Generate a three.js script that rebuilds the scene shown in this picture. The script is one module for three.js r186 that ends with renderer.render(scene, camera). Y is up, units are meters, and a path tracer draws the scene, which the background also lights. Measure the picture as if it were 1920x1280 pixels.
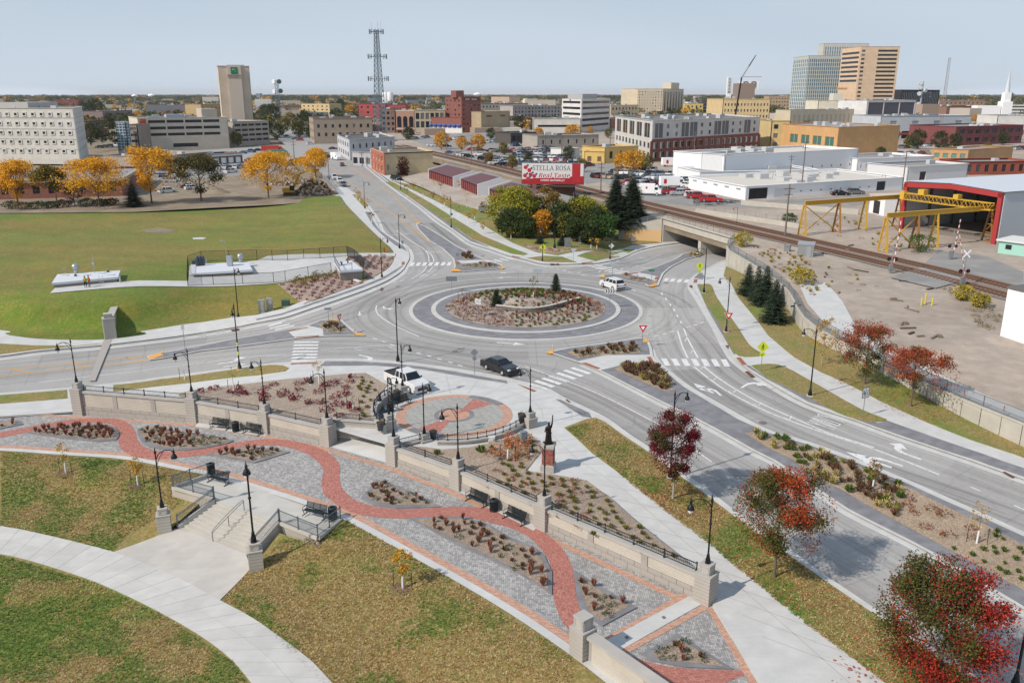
// a roundabout before a downtown, seen from a drone: camera, sky and sun, then the ground, the plaza, the yard, the town
import*as THREE from 'three';
import{MarchingCubes}from 'three/addons/objects/MarchingCubes.js';

// camera, sky, sun, exposure

const F=1580,PITCH=THREE.MathUtils.degToRad(16.4),EYE=30;
const scene=new THREE.Scene();
const camera=new THREE.PerspectiveCamera(2*Math.atan(640/F)*180/Math.PI,1.5,0.5,40000);
camera.position.set(0,EYE,0);
camera.rotation.set(-PITCH,0,0);
const SUN=new THREE.Vector3(-0.64,0.66,0.40).normalize();
{
const W=256,H=128,d=new Float32Array(W*H*4);
for(let r=0;r<H;r++)for(let c=0;c<W;c++){
const up=((r+0.5)/H-0.5)*Math.PI,a=((c+0.5)/W-0.5)*2*Math.PI;
const y=Math.sin(up),x=Math.cos(a)*Math.cos(up),z=Math.sin(a)*Math.cos(up);
const cs=x*SUN.x+y*SUN.y+z*SUN.z,e=Math.max(0,y);
const t=Math.pow(e,0.7);
const glow=0.12*Math.pow(Math.max(0,cs*0.5+0.5),6);
const o=(r*W+c)*4;
const st=0.05*(Math.sin(a*3+e*40+2*Math.sin(a*5))*0.5+Math.sin(a*11+e*90)*0.3)*Math.exp(-e*2);
d[o]=0.655-0.36*t+glow+st;
d[o+1]=0.75-0.34*t+glow+st*0.9;
d[o+2]=0.845-0.25*t+glow*0.9+st*0.7;
d[o+3]=1;
}
const t=new THREE.DataTexture(d,W,H,THREE.RGBAFormat,THREE.FloatType);
t.mapping=THREE.EquirectangularReflectionMapping;t.magFilter=THREE.LinearFilter;t.needsUpdate=true;
scene.background=t;scene.environment=t;
}
const sun=new THREE.DirectionalLight(new THREE.Color(1,0.9,0.79),4.7);
sun.position.copy(SUN).multiplyScalar(400).add(new THREE.Vector3(0,0,-150));
sun.target.position.set(0,0,-150);scene.add(sun,sun.target);
sun.castShadow=true;sun.shadow.radius=1.6;sun.shadow.mapSize.set(4096,4096);
Object.assign(sun.shadow.camera,{left:-260,right:260,top:260,bottom:-260,near:1,far:900});
scene.fog=new THREE.FogExp2(new THREE.Color(0.9,0.95,1.0),0.000035);
const renderer=new THREE.WebGLRenderer({antialias:true});
renderer.toneMapping=THREE.LinearToneMapping;
renderer.toneMappingExposure=0.94;
renderer.shadowMap.enabled=true;
renderer.setSize(1024,682);

// helpers

const V3=(x,y,z)=>new THREE.Vector3(x,y,z),PI=Math.PI;
const clamp=(x,a=0,b=1)=>Math.min(b,Math.max(a,x)),lerp=(a,b,t)=>a+(b-a)*t;
const sst=(a,b,x)=>{const t=clamp((x-a)/(b-a));return t*t*(3-2*t);};
let seed=7;
const reseed=(s)=>{seed=s;};
const rnd=(a=1,b)=>{seed=(seed+0x6d2b79f5)|0;let t=Math.imul(seed ^(seed>>>15),1|seed);t=(t+Math.imul(t ^(t>>>7),61|t))^ t;const u=((t ^(t>>>14))>>>0)/4294967296;return b===undefined?u*a:a+(b-a)*u;};
const pick=(a)=>a[Math.floor(rnd(a.length))];
const hash=(x,y)=>{let h=Math.imul(x|0,374761393)+Math.imul(y|0,668265263);h=Math.imul(h ^(h>>>13),1274126177);return((h ^(h>>>16))>>>0)/4294967296;};
function vnoise(x,y,p=0){
const ix=Math.floor(x),iy=Math.floor(y),fx=x-ix,fy=y-iy,w=(i)=>(p?((i%p)+p)%p:i);
const s=fx*fx*(3-2*fx),t=fy*fy*(3-2*fy);
return lerp(lerp(hash(w(ix),w(iy)),hash(w(ix+1),w(iy)),s),lerp(hash(w(ix),w(iy+1)),hash(w(ix+1),w(iy+1)),s),t);
}
const fbm=(x,y,o=4,p=0)=>{let s=0,a=0.5,n=0;for(let i=0;i<o;i++){s+=a*vnoise(x+i*17,y+i*31,p);n+=a;a*=0.5;x*=2;y*=2;p*=2;}return s/n;};
const CP=Math.cos(PITCH),SP=Math.sin(PITCH);
function at(px,py,Y=0){const a=px-960,b=640-py,wy=CP*b-SP*F,wz=-SP*b-CP*F,t=(Y-EYE)/wy;return V3(a*t,Y,wz*t);}
function deep(px,py,Z){const a=px-960,b=640-py,wy=CP*b-SP*F,wz=-SP*b-CP*F,t=-Z/wz;return V3(a*t,EYE+wy*t,-Z);}
function on(px,py,H){let p=at(px,py,0);for(let i=0;i<8;i++)p=at(px,py,H(p.x,p.z));return p;}
const project=(p)=>{const dy=p.y-EYE,cy=CP*dy-SP*p.z,cz=SP*dy+CP*p.z;return[960+F*p.x/-cz,640-F*cy/-cz];};
function topY(base,py){let lo=base.y-5,hi=base.y+150;for(let i=0;i<40;i++){const m=(lo+hi)/2;if(project(V3(base.x,m,base.z))[1]>py)lo=m;else hi=m;}return lo;}
const Hr=(x,z)=>-2.2*sst(22,46,-x)*sst(-128,-112,z)- 1.45*sst(-60,-36,0.5*x+0.866*z)*sst(-20,-6,x)- 2.5*sst(-142,-176,z)*sst(12,24,x);
const HPX=[[-90,-2.6],[-46,-2.25],[-32,-1.9],[-17,-1.35],[-10,-1.3],[2,-1.35],[13,-1.45],[80,-1.5]];
const Hp=(x)=>{if(x<=HPX[0][0])return HPX[0][1];for(let i=1;i<HPX.length;i++)if(x<=HPX[i][0])return lerp(HPX[i-1][1],HPX[i][1],(x-HPX[i-1][0])/(HPX[i][0]- HPX[i-1][0]));return -1.5;};
const YARD=2.6;
const lin=(v)=>{v/=255;return v<=0.04045?v/12.92:Math.pow((v+0.055)/1.055,2.4);};
const ph=(r,g,b,k=0.8)=>new THREE.Color().setRGB(lin(r)*k,lin(g)*k,lin(b)*k);
const mats=new Map();
function M(r,g,b,rough=0.8,o={}){
const key=[r,g,b,rough,JSON.stringify(o)].join();
if(!mats.has(key))mats.set(key,new(o.transmission||o.clearcoat||o.sheen?THREE.MeshPhysicalMaterial:THREE.MeshStandardMaterial)({color:ph(r,g,b,o.k),roughness:rough,side:THREE.DoubleSide,...Object.fromEntries(Object.entries(o).filter(([n])=>n!=='k'))}));
return mats.get(key);
}
function tileTex(n,fn,srgb=true,metres=1){
const d=new Uint8Array(n*n*4);
for(let y=0;y<n;y++)for(let x=0;x<n;x++){const c=fn(x/n,y/n,x,y),o=(y*n+x)*4;for(let i=0;i<3;i++)d[o+i]=clamp(Array.isArray(c)?c[i]:c*255,0,255);d[o+3]=255;}
const t=new THREE.DataTexture(d,n,n,THREE.RGBAFormat);t.wrapS=t.wrapT=THREE.RepeatWrapping;t.magFilter=THREE.LinearFilter;t.minFilter=THREE.LinearMipmapLinearFilter;t.generateMipmaps=true;
if(srgb)t.colorSpace=THREE.SRGBColorSpace;
t.repeat.set(1/metres,1/metres);t.needsUpdate=true;return t;
}
const TM=(map,rough=0.9,o={})=>new THREE.MeshStandardMaterial({map,roughness:rough,side:THREE.DoubleSide,vertexColors:true,...o});
const mLeafV=new THREE.MeshPhysicalMaterial({vertexColors:true,roughness:0.9,specularIntensity:0.25,transmission:0.3,thickness:0,side:THREE.DoubleSide});
const taken=new Map();
function nm(n){const k=taken.get(n)??0;taken.set(n,k+1);return k?n+'_'+String(k).padStart(3,'0'):n;}
function tag(o,label,category,group,kind){Object.assign(o.userData,{label});if(category)o.userData.category=category;if(group)o.userData.group=group;if(kind)o.userData.kind=kind;return o;}
function thing(name,label,category,p,ry=0,group){const o=new THREE.Group();o.name=nm(name);if(p)o.position.copy(p);o.rotation.y=ry;scene.add(o);return tag(o,label,category,group);}
function copy(src,name,label,p,ry=0,group,s=1){const o=src.clone();o.userData={...src.userData,label:label??src.userData.label};if(group)o.userData.group=group;o.name=nm(name);o.position.copy(p);o.rotation.y=ry;o.scale.setScalar(s);scene.add(o);return o;}
const UNIT=new Map();
function unit(k,make){if(!UNIT.has(k))UNIT.set(k,make());return UNIT.get(k);}
class MB{
constructor(){this.p=[];this.n=[];this.c=[];this.col=null;this.uvs=[];this.any=false;this.hasUv=false;}
color(c){this.col=c;if(c)this.any=true;return this;}
vert(x,y,z,nx,ny,nz,u=null,v=0){this.p.push(x,y,z);this.n.push(nx,ny,nz);const c=this.col;if(c)this.c.push(c.r,c.g,c.b);else this.c.push(1,1,1);if(u!==null)this.hasUv=true;this.uvs.push(u??0,v);}
geo(g,m){
const q=g.index?g.toNonIndexed():g,P=q.attributes.position,N=q.attributes.normal,a=V3(),b=V3(),nmx=m?new THREE.Matrix3().getNormalMatrix(m):null;
for(let i=0;i<P.count;i++){a.fromBufferAttribute(P,i);b.fromBufferAttribute(N,i);if(m){a.applyMatrix4(m);b.applyMatrix3(nmx).normalize();}this.vert(a.x,a.y,a.z,b.x,b.y,b.z);}
return this;
}
tri(a,b,c,uv){const n=b.clone().sub(a).cross(c.clone().sub(a)).normalize();[a,b,c].forEach((q,i)=>this.vert(q.x,q.y,q.z,n.x,n.y,n.z,uv?uv[i][0]:null,uv?uv[i][1]:0));return this;}
quad(a,b,c,d,uv){this.tri(a,b,c,uv&&[uv[0],uv[1],uv[2]]);return this.tri(a,c,d,uv&&[uv[0],uv[2],uv[3]]);}
quadUp(a,b,c,d,uv){return(b.z-a.z)*(c.x-a.x)-(b.x-a.x)*(c.z-a.z)>=0?this.quad(a,b,c,d,uv):this.quad(a,d,c,b,uv&&[uv[0],uv[3],uv[2],uv[1]]);}
box(w,h,d,x=0,y=0,z=0,ry=0,rx=0,rz=0){return this.geo(unit('box',()=>new THREE.BoxGeometry(1,1,1)),new THREE.Matrix4().compose(V3(x,y,z),new THREE.Quaternion().setFromEuler(new THREE.Euler(rx,ry,rz,'YXZ')),V3(w,h,d)));}
slab(w,h,d,x=0,y=0,z=0,ry=0){return this.box(w,h,d,x,y+h/2,z,ry);}
bar(a,b,r0,r1=r0,seg=6){
const d=b.clone().sub(a),L=d.length();if(L<1e-6)return this;
const g=r0===r1?unit('c'+seg,()=>new THREE.CylinderGeometry(1,1,1,seg)):new THREE.CylinderGeometry(r1/r0,1,1,seg);
return this.geo(g,new THREE.Matrix4().compose(a.clone().add(b).multiplyScalar(0.5),new THREE.Quaternion().setFromUnitVectors(V3(0,1,0),d.multiplyScalar(1/L)),V3(r0,L,r0)));
}
beam(a,b,w,h=w){
const d=b.clone().sub(a),L=d.length(),q=new THREE.Quaternion(),z=d.clone().normalize(),up=Math.abs(z.y)>0.98?V3(0,0,1):V3(0,1,0),x=up.clone().cross(z).normalize(),y=z.clone().cross(x);
q.setFromRotationMatrix(new THREE.Matrix4().makeBasis(x,y,z));
return this.geo(unit('box',()=>new THREE.BoxGeometry(1,1,1)),new THREE.Matrix4().compose(a.clone().add(b).multiplyScalar(0.5),q,V3(w,h,L)));
}
lathe(pts,x=0,y=0,z=0,seg=12){return this.geo(new THREE.LatheGeometry(pts.map((q)=>new THREE.Vector2(q[0],q[1])),seg),new THREE.Matrix4().makeTranslation(x,y,z));}
ball(r,x,y,z,sy=1,seg=8){return this.geo(unit('s'+seg,()=>new THREE.SphereGeometry(1,seg,Math.max(4,seg*0.75|0))),new THREE.Matrix4().compose(V3(x,y,z),new THREE.Quaternion(),V3(r,r*sy,r)));}
ext(shape,depth,m,bevel=0){return this.geo(new THREE.ExtrudeGeometry(shape,{depth,bevelEnabled:bevel>0,bevelSize:bevel,bevelThickness:bevel,bevelSegments:2,curveSegments:8}),m);}
tubeAlong(pts,r,seg=6,n=pts.length*4){return this.geo(new THREE.TubeGeometry(new THREE.CatmullRomCurve3(pts),n,r,seg,false));}
geometry(){
const g=new THREE.BufferGeometry(),n=this.p.length/3,uv=new Float32Array(n*2);
if(this.hasUv)uv.set(this.uvs);
else for(let i=0;i<n;i++){const X=Math.abs(this.n[i*3]),Y=Math.abs(this.n[i*3+1]),Z=Math.abs(this.n[i*3+2]),x=this.p[i*3],y=this.p[i*3+1],z=this.p[i*3+2];if(Y>=X&&Y>=Z){uv[i*2]=x;uv[i*2+1]=z;}else if(X>Z){uv[i*2]=z;uv[i*2+1]=y;}else{uv[i*2]=x;uv[i*2+1]=y;}}
g.setAttribute('position',new THREE.Float32BufferAttribute(this.p,3));g.setAttribute('normal',new THREE.Float32BufferAttribute(this.n,3));g.setAttribute('uv',new THREE.BufferAttribute(uv,2));
if(this.any)g.setAttribute('color',new THREE.Float32BufferAttribute(this.c,3));
return g;
}
mesh(name,mat,parent=scene){
const m=new THREE.Mesh(this.geometry(),mat);m.name=parent===scene?nm(name):name;m.castShadow=m.receiveShadow=true;parent.add(m);return m;
}
}
function part(name,geo,mat,parent,p,ry=0,s){const m=new THREE.Mesh(geo,mat);m.name=name;m.castShadow=m.receiveShadow=true;if(p)m.position.copy(p);m.rotation.y=ry;if(s)m.scale.copy(s);parent.add(m);return m;}
const rot=(x,z,a)=>[x*Math.cos(a)+z*Math.sin(a),-x*Math.sin(a)+z*Math.cos(a)];

// draped sheets

const W=(x,z)=>({x,z});
const toW=(pts,H)=>pts.map((q)=>(Array.isArray(q)?on(q[0],q[1],H):V3(q.x,H(q.x,q.z),q.z)));
function smooth(pts,n=6,closed=false){
const c=new THREE.CatmullRomCurve3(pts.map((q)=>V3(q[0],q[1],0)),closed,'centripetal');
return c.getPoints(pts.length*n).map((v)=>[v.x,v.y]);
}
function sheetTris(w,L,holes=[]){
const P=[...w,...holes.flat()].map((v)=>[v.x,v.z]);
let T=THREE.ShapeUtils.triangulateShape(w.map((v)=>new THREE.Vector2(v.x,v.z)),holes.map((h)=>h.map((v)=>new THREE.Vector2(v.x,v.z))));
for(let it=0;it<9;it++){
const mid=new Map(),out=[];let split=false;
const m=(a,b)=>{if(Math.hypot(P[a][0]- P[b][0],P[a][1]- P[b][1])<=L)return -1;const k=a<b?a*1e6+b:b*1e6+a;if(!mid.has(k)){mid.set(k,P.length);P.push([(P[a][0]+P[b][0])/2,(P[a][1]+P[b][1])/2]);}split=true;return mid.get(k);};
for(const[a,b,c]of T){
const ab=m(a,b),bc=m(b,c),ca=m(c,a),n=(ab>=0)+(bc>=0)+(ca>=0);
if(!n)out.push([a,b,c]);
else if(n===3)out.push([a,ab,ca],[ab,b,bc],[ca,bc,c],[ab,bc,ca]);
else if(n===1){if(ab>=0)out.push([a,ab,c],[ab,b,c]);else if(bc>=0)out.push([b,bc,a],[bc,c,a]);else out.push([c,ca,b],[ca,a,b]);}
else if(ab<0)out.push([c,ca,bc],[ca,a,bc],[a,b,bc]);
else if(bc<0)out.push([a,ab,ca],[ab,b,ca],[b,c,ca]);
else out.push([b,bc,ab],[bc,c,ab],[c,a,ab]);
}
T=out;if(!split)break;
}
return[P,T];
}
const flat1=()=>null;
function sheet(name,pts,H,mat,o={}){
const{lift=0,skirt=0,L=4,tint=null,parent=scene,holes=[],uvOf=(x,z)=>[x,z]}=o;
const w=toW(pts,H),hs=holes.map((h)=>toW(h,H));
const[P,T]=sheetTris(w,L,hs),n=P.length,pos=new Float32Array(n*3),nor=new Float32Array(n*3),uv=new Float32Array(n*2),col=new Float32Array(n*3);
const e=0.3;
P.forEach(([x,z],i)=>{
pos.set([x,H(x,z)+lift,z],i*3);
const v=V3(H(x-e,z)- H(x+e,z),2*e,H(x,z-e)- H(x,z+e)).normalize();nor.set([v.x,v.y,v.z],i*3);
uv.set(uvOf(x,z),i*2);const t=tint?tint(x,z):1;if(t.isColor)col.set([t.r,t.g,t.b],i*3);else col.set([t,t,t],i*3);
});
const idx=[];for(const[a,b,c]of T){const s=(P[b][0]- P[a][0])*(P[c][1]- P[a][1])-(P[b][1]- P[a][1])*(P[c][0]- P[a][0]);if(s<0)idx.push(a,b,c);else idx.push(a,c,b);}
const g=new THREE.BufferGeometry();g.setAttribute('position',new THREE.BufferAttribute(pos,3));g.setAttribute('normal',new THREE.BufferAttribute(nor,3));g.setAttribute('uv',new THREE.BufferAttribute(uv,2));g.setAttribute('color',new THREE.BufferAttribute(col,3));g.setIndex(idx);
const m=new THREE.Mesh(g,mat);m.name=parent===scene?nm(name):name;m.castShadow=m.receiveShadow=true;parent.add(m);
if(parent===scene)m.userData.kind='structure';
if(skirt){
const b=new MB();b.color(new THREE.Color(1,1,1));
for(const ring of[w,...hs])for(let i=0;i<ring.length;i++){
const a=ring[i],c=ring[(i+1)%ring.length],N=Math.max(1,Math.ceil(a.distanceTo(c)/L));
for(let k=0;k<N;k++){const q=(t)=>{const x=lerp(a.x,c.x,t),z=lerp(a.z,c.z,t);return V3(x,H(x,z)+lift,z);},s=q(k/N),f=q((k+1)/N),dn=V3(0,-skirt,0);b.quad(s,f,f.clone().add(dn),s.clone().add(dn));}
}
b.mesh(o.skirtName??'edge',o.skirtMat??mat,m);
}
return m;
}
function bandPts(line,H,half,closed=false){
const w=Array.isArray(line)?toW(line,H):line,Lf=[],Rt=[],n=w.length;
for(let i=0;i<n;i++){const a=w[closed?(i+n-1)%n:Math.max(0,i-1)],b=w[closed?(i+1)%n:Math.min(n-1,i+1)],dx=b.x-a.x,dz=b.z-a.z,l=Math.hypot(dx,dz)||1;Lf.push(W(w[i].x-dz/l*half,w[i].z+dx/l*half));Rt.push(W(w[i].x+dz/l*half,w[i].z-dx/l*half));}
return[Lf,Rt];
}
function ribbon(name,A,B,H,mat,o={}){
const b=new MB(),lift=o.lift??0.01,L=o.L??3;const tint=o.tint;const n=A.length-1;
const uvm=o.along;
let s=0;
for(let i=0;i<n;i++){
const la=Math.hypot(A[i+1].x-A[i].x,A[i+1].z-A[i].z),lb=Math.hypot(B[i+1].x-B[i].x,B[i+1].z-B[i].z),l=(la+lb)/2,N=Math.max(1,Math.ceil(l/L)),wd=Math.hypot(A[i].x-B[i].x,A[i].z-B[i].z),K=Math.max(1,Math.ceil(wd/(o.LW??4)));
const q=(t,k)=>{const x=lerp(lerp(A[i].x,A[i+1].x,t),lerp(B[i].x,B[i+1].x,t),k),z=lerp(lerp(A[i].z,A[i+1].z,t),lerp(B[i].z,B[i+1].z,t),k);return V3(x,H(x,z)+lift,z);};
for(let j=0;j<N;j++)for(let k=0;k<K;k++){
const a=q(j/N,k/K),c=q((j+1)/N,k/K),d=q((j+1)/N,(k+1)/K),e=q(j/N,(k+1)/K);
if(tint)b.color(new THREE.Color().setScalar(tint(a.x,a.z)));else b.color(new THREE.Color(1,1,1));
const u0=s+l*j/N,u1=s+l*(j+1)/N,v0=wd*k/K,v1=wd*(k+1)/K;
b.quadUp(a,e,d,c,uvm?[[u0,v0],[u0,v1],[u1,v1],[u1,v0]]:[[a.x,a.z],[e.x,e.z],[d.x,d.z],[c.x,c.z]]);
}
s+=l;
}
const m=b.mesh(name,mat,o.parent??scene);if((o.parent??scene)===scene)m.userData.kind='structure';return m;
}
const band=(name,line,H,half,mat,o={})=>{const[a,b]=bandPts(line,H,half,o.closed);if(o.closed){a.push(a[0]);b.push(b[0]);}return ribbon(name,a,b,H,mat,o);};

// surface textures (colour, grain, wear)

const mixc=(a,b,t)=>a.map((v,i)=>lerp(v,b[i],t));
const K=0.86;
const mk=(c)=>c.map((v)=>{const l=lin(clamp(v,0,255))*K;return 255*(l<=0.0031308?l*12.92:1.055*Math.pow(l,1/2.4)- 0.055);});
const grassTex=(cols,m)=>tileTex(512,(u,v,x,y)=>{
const a=fbm(u*64,v*24,3,64),b=fbm(u*12+5,v*12,3,12),h=hash(x>>1,y*3+(x>>2)),g=hash(x*7+3,y);
let c=mixc(cols[0],cols[1],sst(0.3,0.7,a*0.6+b*0.4));
c=mixc(c,cols[2],sst(0.55,0.8,fbm(u*40+9,v*40,3,40))*0.8);
const s=0.72+0.34*h+0.22*(g-0.5);return mk(c.map((k)=>k*s));
},true,m);
const texGrass=grassTex([[128,130,64],[158,146,88],[186,168,122]],5),texFar=grassTex([[118,126,50],[134,134,60],[154,144,80]],14);
const texConc=tileTex(512,(u,v,x,y)=>{const n=fbm(u*8,v*8,5,8),h=hash(x,y),st=fbm(u*4,v*90,2,0);return mk([203,203,201].map((k)=>k*(0.93+0.10*n+0.05*(h-0.5)+0.03*(st-0.5))));},true,6);
const texRoadC=tileTex(512,(u,v,x,y)=>{const n=fbm(u*10,v*10,5,10),h=hash(x,y);return mk([166,164,161].map((k)=>k*(0.90+0.14*n+0.07*(h-0.5))));},true,9);
const texDark=tileTex(512,(u,v,x,y)=>{const n=fbm(u*8,v*8,5,8),h=hash(x,y);return mk([134,134,138].map((k)=>k*(0.84+0.26*n+0.10*(h-0.5))));},true,5);
const texGravel=tileTex(512,(u,v,x,y)=>{const n=fbm(u*64,v*64,2,64),h=hash(x>>1,y>>1),g=hash(x,y);return mk(mixc([164,151,138],[210,199,188],h*0.7+g*0.3).map((k)=>k*(0.62+0.5*n)));},true,4);
const texYard=tileTex(512,(u,v,x,y)=>{const n=fbm(u*6,v*6,6,6),h=hash(x,y),b=fbm(u*22,v*22,3,22);return mk(mixc([182,168,153],[205,193,180],n).map((k)=>k*(0.84+0.16*b+0.10*(h-0.5))));},true,26);
const texBallast=tileTex(256,(u,v,x,y)=>{const h=hash(x,y);return mk([148,134,122].map((k)=>k*(0.6+0.6*h)));},true,3);
const texSoil=tileTex(512,(u,v,x,y)=>{const n=fbm(u*8,v*8,6,8),h=hash(x,y);return mk(mixc([142,128,108],[190,172,148],n).map((k)=>k*(0.85+0.3*(h-0.5))));},true,20);
const texAsph=tileTex(512,(u,v,x,y)=>{const n=fbm(u*8,v*8,5,8),h=hash(x,y);return mk([152,150,147].map((k)=>k*(0.86+0.2*n+0.10*(h-0.5))));},true,18);
function paverTex(n,m,bw,bh,pal,joint,herring){
return tileTex(n,(u,v,x,y)=>{
const X=u*m,Y=v*m;let id,ex,ey,w=bw,h=bh;
if(herring){const cx=Math.floor(X/bh),cy=Math.floor(Y/bh),k=((cx-cy)%4+4)%4;if(k<2){const sx=cx-k;id=hash(((sx%(m/bh))+m/bh)%(m/bh)*3+1,cy*7);ex=X-sx*bh;ey=Y-cy*bh;w=2*bh;h=bh;}else{const sy=cy -(3-k);id=hash(cx*5+2,((sy%(m/bh))+m/bh)%(m/bh)*11);ex=X-cx*bh;ey=Y-sy*bh;w=bh;h=2*bh;}}
else{const r=Math.floor(Y/bh),off=(r&1)*bw/2,c=Math.floor((X+off)/bw);id=hash(c%Math.round(m/bw),r);ex=X+off-c*bw;ey=Y-r*bh;}
const e=Math.min(ex,ey,w-ex,h-ey),g=e<joint?0.72:1,f=pal[Math.floor(id*pal.length)],s=0.93+0.14*hash(x,y);
return mk(f.map((k)=>k*g*s));
},true,m);
}
const texPaver=paverTex(1024,4.48,0.28,0.14,[[168,166,163],[178,176,173],[150,148,147],[188,186,183],[172,170,168],[158,156,154]],0.009,true);
const texRed=paverTex(512,2.4,0.2,0.1,[[192,128,114],[180,114,102],[202,140,126],[170,106,96],[188,122,108]],0.01,false);
const texOrange=paverTex(512,2.4,0.2,0.1,[[206,164,142],[198,154,132],[214,172,150],[192,148,126]],0.01,false);
const texTan=paverTex(512,2.4,0.2,0.1,[[184,183,176],[172,171,166],[194,193,186],[166,166,162]],0.012,false);
const mConc=TM(texConc,0.85),mDark=TM(texDark,0.85),mGravel=TM(texGravel,0.95),mGrass=TM(texGrass,1),mFar=TM(texFar,1),mRoad=TM(texRoadC,0.85),mYard=TM(texYard,0.95),mBallast=TM(texBallast,1),mSoil=TM(texSoil,1),mAsph=TM(texAsph,0.92),mPaver=TM(texPaver,0.85),mRed=TM(texRed,0.85),mOrange=TM(texOrange,0.85),mTan=TM(texTan,0.85);
const mConc2=TM(texConc,0.9,{color:new THREE.Color(0.86,0.81,0.73),vertexColors:false}),mKerb=TM(texConc,0.85,{color:new THREE.Color(0.98,0.97,0.94)}),mPaint=new THREE.MeshStandardMaterial({map:tileTex(256,(u,v,x,y)=>{const n=fbm(u*24,v*24,4,24),w=sst(0.56,0.74,n);return mk(mixc([224,225,224],[176,174,171],w*0.8).map((k)=>k*(0.97+0.06*hash(x,y))));},true,3),roughness:0.75,side:THREE.DoubleSide}),mYellow=M(222,164,76,0.7),mOrangePaint=M(236,174,84,0.7),mSeal=M(96,95,94,0.9),mRust=M(160,98,74,0.9);
const patch=(s,a,b,q=0)=>(x,z)=>lerp(a,b,fbm(x*s+31+q,z*s+7,3));
const grassTint=(greenAmt=0.5,s=0.12)=>(x,z)=>{const n=fbm(x*s+3,z*s+11,4),m=fbm(x*0.6,z*0.6,3),g=sst(0.62-0.3*greenAmt,0.86-0.3*greenAmt,n*0.7+m*0.3),b=sst(0.5,0.75,fbm(x*0.3+50,z*0.3,3));return new THREE.Color(lerp(1.1,0.68,g)+0.16*b,lerp(0.98,1.0,g)+0.02*b,lerp(1.08,0.55,g));};

// the wide ground

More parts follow.
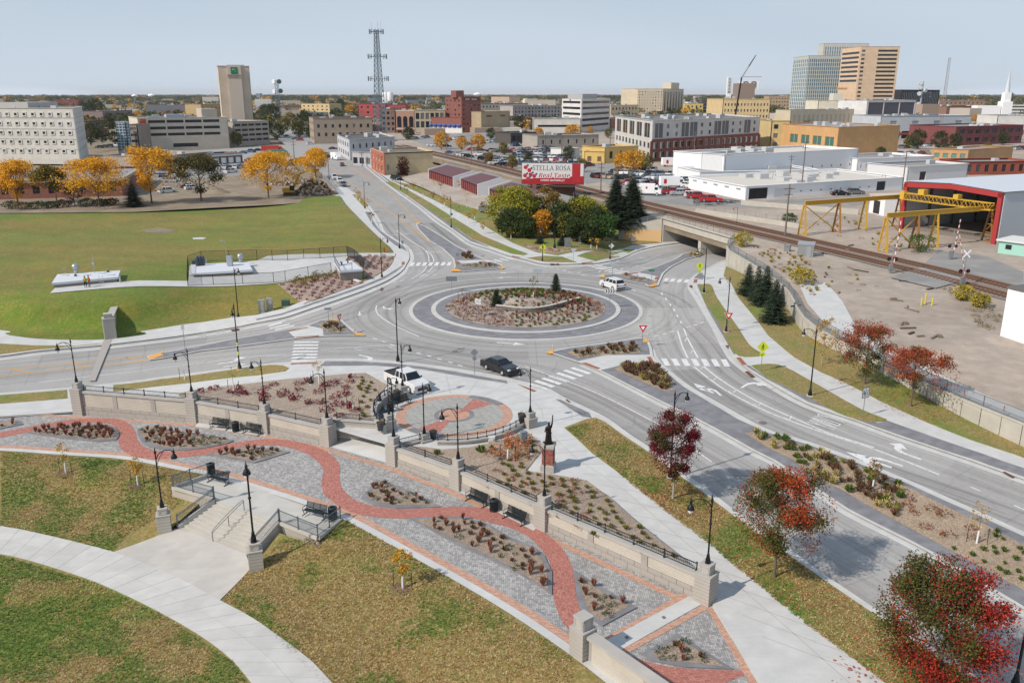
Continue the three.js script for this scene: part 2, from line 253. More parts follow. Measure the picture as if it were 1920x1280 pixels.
const HG=(x,z)=>-3.7+3.45*sst(-215,-262,z);
{
const m=sheet('ground',[W(-14000,-30000),W(14000,-30000),W(900,-10),W(-900,-10)],(x,z)=>HG(x,z),mSoil,{L:1500,tint:patch(0.002,0.75,1.0)});
m.userData.label='wide flat city ground of soil and asphalt reaching the horizon';
}
const RX=-92,RZ=-205,RW=165,RD=178,RN=2048;
const roadCanvas=document.createElement('canvas');roadCanvas.width=roadCanvas.height=RN;
const RC={x:2.0,z:-119.3};
{
const g=roadCanvas.getContext('2d'),im=g.createImageData(RN,RN);
const base=mk([168,166,163]);
for(let y=0;y<RN;y++)for(let x=0;x<RN;x++){
const X=x*RW/RN,Z=y*RD/RN,n=fbm(X*0.22,Z*0.22,3),f=vnoise(X*3,Z*3),h=hash(x,y),s=0.93+0.09*n+0.03*f+0.07*(h-0.5),o=(y*RN+x)*4;
im.data[o]=base[0]*s;im.data[o+1]=base[1]*s;im.data[o+2]=base[2]*s;im.data[o+3]=255;
}
g.putImageData(im,0,0);
g.setTransform(RN/RW,0,0,RN/RD,-RX*RN/RW,-RZ*RN/RD);g.lineCap='round';g.lineJoin='round';
const path=(w)=>{g.beginPath();w.forEach((p,i)=>(i?g.lineTo(p.x,p.z):g.moveTo(p.x,p.z)));g.stroke();};
const lanes=[
[[-200,735],[0,716],[225,693],[480,668],[620,660],[760,668],[880,692],[1000,712],[1130,765],[1300,880],[1460,1000],[1700,1150],[1950,1310]],
[[-200,722],[0,703],[225,680],[480,650],[620,644],[760,652],[900,676],[1040,700],[1180,762],[1340,850],[1520,960],[1760,1100],[2000,1250]],
[[-200,690],[0,680],[200,660],[440,630],[560,606],[660,572],[745,530],[775,500],[768,470],[735,430],[700,385],[660,340]],
[[-200,700],[0,688],[200,668],[440,645],[580,618],[690,578],[770,532],[815,500],[805,470],[765,430],[725,385],[680,340]],
[[900,480],[840,452],[790,410],[740,370],[690,330]],[[960,492],[880,472],[830,432],[770,385],[710,345]],
[[960,500],[1050,510],[1120,500],[1200,485],[1290,468],[1330,460]],[[980,512],[1080,515],[1170,500],[1240,480],[1310,465]],
[[1350,485],[1290,510],[1265,540],[1275,590],[1320,640],[1370,700],[1470,755],[1600,815],[1760,870],[1950,940]],
[[1340,500],[1270,540],[1240,590],[1250,640],[1280,690],[1360,750],[1480,810],[1640,875],[1800,930],[1950,985]],
];
const ring=(r)=>Array.from({length:73},(_,i)=>V3(RC.x+r*Math.cos(i/36*PI),0,RC.z+r*Math.sin(i/36*PI)));
const runs=lanes.map((l)=>toW(smooth(l),Hr));runs.push(ring(19.2),ring(23.4));
reseed(11);
for(const w of runs){
for(let k=0;k<70;k++){
const off=(rnd()<0.5?-1:1)*0.85+(rnd()+rnd()- 1)*1.0,i0=Math.floor(rnd(w.length*0.8)),n=Math.floor(rnd(w.length*0.2,w.length*0.8));
g.strokeStyle=`rgba(78,76,75,${rnd(0.03, 0.08)})`;g.lineWidth=rnd(0.1,0.4);
const[a]=bandPts(w.slice(i0,i0+n).length>2?w.slice(i0,i0+n):w,Hr,off);path(a);
}
g.lineCap='butt';for(let i=0;i+9<w.length;i+=9){g.lineWidth=rnd(3.0,4.0);g.strokeStyle=rnd()<0.5?`rgba(60,58,56,${rnd(0.0, 0.09)})`:`rgba(235,232,226,${rnd(0.0, 0.09)})`;path(w.slice(i,i+10));}g.lineCap='round';
g.strokeStyle='rgba(86,84,83,0.42)';g.lineWidth=0.055;
let acc=0;
for(let i=1;i<w.length;i++){acc+=Math.hypot(w[i].x-w[i-1].x,w[i].z-w[i-1].z);if(acc>5.2){acc=0;const dx=w[i].x-w[i-1].x,dz=w[i].z-w[i-1].z,l=Math.hypot(dx,dz);if(Math.hypot(w[i].x-RC.x,w[i].z-RC.z)>28)path([V3(w[i].x-dz/l*2.2,0,w[i].z+dx/l*2.2),V3(w[i].x+dz/l*2.2,0,w[i].z-dx/l*2.2)]);}}
}
g.strokeStyle='rgba(84,82,81,0.42)';g.lineWidth=0.06;
for(const r of[21.2,25.6])path(ring(r));
for(let i=0;i<30;i++){const a=i/30*2*PI+0.05;path([V3(RC.x+17*Math.cos(a),0,RC.z+17*Math.sin(a)),V3(RC.x+27*Math.cos(a+0.02),0,RC.z+27*Math.sin(a+0.02))]);}
for(const l of[[[960,716],[1130,770],[1340,880],[1560,1030],[1900,1250]],[[1290,690],[1440,790],[1700,890],[1950,960]],[[0,712],[300,690],[548,667],[760,658]],[[760,470],[720,420],[670,350]]])path(toW(smooth(l),Hr));
for(let i=0;i<46;i++){const p=pick(runs),q=p[Math.floor(rnd(p.length))];let x=q.x+rnd(-3,3),z=q.z+rnd(-3,3),a=rnd(6.3);const c=[V3(x,0,z)];for(let k=0;k<14;k++){a+=rnd(-0.5,0.5);x+=0.35*Math.cos(a);z+=0.35*Math.sin(a);c.push(V3(x,0,z));}g.strokeStyle='rgba(66,64,62,0.5)';g.lineWidth=0.05;path(c);}
for(let i=0;i<420;i++){const p=pick(runs),q=p[Math.floor(rnd(p.length))],x=q.x+rnd(-2,2),z=q.z+rnd(-2,2);g.fillStyle=`rgba(70,66,64,${rnd(0.05, 0.2)})`;g.beginPath();g.ellipse(x,z,rnd(0.08,0.5),rnd(0.05,0.25),rnd(3),0,7);g.fill();}
for(const[px,py]of[[1345,985],[1385,895],[1180,690],[700,655],[1400,990]]){const p=on(px,py,Hr);for(let k=0;k<8;k++){g.fillStyle=`rgba(64,62,60,${rnd(0.1, 0.25)})`;g.beginPath();g.ellipse(p.x+rnd(-1,1),p.z+rnd(-0.3,0.3),rnd(0.2,0.7),rnd(0.06,0.15),0.3,0,7);g.fill();}}
}
const texRoad=new THREE.CanvasTexture(roadCanvas);texRoad.colorSpace=THREE.SRGBColorSpace;texRoad.magFilter=THREE.LinearFilter;
const mRoadBig=TM(texRoad,0.82);
const PIL=[[152,776,-2.25],[365,790,-1.95],[500,810,-1.65],[616,833,-1.38],[740,869,-1.3],[860,914,-1.31],[1020,989,-1.36],[1322,1126,-1.45]].map(([x,y,Y])=>at(x,y,Y));
const backOf=PIL.map((p)=>W(p.x+0.25,p.z-0.55));
const WALLTOP=0.42;
{
const near=sheet('road',[W(-92,-66),[0,782],backOf[0],backOf[1],backOf[2],backOf[3],backOf[4],backOf[5],backOf[6],backOf[7],[1345,1150],[1420,1280],[1500,1400],W(73,-27),W(73,-60),W(47.5,-72.5),W(44.2,-81.5),W(40.8,-95),W(38.9,-104),W(39.4,-110),W(40.9,-118),W(41.2,-130),W(40.6,-145),W(39.9,-153.5),W(43.4,-163),W(66,-172),W(72,-200),W(-48,-205),[632,362],[700,440],[733,475],[735,495],[700,519],[640,545],[532,587],[480,598],[430,603],[340,616],[260,629],[195,637],[60,635],[-90,616]],Hr,mRoadBig,{L:3.5,uvOf:(x,z)=>[(x-RX)/RW,1 -(z-RZ)/RD]});
near.userData.label='pale concrete roadway of the roundabout and the streets that meet there';
const str=sheet('street',[W(-46,-203.2),W(-14,-203.2),W(-8,-203.2),[806,389],[756,349],[702,309],[662,272],[606,256],[540,240],[520,231],[495,231],[505,243],[522,262],[560,290],[590,312],[614,340],[640,366],[680,400]],()=>0.006,mRoad,{L:12,tint:(x,z)=>{const p=project(V3(x,0,z));return 0.88+0.16*vnoise(x*0.9+z*0.35,z*0.02);}});
str.userData.label='pale concrete street running away from the roundabout to downtown';
}

// painted markings

const HL=0.014;
function line(pts,half,mat=mPaint,H=Hr,o={}){return band('road_marking',o.raw?pts:smooth(pts,4),H,half,mat,{lift:HL,L:2.5,...o});}
function quadMark(px,mat=mPaint,H=Hr){return sheet('road_marking',px,H,mat,{lift:HL,L:3});}
{
const z6=(a)=>a.map(([x,y])=>[480+x/4,380+y/4]),z7=(a)=>a.map(([x,y])=>[960+x/4,380+y/4]),z3=(a)=>a.map(([x,y])=>[960+x/4,640+y/4]),z4=(a)=>a.map(([x,y])=>[1440+x/4,640+y/4]),z1=(a)=>a.map(([x,y])=>[x/4,640+y/4]);
const bar=(pair,half)=>band('crosswalk_bar',pair,Hr,half,mPaint,{lift:HL});
for(const b of[[[62,932],[190,899]],[[100,944],[250,911]],[[140,954],[285,922]],[[185,966],[322,934]]])bar(z6(b),0.32);
for(let i=0;i<7;i++){const y=641.5+i*5.85;bar([[551-i*0.9,y],[597.5-i*0.7,y-0.3]],0.3);}
for(let i=0;i<7;i++){const x=1170+i*46.5,y=462-i*0.7;bar(z6([[x-8,y+13],[x+8,y-13]]),0.34);}
for(const b of[[[1742,434],[1803,450]],[[1785,427],[1848,443]],[[1830,420],[1893,435]],[[1878,412],[1935,427]]])bar(z6(b),0.3);
for(const b of[[[568,476],[640,465]],[[595,484],[680,473]],[[625,493],[712,480]],[[660,500],[752,487]],[[695,510],[785,497]],[[725,521],[833,507]],[[770,531],[877,515]]])bar(z7(b),0.3);
for(const[x,y]of[[1157,577],[1207,580],[1258,585],[1310,588]])bar(z7([[x-9,y+11],[x+9,y-11]]),0.34);
for(let i=0;i<7;i++){const x=1155+i*74.5,y=1195+i;bar(z7([[x-16,y-27],[x+16,y+27]]),0.33);}
for(let i=0;i<7;i++){const x=190+i*54.5,y=338-i*19.7;bar(z3([[x-68,y-23],[x+68,y+23]]),0.3);}
const w=0.075;
line([[985,687],[1110,733],[1235,795]],w);line([[1235,795],[1335,866]],w);
line([[1271,620],[1280,650],[1290,671]],0.1);line([[1301,687],[1330,710],[1365,734],[1440,772],[1547,812],[1640,842],[1762,890]],0.1);
line([[1282,615],[1290,635],[1309,671]],0.1);line([[1320,687],[1345,707],[1380,730],[1425,755],[1515,795],[1552,811],[1640,839]],0.1);
for(const v of[[[1275,636],[1285,640],[1289,630]],[[1285,658],[1296,662],[1301,652]],[[1303,688],[1314,692],[1321,686]],[[1328,709],[1338,713],[1345,707]],[[1365,733],[1376,736],[1381,729]],[[1414,757],[1423,760],[1428,755]],[[1470,783],[1481,787],[1485,780]]])line(v,0.06,mPaint,Hr,{raw:true});
line([[1819,912],[1840,921]],w);line([[1902,947],[1925,957]],w);
line([[600,656],[672,650],[745,647]],0.06);line([[600,657],[690,657],[772,657.5]],0.06);line([[745,647],[730,651],[745,656]],0.06,mPaint,Hr,{raw:true});line([[676,650],[664,653.5],[678,657]],0.06,mPaint,Hr,{raw:true});
line([[70,717],[225,699],[375,681],[480,668],[548,666]],0.07);
line([[-200,713],[0,693],[140,680],[274,666.5]],0.11,mYellow);line([[-200,728],[0,705],[140,691],[277,677]],0.11,mYellow);
line([[20,692],[56,699]],0.1,mYellow);line([[130,682],[165,688]],0.1,mYellow);line([[236,670],[270,677]],0.1,mYellow);
for(const[x,y]of[[703,635],[719,640],[735,646],[785,662],[805,667.5],[824,673],[844,679],[863,685]])line([[x-4,y-1],[x+4,y+1.3]],0.12,mPaint,Hr,{raw:true});
for(const[x,y]of[[1231,629.5],[1246,626],[1260,621.5],[1291,613],[1304,609],[1317,605]])line([[x-4,y+1],[x+4,y-1.2]],0.12,mPaint,Hr,{raw:true});
for(const[x,y]of[[1241,551],[1249,560.5],[1257,571],[1264,581],[1270,592],[1277,604]])line([[x-1,y-2.2],[x+1.2,y+2.2]],0.12,mPaint,Hr,{raw:true});
for(const[x,y]of[[1022,500],[1034,502],[1046,504.5],[1058,507],[1070,510],[1094,516]])line([[x-3.5,y-0.7],[x+3.5,y+0.8]],0.12,mPaint,Hr,{raw:true});
for(const[x,y]of[[725,532],[740,529],[753,526],[800,516],[815,515],[700,541]])line([[x-4,y+1],[x+4,y-0.8]],0.12,mPaint,Hr,{raw:true});
line(z6([[905,770],[898,800],[918,840],[1010,905],[1110,955],[1222,1002]]),0.09);
line(z6([[1050,205],[1150,280],[1260,350],[1290,390],[1297,445]]),0.09);line(z6([[1262,352],[1310,385],[1330,420],[1332,445]]),0.09);line(z6([[1282,475],[1250,520],[1170,570]]),0.09);line(z6([[1328,475],[1300,510],[1230,558]]),0.09);
line(z7([[420,525],[760,480],[960,440],[1115,390]]),0.08);line(z7([[700,520],[850,490],[1000,462],[1090,425]]),0.08);
for(const v of[[[490,530],[515,520]],[[650,520],[668,508]],[[820,500],[835,490]],[[930,478],[943,470]]])line(z7(v),0.1);
for(const l of[[[580,290],[625,316],[642,330],[707,381],[745,407],[775,430],[806,454]],[[602,285],[648,308],[675,325],[730,360],[766,398],[784,417]]])line(l,0.12,mYellow,()=>0.01);
for(const[a,b]of[[[668,340],[690,340]],[[698,365],[722,364]],[[723,385],[748,382]],[[745,405],[770,402]],[[760,420],[782,415]]])line([a,b],0.1,mYellow,()=>0.01);
const arrow=(px,dir,kind,s=1)=>{
const p=on(px[0],px[1],Hr),q=on(px[0]+dir[0],px[1]+dir[1],Hr),a=Math.atan2(q.x-p.x,q.z-p.z),sh=kind===0?[[-0.12,-1.4],[0.12,-1.4],[0.12,0.3],[0.45,0.3],[0,1.5],[-0.45,0.3],[-0.12,0.3]]:kind*1===1?[[-0.55,-1.2],[-0.3,-1.2],[-0.28,-0.1],[-0.05,0.35],[0.35,0.45],[0.35,0.05],[1.1,0.75],[0.35,1.45],[0.35,0.95],[-0.15,0.85],[-0.5,0.35]]:[[0.55,-1.2],[0.3,-1.2],[0.28,-0.1],[0.05,0.35],[-0.35,0.45],[-0.35,0.05],[-1.1,0.75],[-0.35,1.45],[-0.35,0.95],[0.15,0.85],[0.5,0.35]];
sheet('lane_arrow',sh.map(([x,z])=>{const[u,v]=rot(-x*s,z*s,a);return W(p.x+u,p.z+v);}),Hr,mPaint,{lift:HL});
};
arrow([1410,722],[30,-20],1,1.25);arrow([1320,728],[-40,-20],0,1.2);arrow([1336,734],[-30,-30],2,1.1);arrow([1700,847],[-40,-14],1,1.25);arrow([1630,862],[-40,-14],0,1.4);arrow([1655,866],[-40,-14],2,1.3);
arrow([674,588],[0,20],0,0.9);arrow([724,577],[0,20],2,0.9);arrow([685,671],[40,8],1,1.2);arrow([958,644],[40,3],0,1.3);arrow([1180,542],[-20,-6],0,1.2);arrow([950,511],[-30,2],0,1);arrow([945,520],[-30,2],0,0.9);arrow([432,677],[40,-5],2,1.2);arrow([440,685],[40,-5],0,1);
const p0=on(1548,791,Hr),u0=on(1577,801,Hr).sub(on(1522,783,Hr)).normalize();
const u=V3(-u0.x,0,-u0.z),r=V3(u.z,0,-u.x),L=(segs,cx)=>segs.forEach((sg)=>{const w2=sg.map(([x,y])=>W(p0.x+r.x*(cx+x)*1+u.x*(y-1.3),p0.z+r.z*(cx+x)+u.z*(y-1.3)));band('road_marking',w2.map((q)=>({x:q.x,z:q.z,y:0})).map((q)=>V3(q.x,Hr(q.x,q.z),q.z)),Hr,0.06,mPaint,{lift:HL});});
L([[[0,0],[0,2.6]],[[0,2.6],[0.45,2.3]],[[0.45,2.3],[0,1.4]]],-1.3);L([[[0,0],[0,2.6]],[[0.45,0],[0.45,2.6]],[[0,0.05],[0.45,0.05]]],-0.6);L([[[0,0],[0,2.6]],[[0.1,2.6],[0.45,0]],[[0.5,0],[0.5,2.6]]],0.1);L([[[0,2.6],[0.25,1.3]],[[0.5,2.6],[0.25,1.3]],[[0.25,1.3],[0.25,0]]],0.8);
for(const[px,py,d]of[[760,438,[20,14]],[787,476,[20,4]],[817,472,[20,8]],[742,440,[10,10]],[1205,483,[-20,5]],[1240,486,[-20,6]],[1210,502,[-20,5]],[1158,496,[-20,4]]]){
const p=on(px,py,Hr),q=on(px+d[0],py+d[1],Hr),a=Math.atan2(q.x-p.x,q.z-p.z),T=(x,z)=>{const[s,t]=rot(x,z,a);return V3(p.x+s,0,p.z+t);},b=new MB();
for(const c of[-0.55,0.55])for(let i=0;i<10;i++){const A=i/10*2*PI,B=(i+1)/10*2*PI,f=(t,r2)=>{const v=T(c+r2*Math.cos(t),r2*Math.sin(t)*1.5);v.y=Hr(v.x,v.z)+HL;return v;};b.quadUp(f(A,0.26),f(B,0.26),f(B,0.36),f(A,0.36));}
const seg=(x0,z0,x1,z1)=>{const n2=V3(-(z1-z0),0,x1-x0).normalize().multiplyScalar(0.05),f=(x,z)=>{const v=T(x,z);v.y=Hr(v.x,v.z)+HL;return v;};b.quadUp(f(x0-n2.x,z0-n2.z),f(x1-n2.x,z1-n2.z),f(x1+n2.x,z1+n2.z),f(x0+n2.x,z0+n2.z));};
seg(-0.55,0,0,0.6);seg(0,0.6,0.55,0);seg(-0.55,0,0.1,0);seg(0.1,0,0.3,0.7);seg(-0.2,0.7,0.2,1.2);
b.mesh('bicycle_marking',mPaint).userData.kind='structure';
}
for(const[x,y]of[[853,658],[746,537],[1037,518],[1430,792],[1250,530],[905,480]]){const p=on(x,y,Hr);const b=new MB();b.lathe([[0,0.02],[0.34,0.02],[0.36,0.012],[0.4,0.01]],0,0,0,16);const m=b.mesh('manhole_cover',M(120,112,106,0.8));m.position.set(p.x,p.y,p.z);tag(m,'round rusty iron lid set in the concrete road','manhole cover','manhole covers in the road');}
}

// islands, pavements, verges: blocks with kerbs

const KB=0.13;
function block(name,pts,mat,o={}){const m=sheet(name,pts,o.H??Hr,mat,{lift:KB,skirt:0.16,skirtMat:mKerb,skirtName:'kerb_face',L:3.5,...o});if(o.label)m.userData.label=o.label;return m;}
function kerbLine(px,o={}){return band('kerb',smooth(px,3),o.H??Hr,o.half??0.16,mKerb,{lift:KB+0.012,L:2.5,...o});}
function gutter(px,half=0.35){return band('gutter',smooth(px,3),Hr,half,mConc,{lift:0.008,L:2.5});}
const circ=(r,n=96,c=RC)=>Array.from({length:n},(_,i)=>W(c.x+r*Math.cos(i/n*2*PI),c.z+r*Math.sin(i/n*2*PI)));
function ringSheet(name,r0,r1,mat,lift,c=RC,H=Hr,o={}){const a=circ(r0,96,c),b=circ(r1,96,c);a.push(a[0]);b.push(b[0]);return ribbon(name,a,b,H,mat,{lift,...o});}
{
ringSheet('apron_kerb',16.4,16.95,mKerb,0.05).userData.label='pale concrete ring round the dark truck apron';
ringSheet('truck_apron',13.75,16.4,mDark,0.06).userData.label='dark tinted concrete truck apron of the roundabout';
ringSheet('island_kerb',13.1,13.75,mKerb,0.16).userData.label='raised white kerb ring of the central island';
ringSheet('island_paving',11.6,13.1,mDark,0.165);
{const b=new MB();for(const[r,y0,y1]of[[13.75,0.05,0.16],[16.95,0,0.05]])for(let i=0;i<96;i++){const A=i/96*2*PI,B=(i+1)/96*2*PI,f=(t,y)=>V3(RC.x+r*Math.cos(t),y,RC.z+r*Math.sin(t));b.quad(f(B,y0),f(A,y0),f(A,y1),f(B,y1));}b.color(null).mesh('kerb_face',M(205,203,198,0.85)).userData.kind='structure';}
}
const mound=(x,z)=>{const dx=x-RC.x,dz=z-RC.z,r=Math.hypot(dx,dz);return 0.2+0.35*sst(11.6,8,r)+0.75*sst(5.6,1.5,r)*1.0+(dz<1.2?0.35*sst(10,4,r):0);};
sheet('island_bed',circ(11.6),mound,mGravel,{L:1,tint:patch(0.5,0.8,1.1)}).userData.label='gravel mound of the central island planted with autumn shrubs';
const isl=(pts,beds,walk,nose,label)=>{
block('traffic_island',pts,mDark,{label,L:2.5});
band('kerb',[...pts,pts[0]],Hr,0.17,mKerb,{lift:KB+0.008,L:2});
if(walk)sheet('walkway',walk,Hr,mConc,{lift:KB+0.016});
beds.forEach((b)=>sheet('planting_bed',b,Hr,mGravel,{lift:KB+0.02,L:1.5,tint:(x,z)=>new THREE.Color(1,0.88,0.72).multiplyScalar(patch(0.7,0.85,1.15)(x,z))}));
nose.forEach((n)=>sheet('painted_nose',n,Hr,mOrangePaint,{lift:KB+0.024}));
};
const Z6=(...a)=>a.map(([x,y])=>[480+x/4,380+y/4]),Z7=(...a)=>a.map(([x,y])=>[960+x/4,380+y/4]),Z3=(...a)=>a.map(([x,y])=>[960+x/4,640+y/4]),Z4=(...a)=>a.map(([x,y])=>[1440+x/4,640+y/4]),Z1=(...a)=>a.map(([x,y])=>[x/4,640+y/4]),Z2=(...a)=>a.map(([x,y])=>[480+x/4,640+y/4]),ZA=(...a)=>a.map(([x,y])=>[1180+x/4.571,780+y/4.571]),Z8=(...a)=>a.map(([x,y])=>[1440+x/4,960+y/4]),ZB=(...a)=>a.map(([x,y])=>[960+x/4,960+y/4]),Z5=(...a)=>a.map(([x,y])=>[x/4,960+y/4]),ZC=(...a)=>a.map(([x,y])=>[480+x/4,960+y/4]),ZS=(...a)=>a.map(([x,y])=>[280+x/4.924,820+y/4.924]);
isl([[780,419],[784,430],[805,452],[830,467],[850,486],[853,500],[849,508],[870,510],[946,504],[938,497],[907,487],[880,475],[855,462],[830,445],[797,425]],[Z6([1540,390],[1620,395],[1640,425],[1560,430]),Z6([1525,492],[1640,458],[1780,470],[1790,485])],Z6([1500,438],[1690,434],[1790,448],[1545,462]),[[[849,504],[860,506],[866,510],[845,510]],[[930,501],[946,503],[942,506]],[[779,418],[790,418],[785,421]]],'long dark splitter island in the mouth of the downtown street');
isl([[1125,519],[1135,515.5],[1170,514.5],[1197,510.5],[1230,501.5],[1260,489.5],[1280,477],[1295,473.5],[1312,470],[1322,476],[1285,487],[1260,500],[1242,515],[1233,536],[1217,538],[1210,533],[1172,527],[1135,522]],[Z7([790,543],[850,535],[1040,588],[960,600]),Z7([1320,400],[1380,380],[1440,385],[1400,410])],Z7([862,544],[950,528],[1108,562],[1080,592],[980,566]),[[[1122,520],[1134,517],[1134,522.5]],[[1214,537.5],[1231,532],[1232,537],[1222,539]]],'dark splitter island before the railway underpass');
isl([[277,669],[305,662],[362,652],[437,637],[480,630],[522,622],[577,612],[600,602],[625,600],[640,602],[650,612],[667,626],[684,630.5],[600,631.5],[480,646],[375,659],[280,676]],[Z6([470,925],[530,885],[600,900],[695,972],[550,982])],Z6([240,972],[390,928],[500,952],[506,1003],[300,1022],[268,1000]),[[[277,670],[300,663],[305,668],[280,676]],[[667,627],[675,625.5],[685,630.5],[668,631]],[[624,601],[632,599.5],[637,603],[626,603]]],'dark splitter island in the street beside the grass bank');
const MED=[[1030,662],[1037,660],[1065,654],[1135,645],[1200,635],[1214,638],[1220,655],[1222,668],[1232,682],[1252,700],[1285,727],[1335,757],[1385,787],[1440,812],[1515,834],[1600,865],[1705,908],[1815,958],[1920,1006],[2100,1086],[2300,1180],[2300,1385],[2050,1225],[1920,1143],[1830,1089],[1760,1046],[1710,1019],[1590,958],[1532,919],[1453,866],[1414,847],[1330,800],[1260,765],[1210,740],[1130,699],[1090,682]];
isl(MED,[Z7([410,1130],[500,1108],[700,1085],[930,1065],[965,1132],[800,1142],[500,1172]),Z3([765,215],[840,182],[1060,182],[1225,375],[1130,378]),[[1396,814],[1423,813],[1464,826],[1517,840],[1580,864],[1660,897],[1715,922],[1790,960],[1845,985],[1920,1025],[2100,1112],[2300,1215],[2300,1330],[2050,1188],[1920,1110],[1765,1025],[1647,961],[1580,922],[1521,894],[1486,864],[1440,842]]],Z3([488,157],[700,110],[1040,108],[1082,180],[850,180],[660,225]),[Z3([250,90],[310,70],[312,100],[285,102]),[[1204,641],[1214,636],[1217,643],[1206,643]]],'long dark median with planted gravel beds between the two carriageways');
gutter([[1090,684],[1130,702],[1210,743],[1260,769],[1330,804],[1414,851],[1453,870],[1532,924],[1590,963],[1710,1024],[1830,1094],[1920,1149],[2050,1232]],0.4);
gutter([[1222,655],[1226,668],[1237,683],[1257,700],[1290,725],[1340,754],[1440,808],[1515,830],[1600,861],[1705,904],[1815,953],[1920,1001]],0.35);
const eastK=[[1356,489],[1335,501],[1312,514],[1302,523],[1299,537],[1312,557],[1327,583],[1347,616],[1360,642],[1377,671],[1395,687],[1440,717],[1515,759],[1605,790],[1672,815],[1747,840],[1827,867],[1920,900],[2200,992]];
const wallLine=[[43.4,-163.2],[41.2,-158],[39.5,-152.8],[39.8,-145],[40.4,-132],[40.2,-119],[38.7,-110.5],[38.2,-104],[39.9,-95],[43.7,-81.5],[47.2,-72.2],[53,-58],[66,-32]];
block('pavement',[...smooth(eastK,3),W(73,-30),...wallLine.slice().reverse().map(([x,z])=>W(x,z)),W(46,-170)],mConc,{label:'broad pale concrete pavement below the yard wall'});
kerbLine(eastK);gutter(eastK.map(([x,y])=>[x-5,y+2]),0.4);
const darkStrip=(name,pts)=>sheet(name,pts,Hr,mDark,{lift:KB+0.014,L:3});
darkStrip('tinted_strip',[[1307,535],[1312,533],[1330,578],[1352,610],[1384,664],[1376,666],[1346,615],[1326,580]]);
darkStrip('tinted_strip',[[1398,687],[1405,687],[1440,711],[1515,747],[1580,780],[1647,795],[1665,791],[1752,822],[1840,852],[1920,880],[2150,955],[2150,972],[1920,896],[1827,864],[1747,837],[1672,811],[1605,787],[1515,755],[1440,714]]);
darkStrip('tinted_strip',Z7([1365,570],[1420,520],[1445,560],[1430,580]));
const grassOn=(pts,g,o={})=>sheet('grass_verge',pts,o.H??Hr,mGrass,{lift:KB+0.03,L:1.2,tint:grassTint(g),skirt:0.05,skirtName:'turf_edge',...o});
grassOn(smooth([[1310,535],[1333,535],[1342,555],[1385,617],[1407,650],[1433,668],[1420,670],[1381,667],[1350,612],[1320,565]],3),0.62);
grassOn(smooth([[1408,687],[1440,684],[1465,687],[1522,717],[1620,772],[1664,790],[1650,793],[1625,792],[1580,780],[1515,747],[1440,711]],3),0.66);
grassOn([[1357,519],[1370,530],[1385,560],[1422,605],[1440,630],[1475,660],[1490,672],[1540,700],[1590,722],[1652,755],[1740,795],[1815,825],[1902,854],[1950,872],W(66,-40),W(66,-32.4),...wallLine.slice(2,12).reverse().map(([x,z])=>W(x-0.02,z))],0.6);
const neK=[[640,268],[690,312],[740,352],[790,388],[817,411],[850,433],[880,455],[917,467],[955,480],[985,487],[1017,495],[1060,496],[1090,495],[1120,494],[1155,487],[1175,480],[1192,472],[1230,462],[1280,455]];
block('corner_pavement',[...smooth(neK,3),W(55,-196),W(34.5,-190),W(30,-197),[1160,436],[1130,418],[1000,405],[925,410],[855,388],[790,356],[742,334],[700,310],[655,272]],mConc,{label:'pale concrete pavement on the corner before the wooded lawn'});
kerbLine(neK);gutter(neK.map(([x,y])=>[x-2,y+3]),0.4);
darkStrip('tinted_strip',[[692,312],[742,352],[792,388],[852,432],[882,453],[918,465],[914,462],[884,449],[855,428],[795,384],[745,349]]);
grassOn([[722,342],[745,356],[790,384],[830,412],[860,431],[885,449],[918,462],[960,477],[982,480],[990,477],[960,466],[905,443],[860,415],[807,381],[760,354],[735,341]],0.62);
grassOn([[732,338],[780,350],[855,382],[905,396],[927,403],[960,400],[1060,395],[1140,405],[1168,438],[1199,448],[1242,456],[1185,461],[1110,471],[1045,480],[1005,474],[960,456],[905,422],[822,380],[770,355]],0.64,{lift:0.2});
grassOn([[987,485],[1020,480.5],[1055,482.5],[1082,493],[1050,493],[1020,492]],0.7);grassOn([[1082,481],[1150,467],[1192,469],[1170,479],[1155,484],[1117,491]],0.75);
sheet('gravel_bed',[[980,460],[1010,466],[1060,470],[1100,470],[1040,477],[1000,472]],Hr,mGravel,{lift:KB+0.09,tint:(x,z)=>new THREE.Color(0.95,0.8,0.74)});
sheet('storage_lot',[[748,334],[800,322],[1010,338],[1010,400],[930,402],[905,396],[855,380],[790,350]],()=>0.2,mYard,{lift:KB,L:8,skirt:0.3}).userData.label='worn tan yard in front of the storage units';
const nwK=[[-300,694],[0,668.5],[60,660],[110,655],[190,648],[260,640],[340,630],[430,616],[480,606],[532,596],[580,580],[640,560],[695,540],[730,524],[754,507],[760,497],[766,485],[765,475],[759,464],[730,446],[712,433],[705,415],[692,395],[675,375],[658,362],[640,350]];
const lawnEdge=[[-300,620],[-100,615],[0,626],[60,634],[130,637],[195,636],[260,629],[340,616],[430,603],[480,598],[532,586],[570,571],[620,552],[677,530],[702,519],[727,503],[737,490],[739,477],[730,463],[705,441],[675,412],[645,380],[637,367]];
block('bank_pavement',[...smooth(nwK,3),[632,352],[625,366],...lawnEdge.slice().reverse().map(([x,y])=>[x -(y<480?8:0),y -(y>480?6:0)])],mConc,{label:'pale concrete pavement along the foot of the grass bank'});
kerbLine(nwK);gutter(nwK.map(([x,y],i)=>(i<16?[x+2,y+5]:[x+6,y+1])),0.4);
darkStrip('tinted_strip',smooth([[480,602],[532,591],[580,575],[640,555],[695,535],[728,520],[750,505],[757,498],[752,500],[728,516],[694,531],[640,551],[580,571],[532,588],[480,599.5]],1));
darkStrip('tinted_strip',[[764,473],[757,463],[730,445.5],[712,433],[700,416],[690,398],[684,398],[700,425],[716,441],[740,460]]);
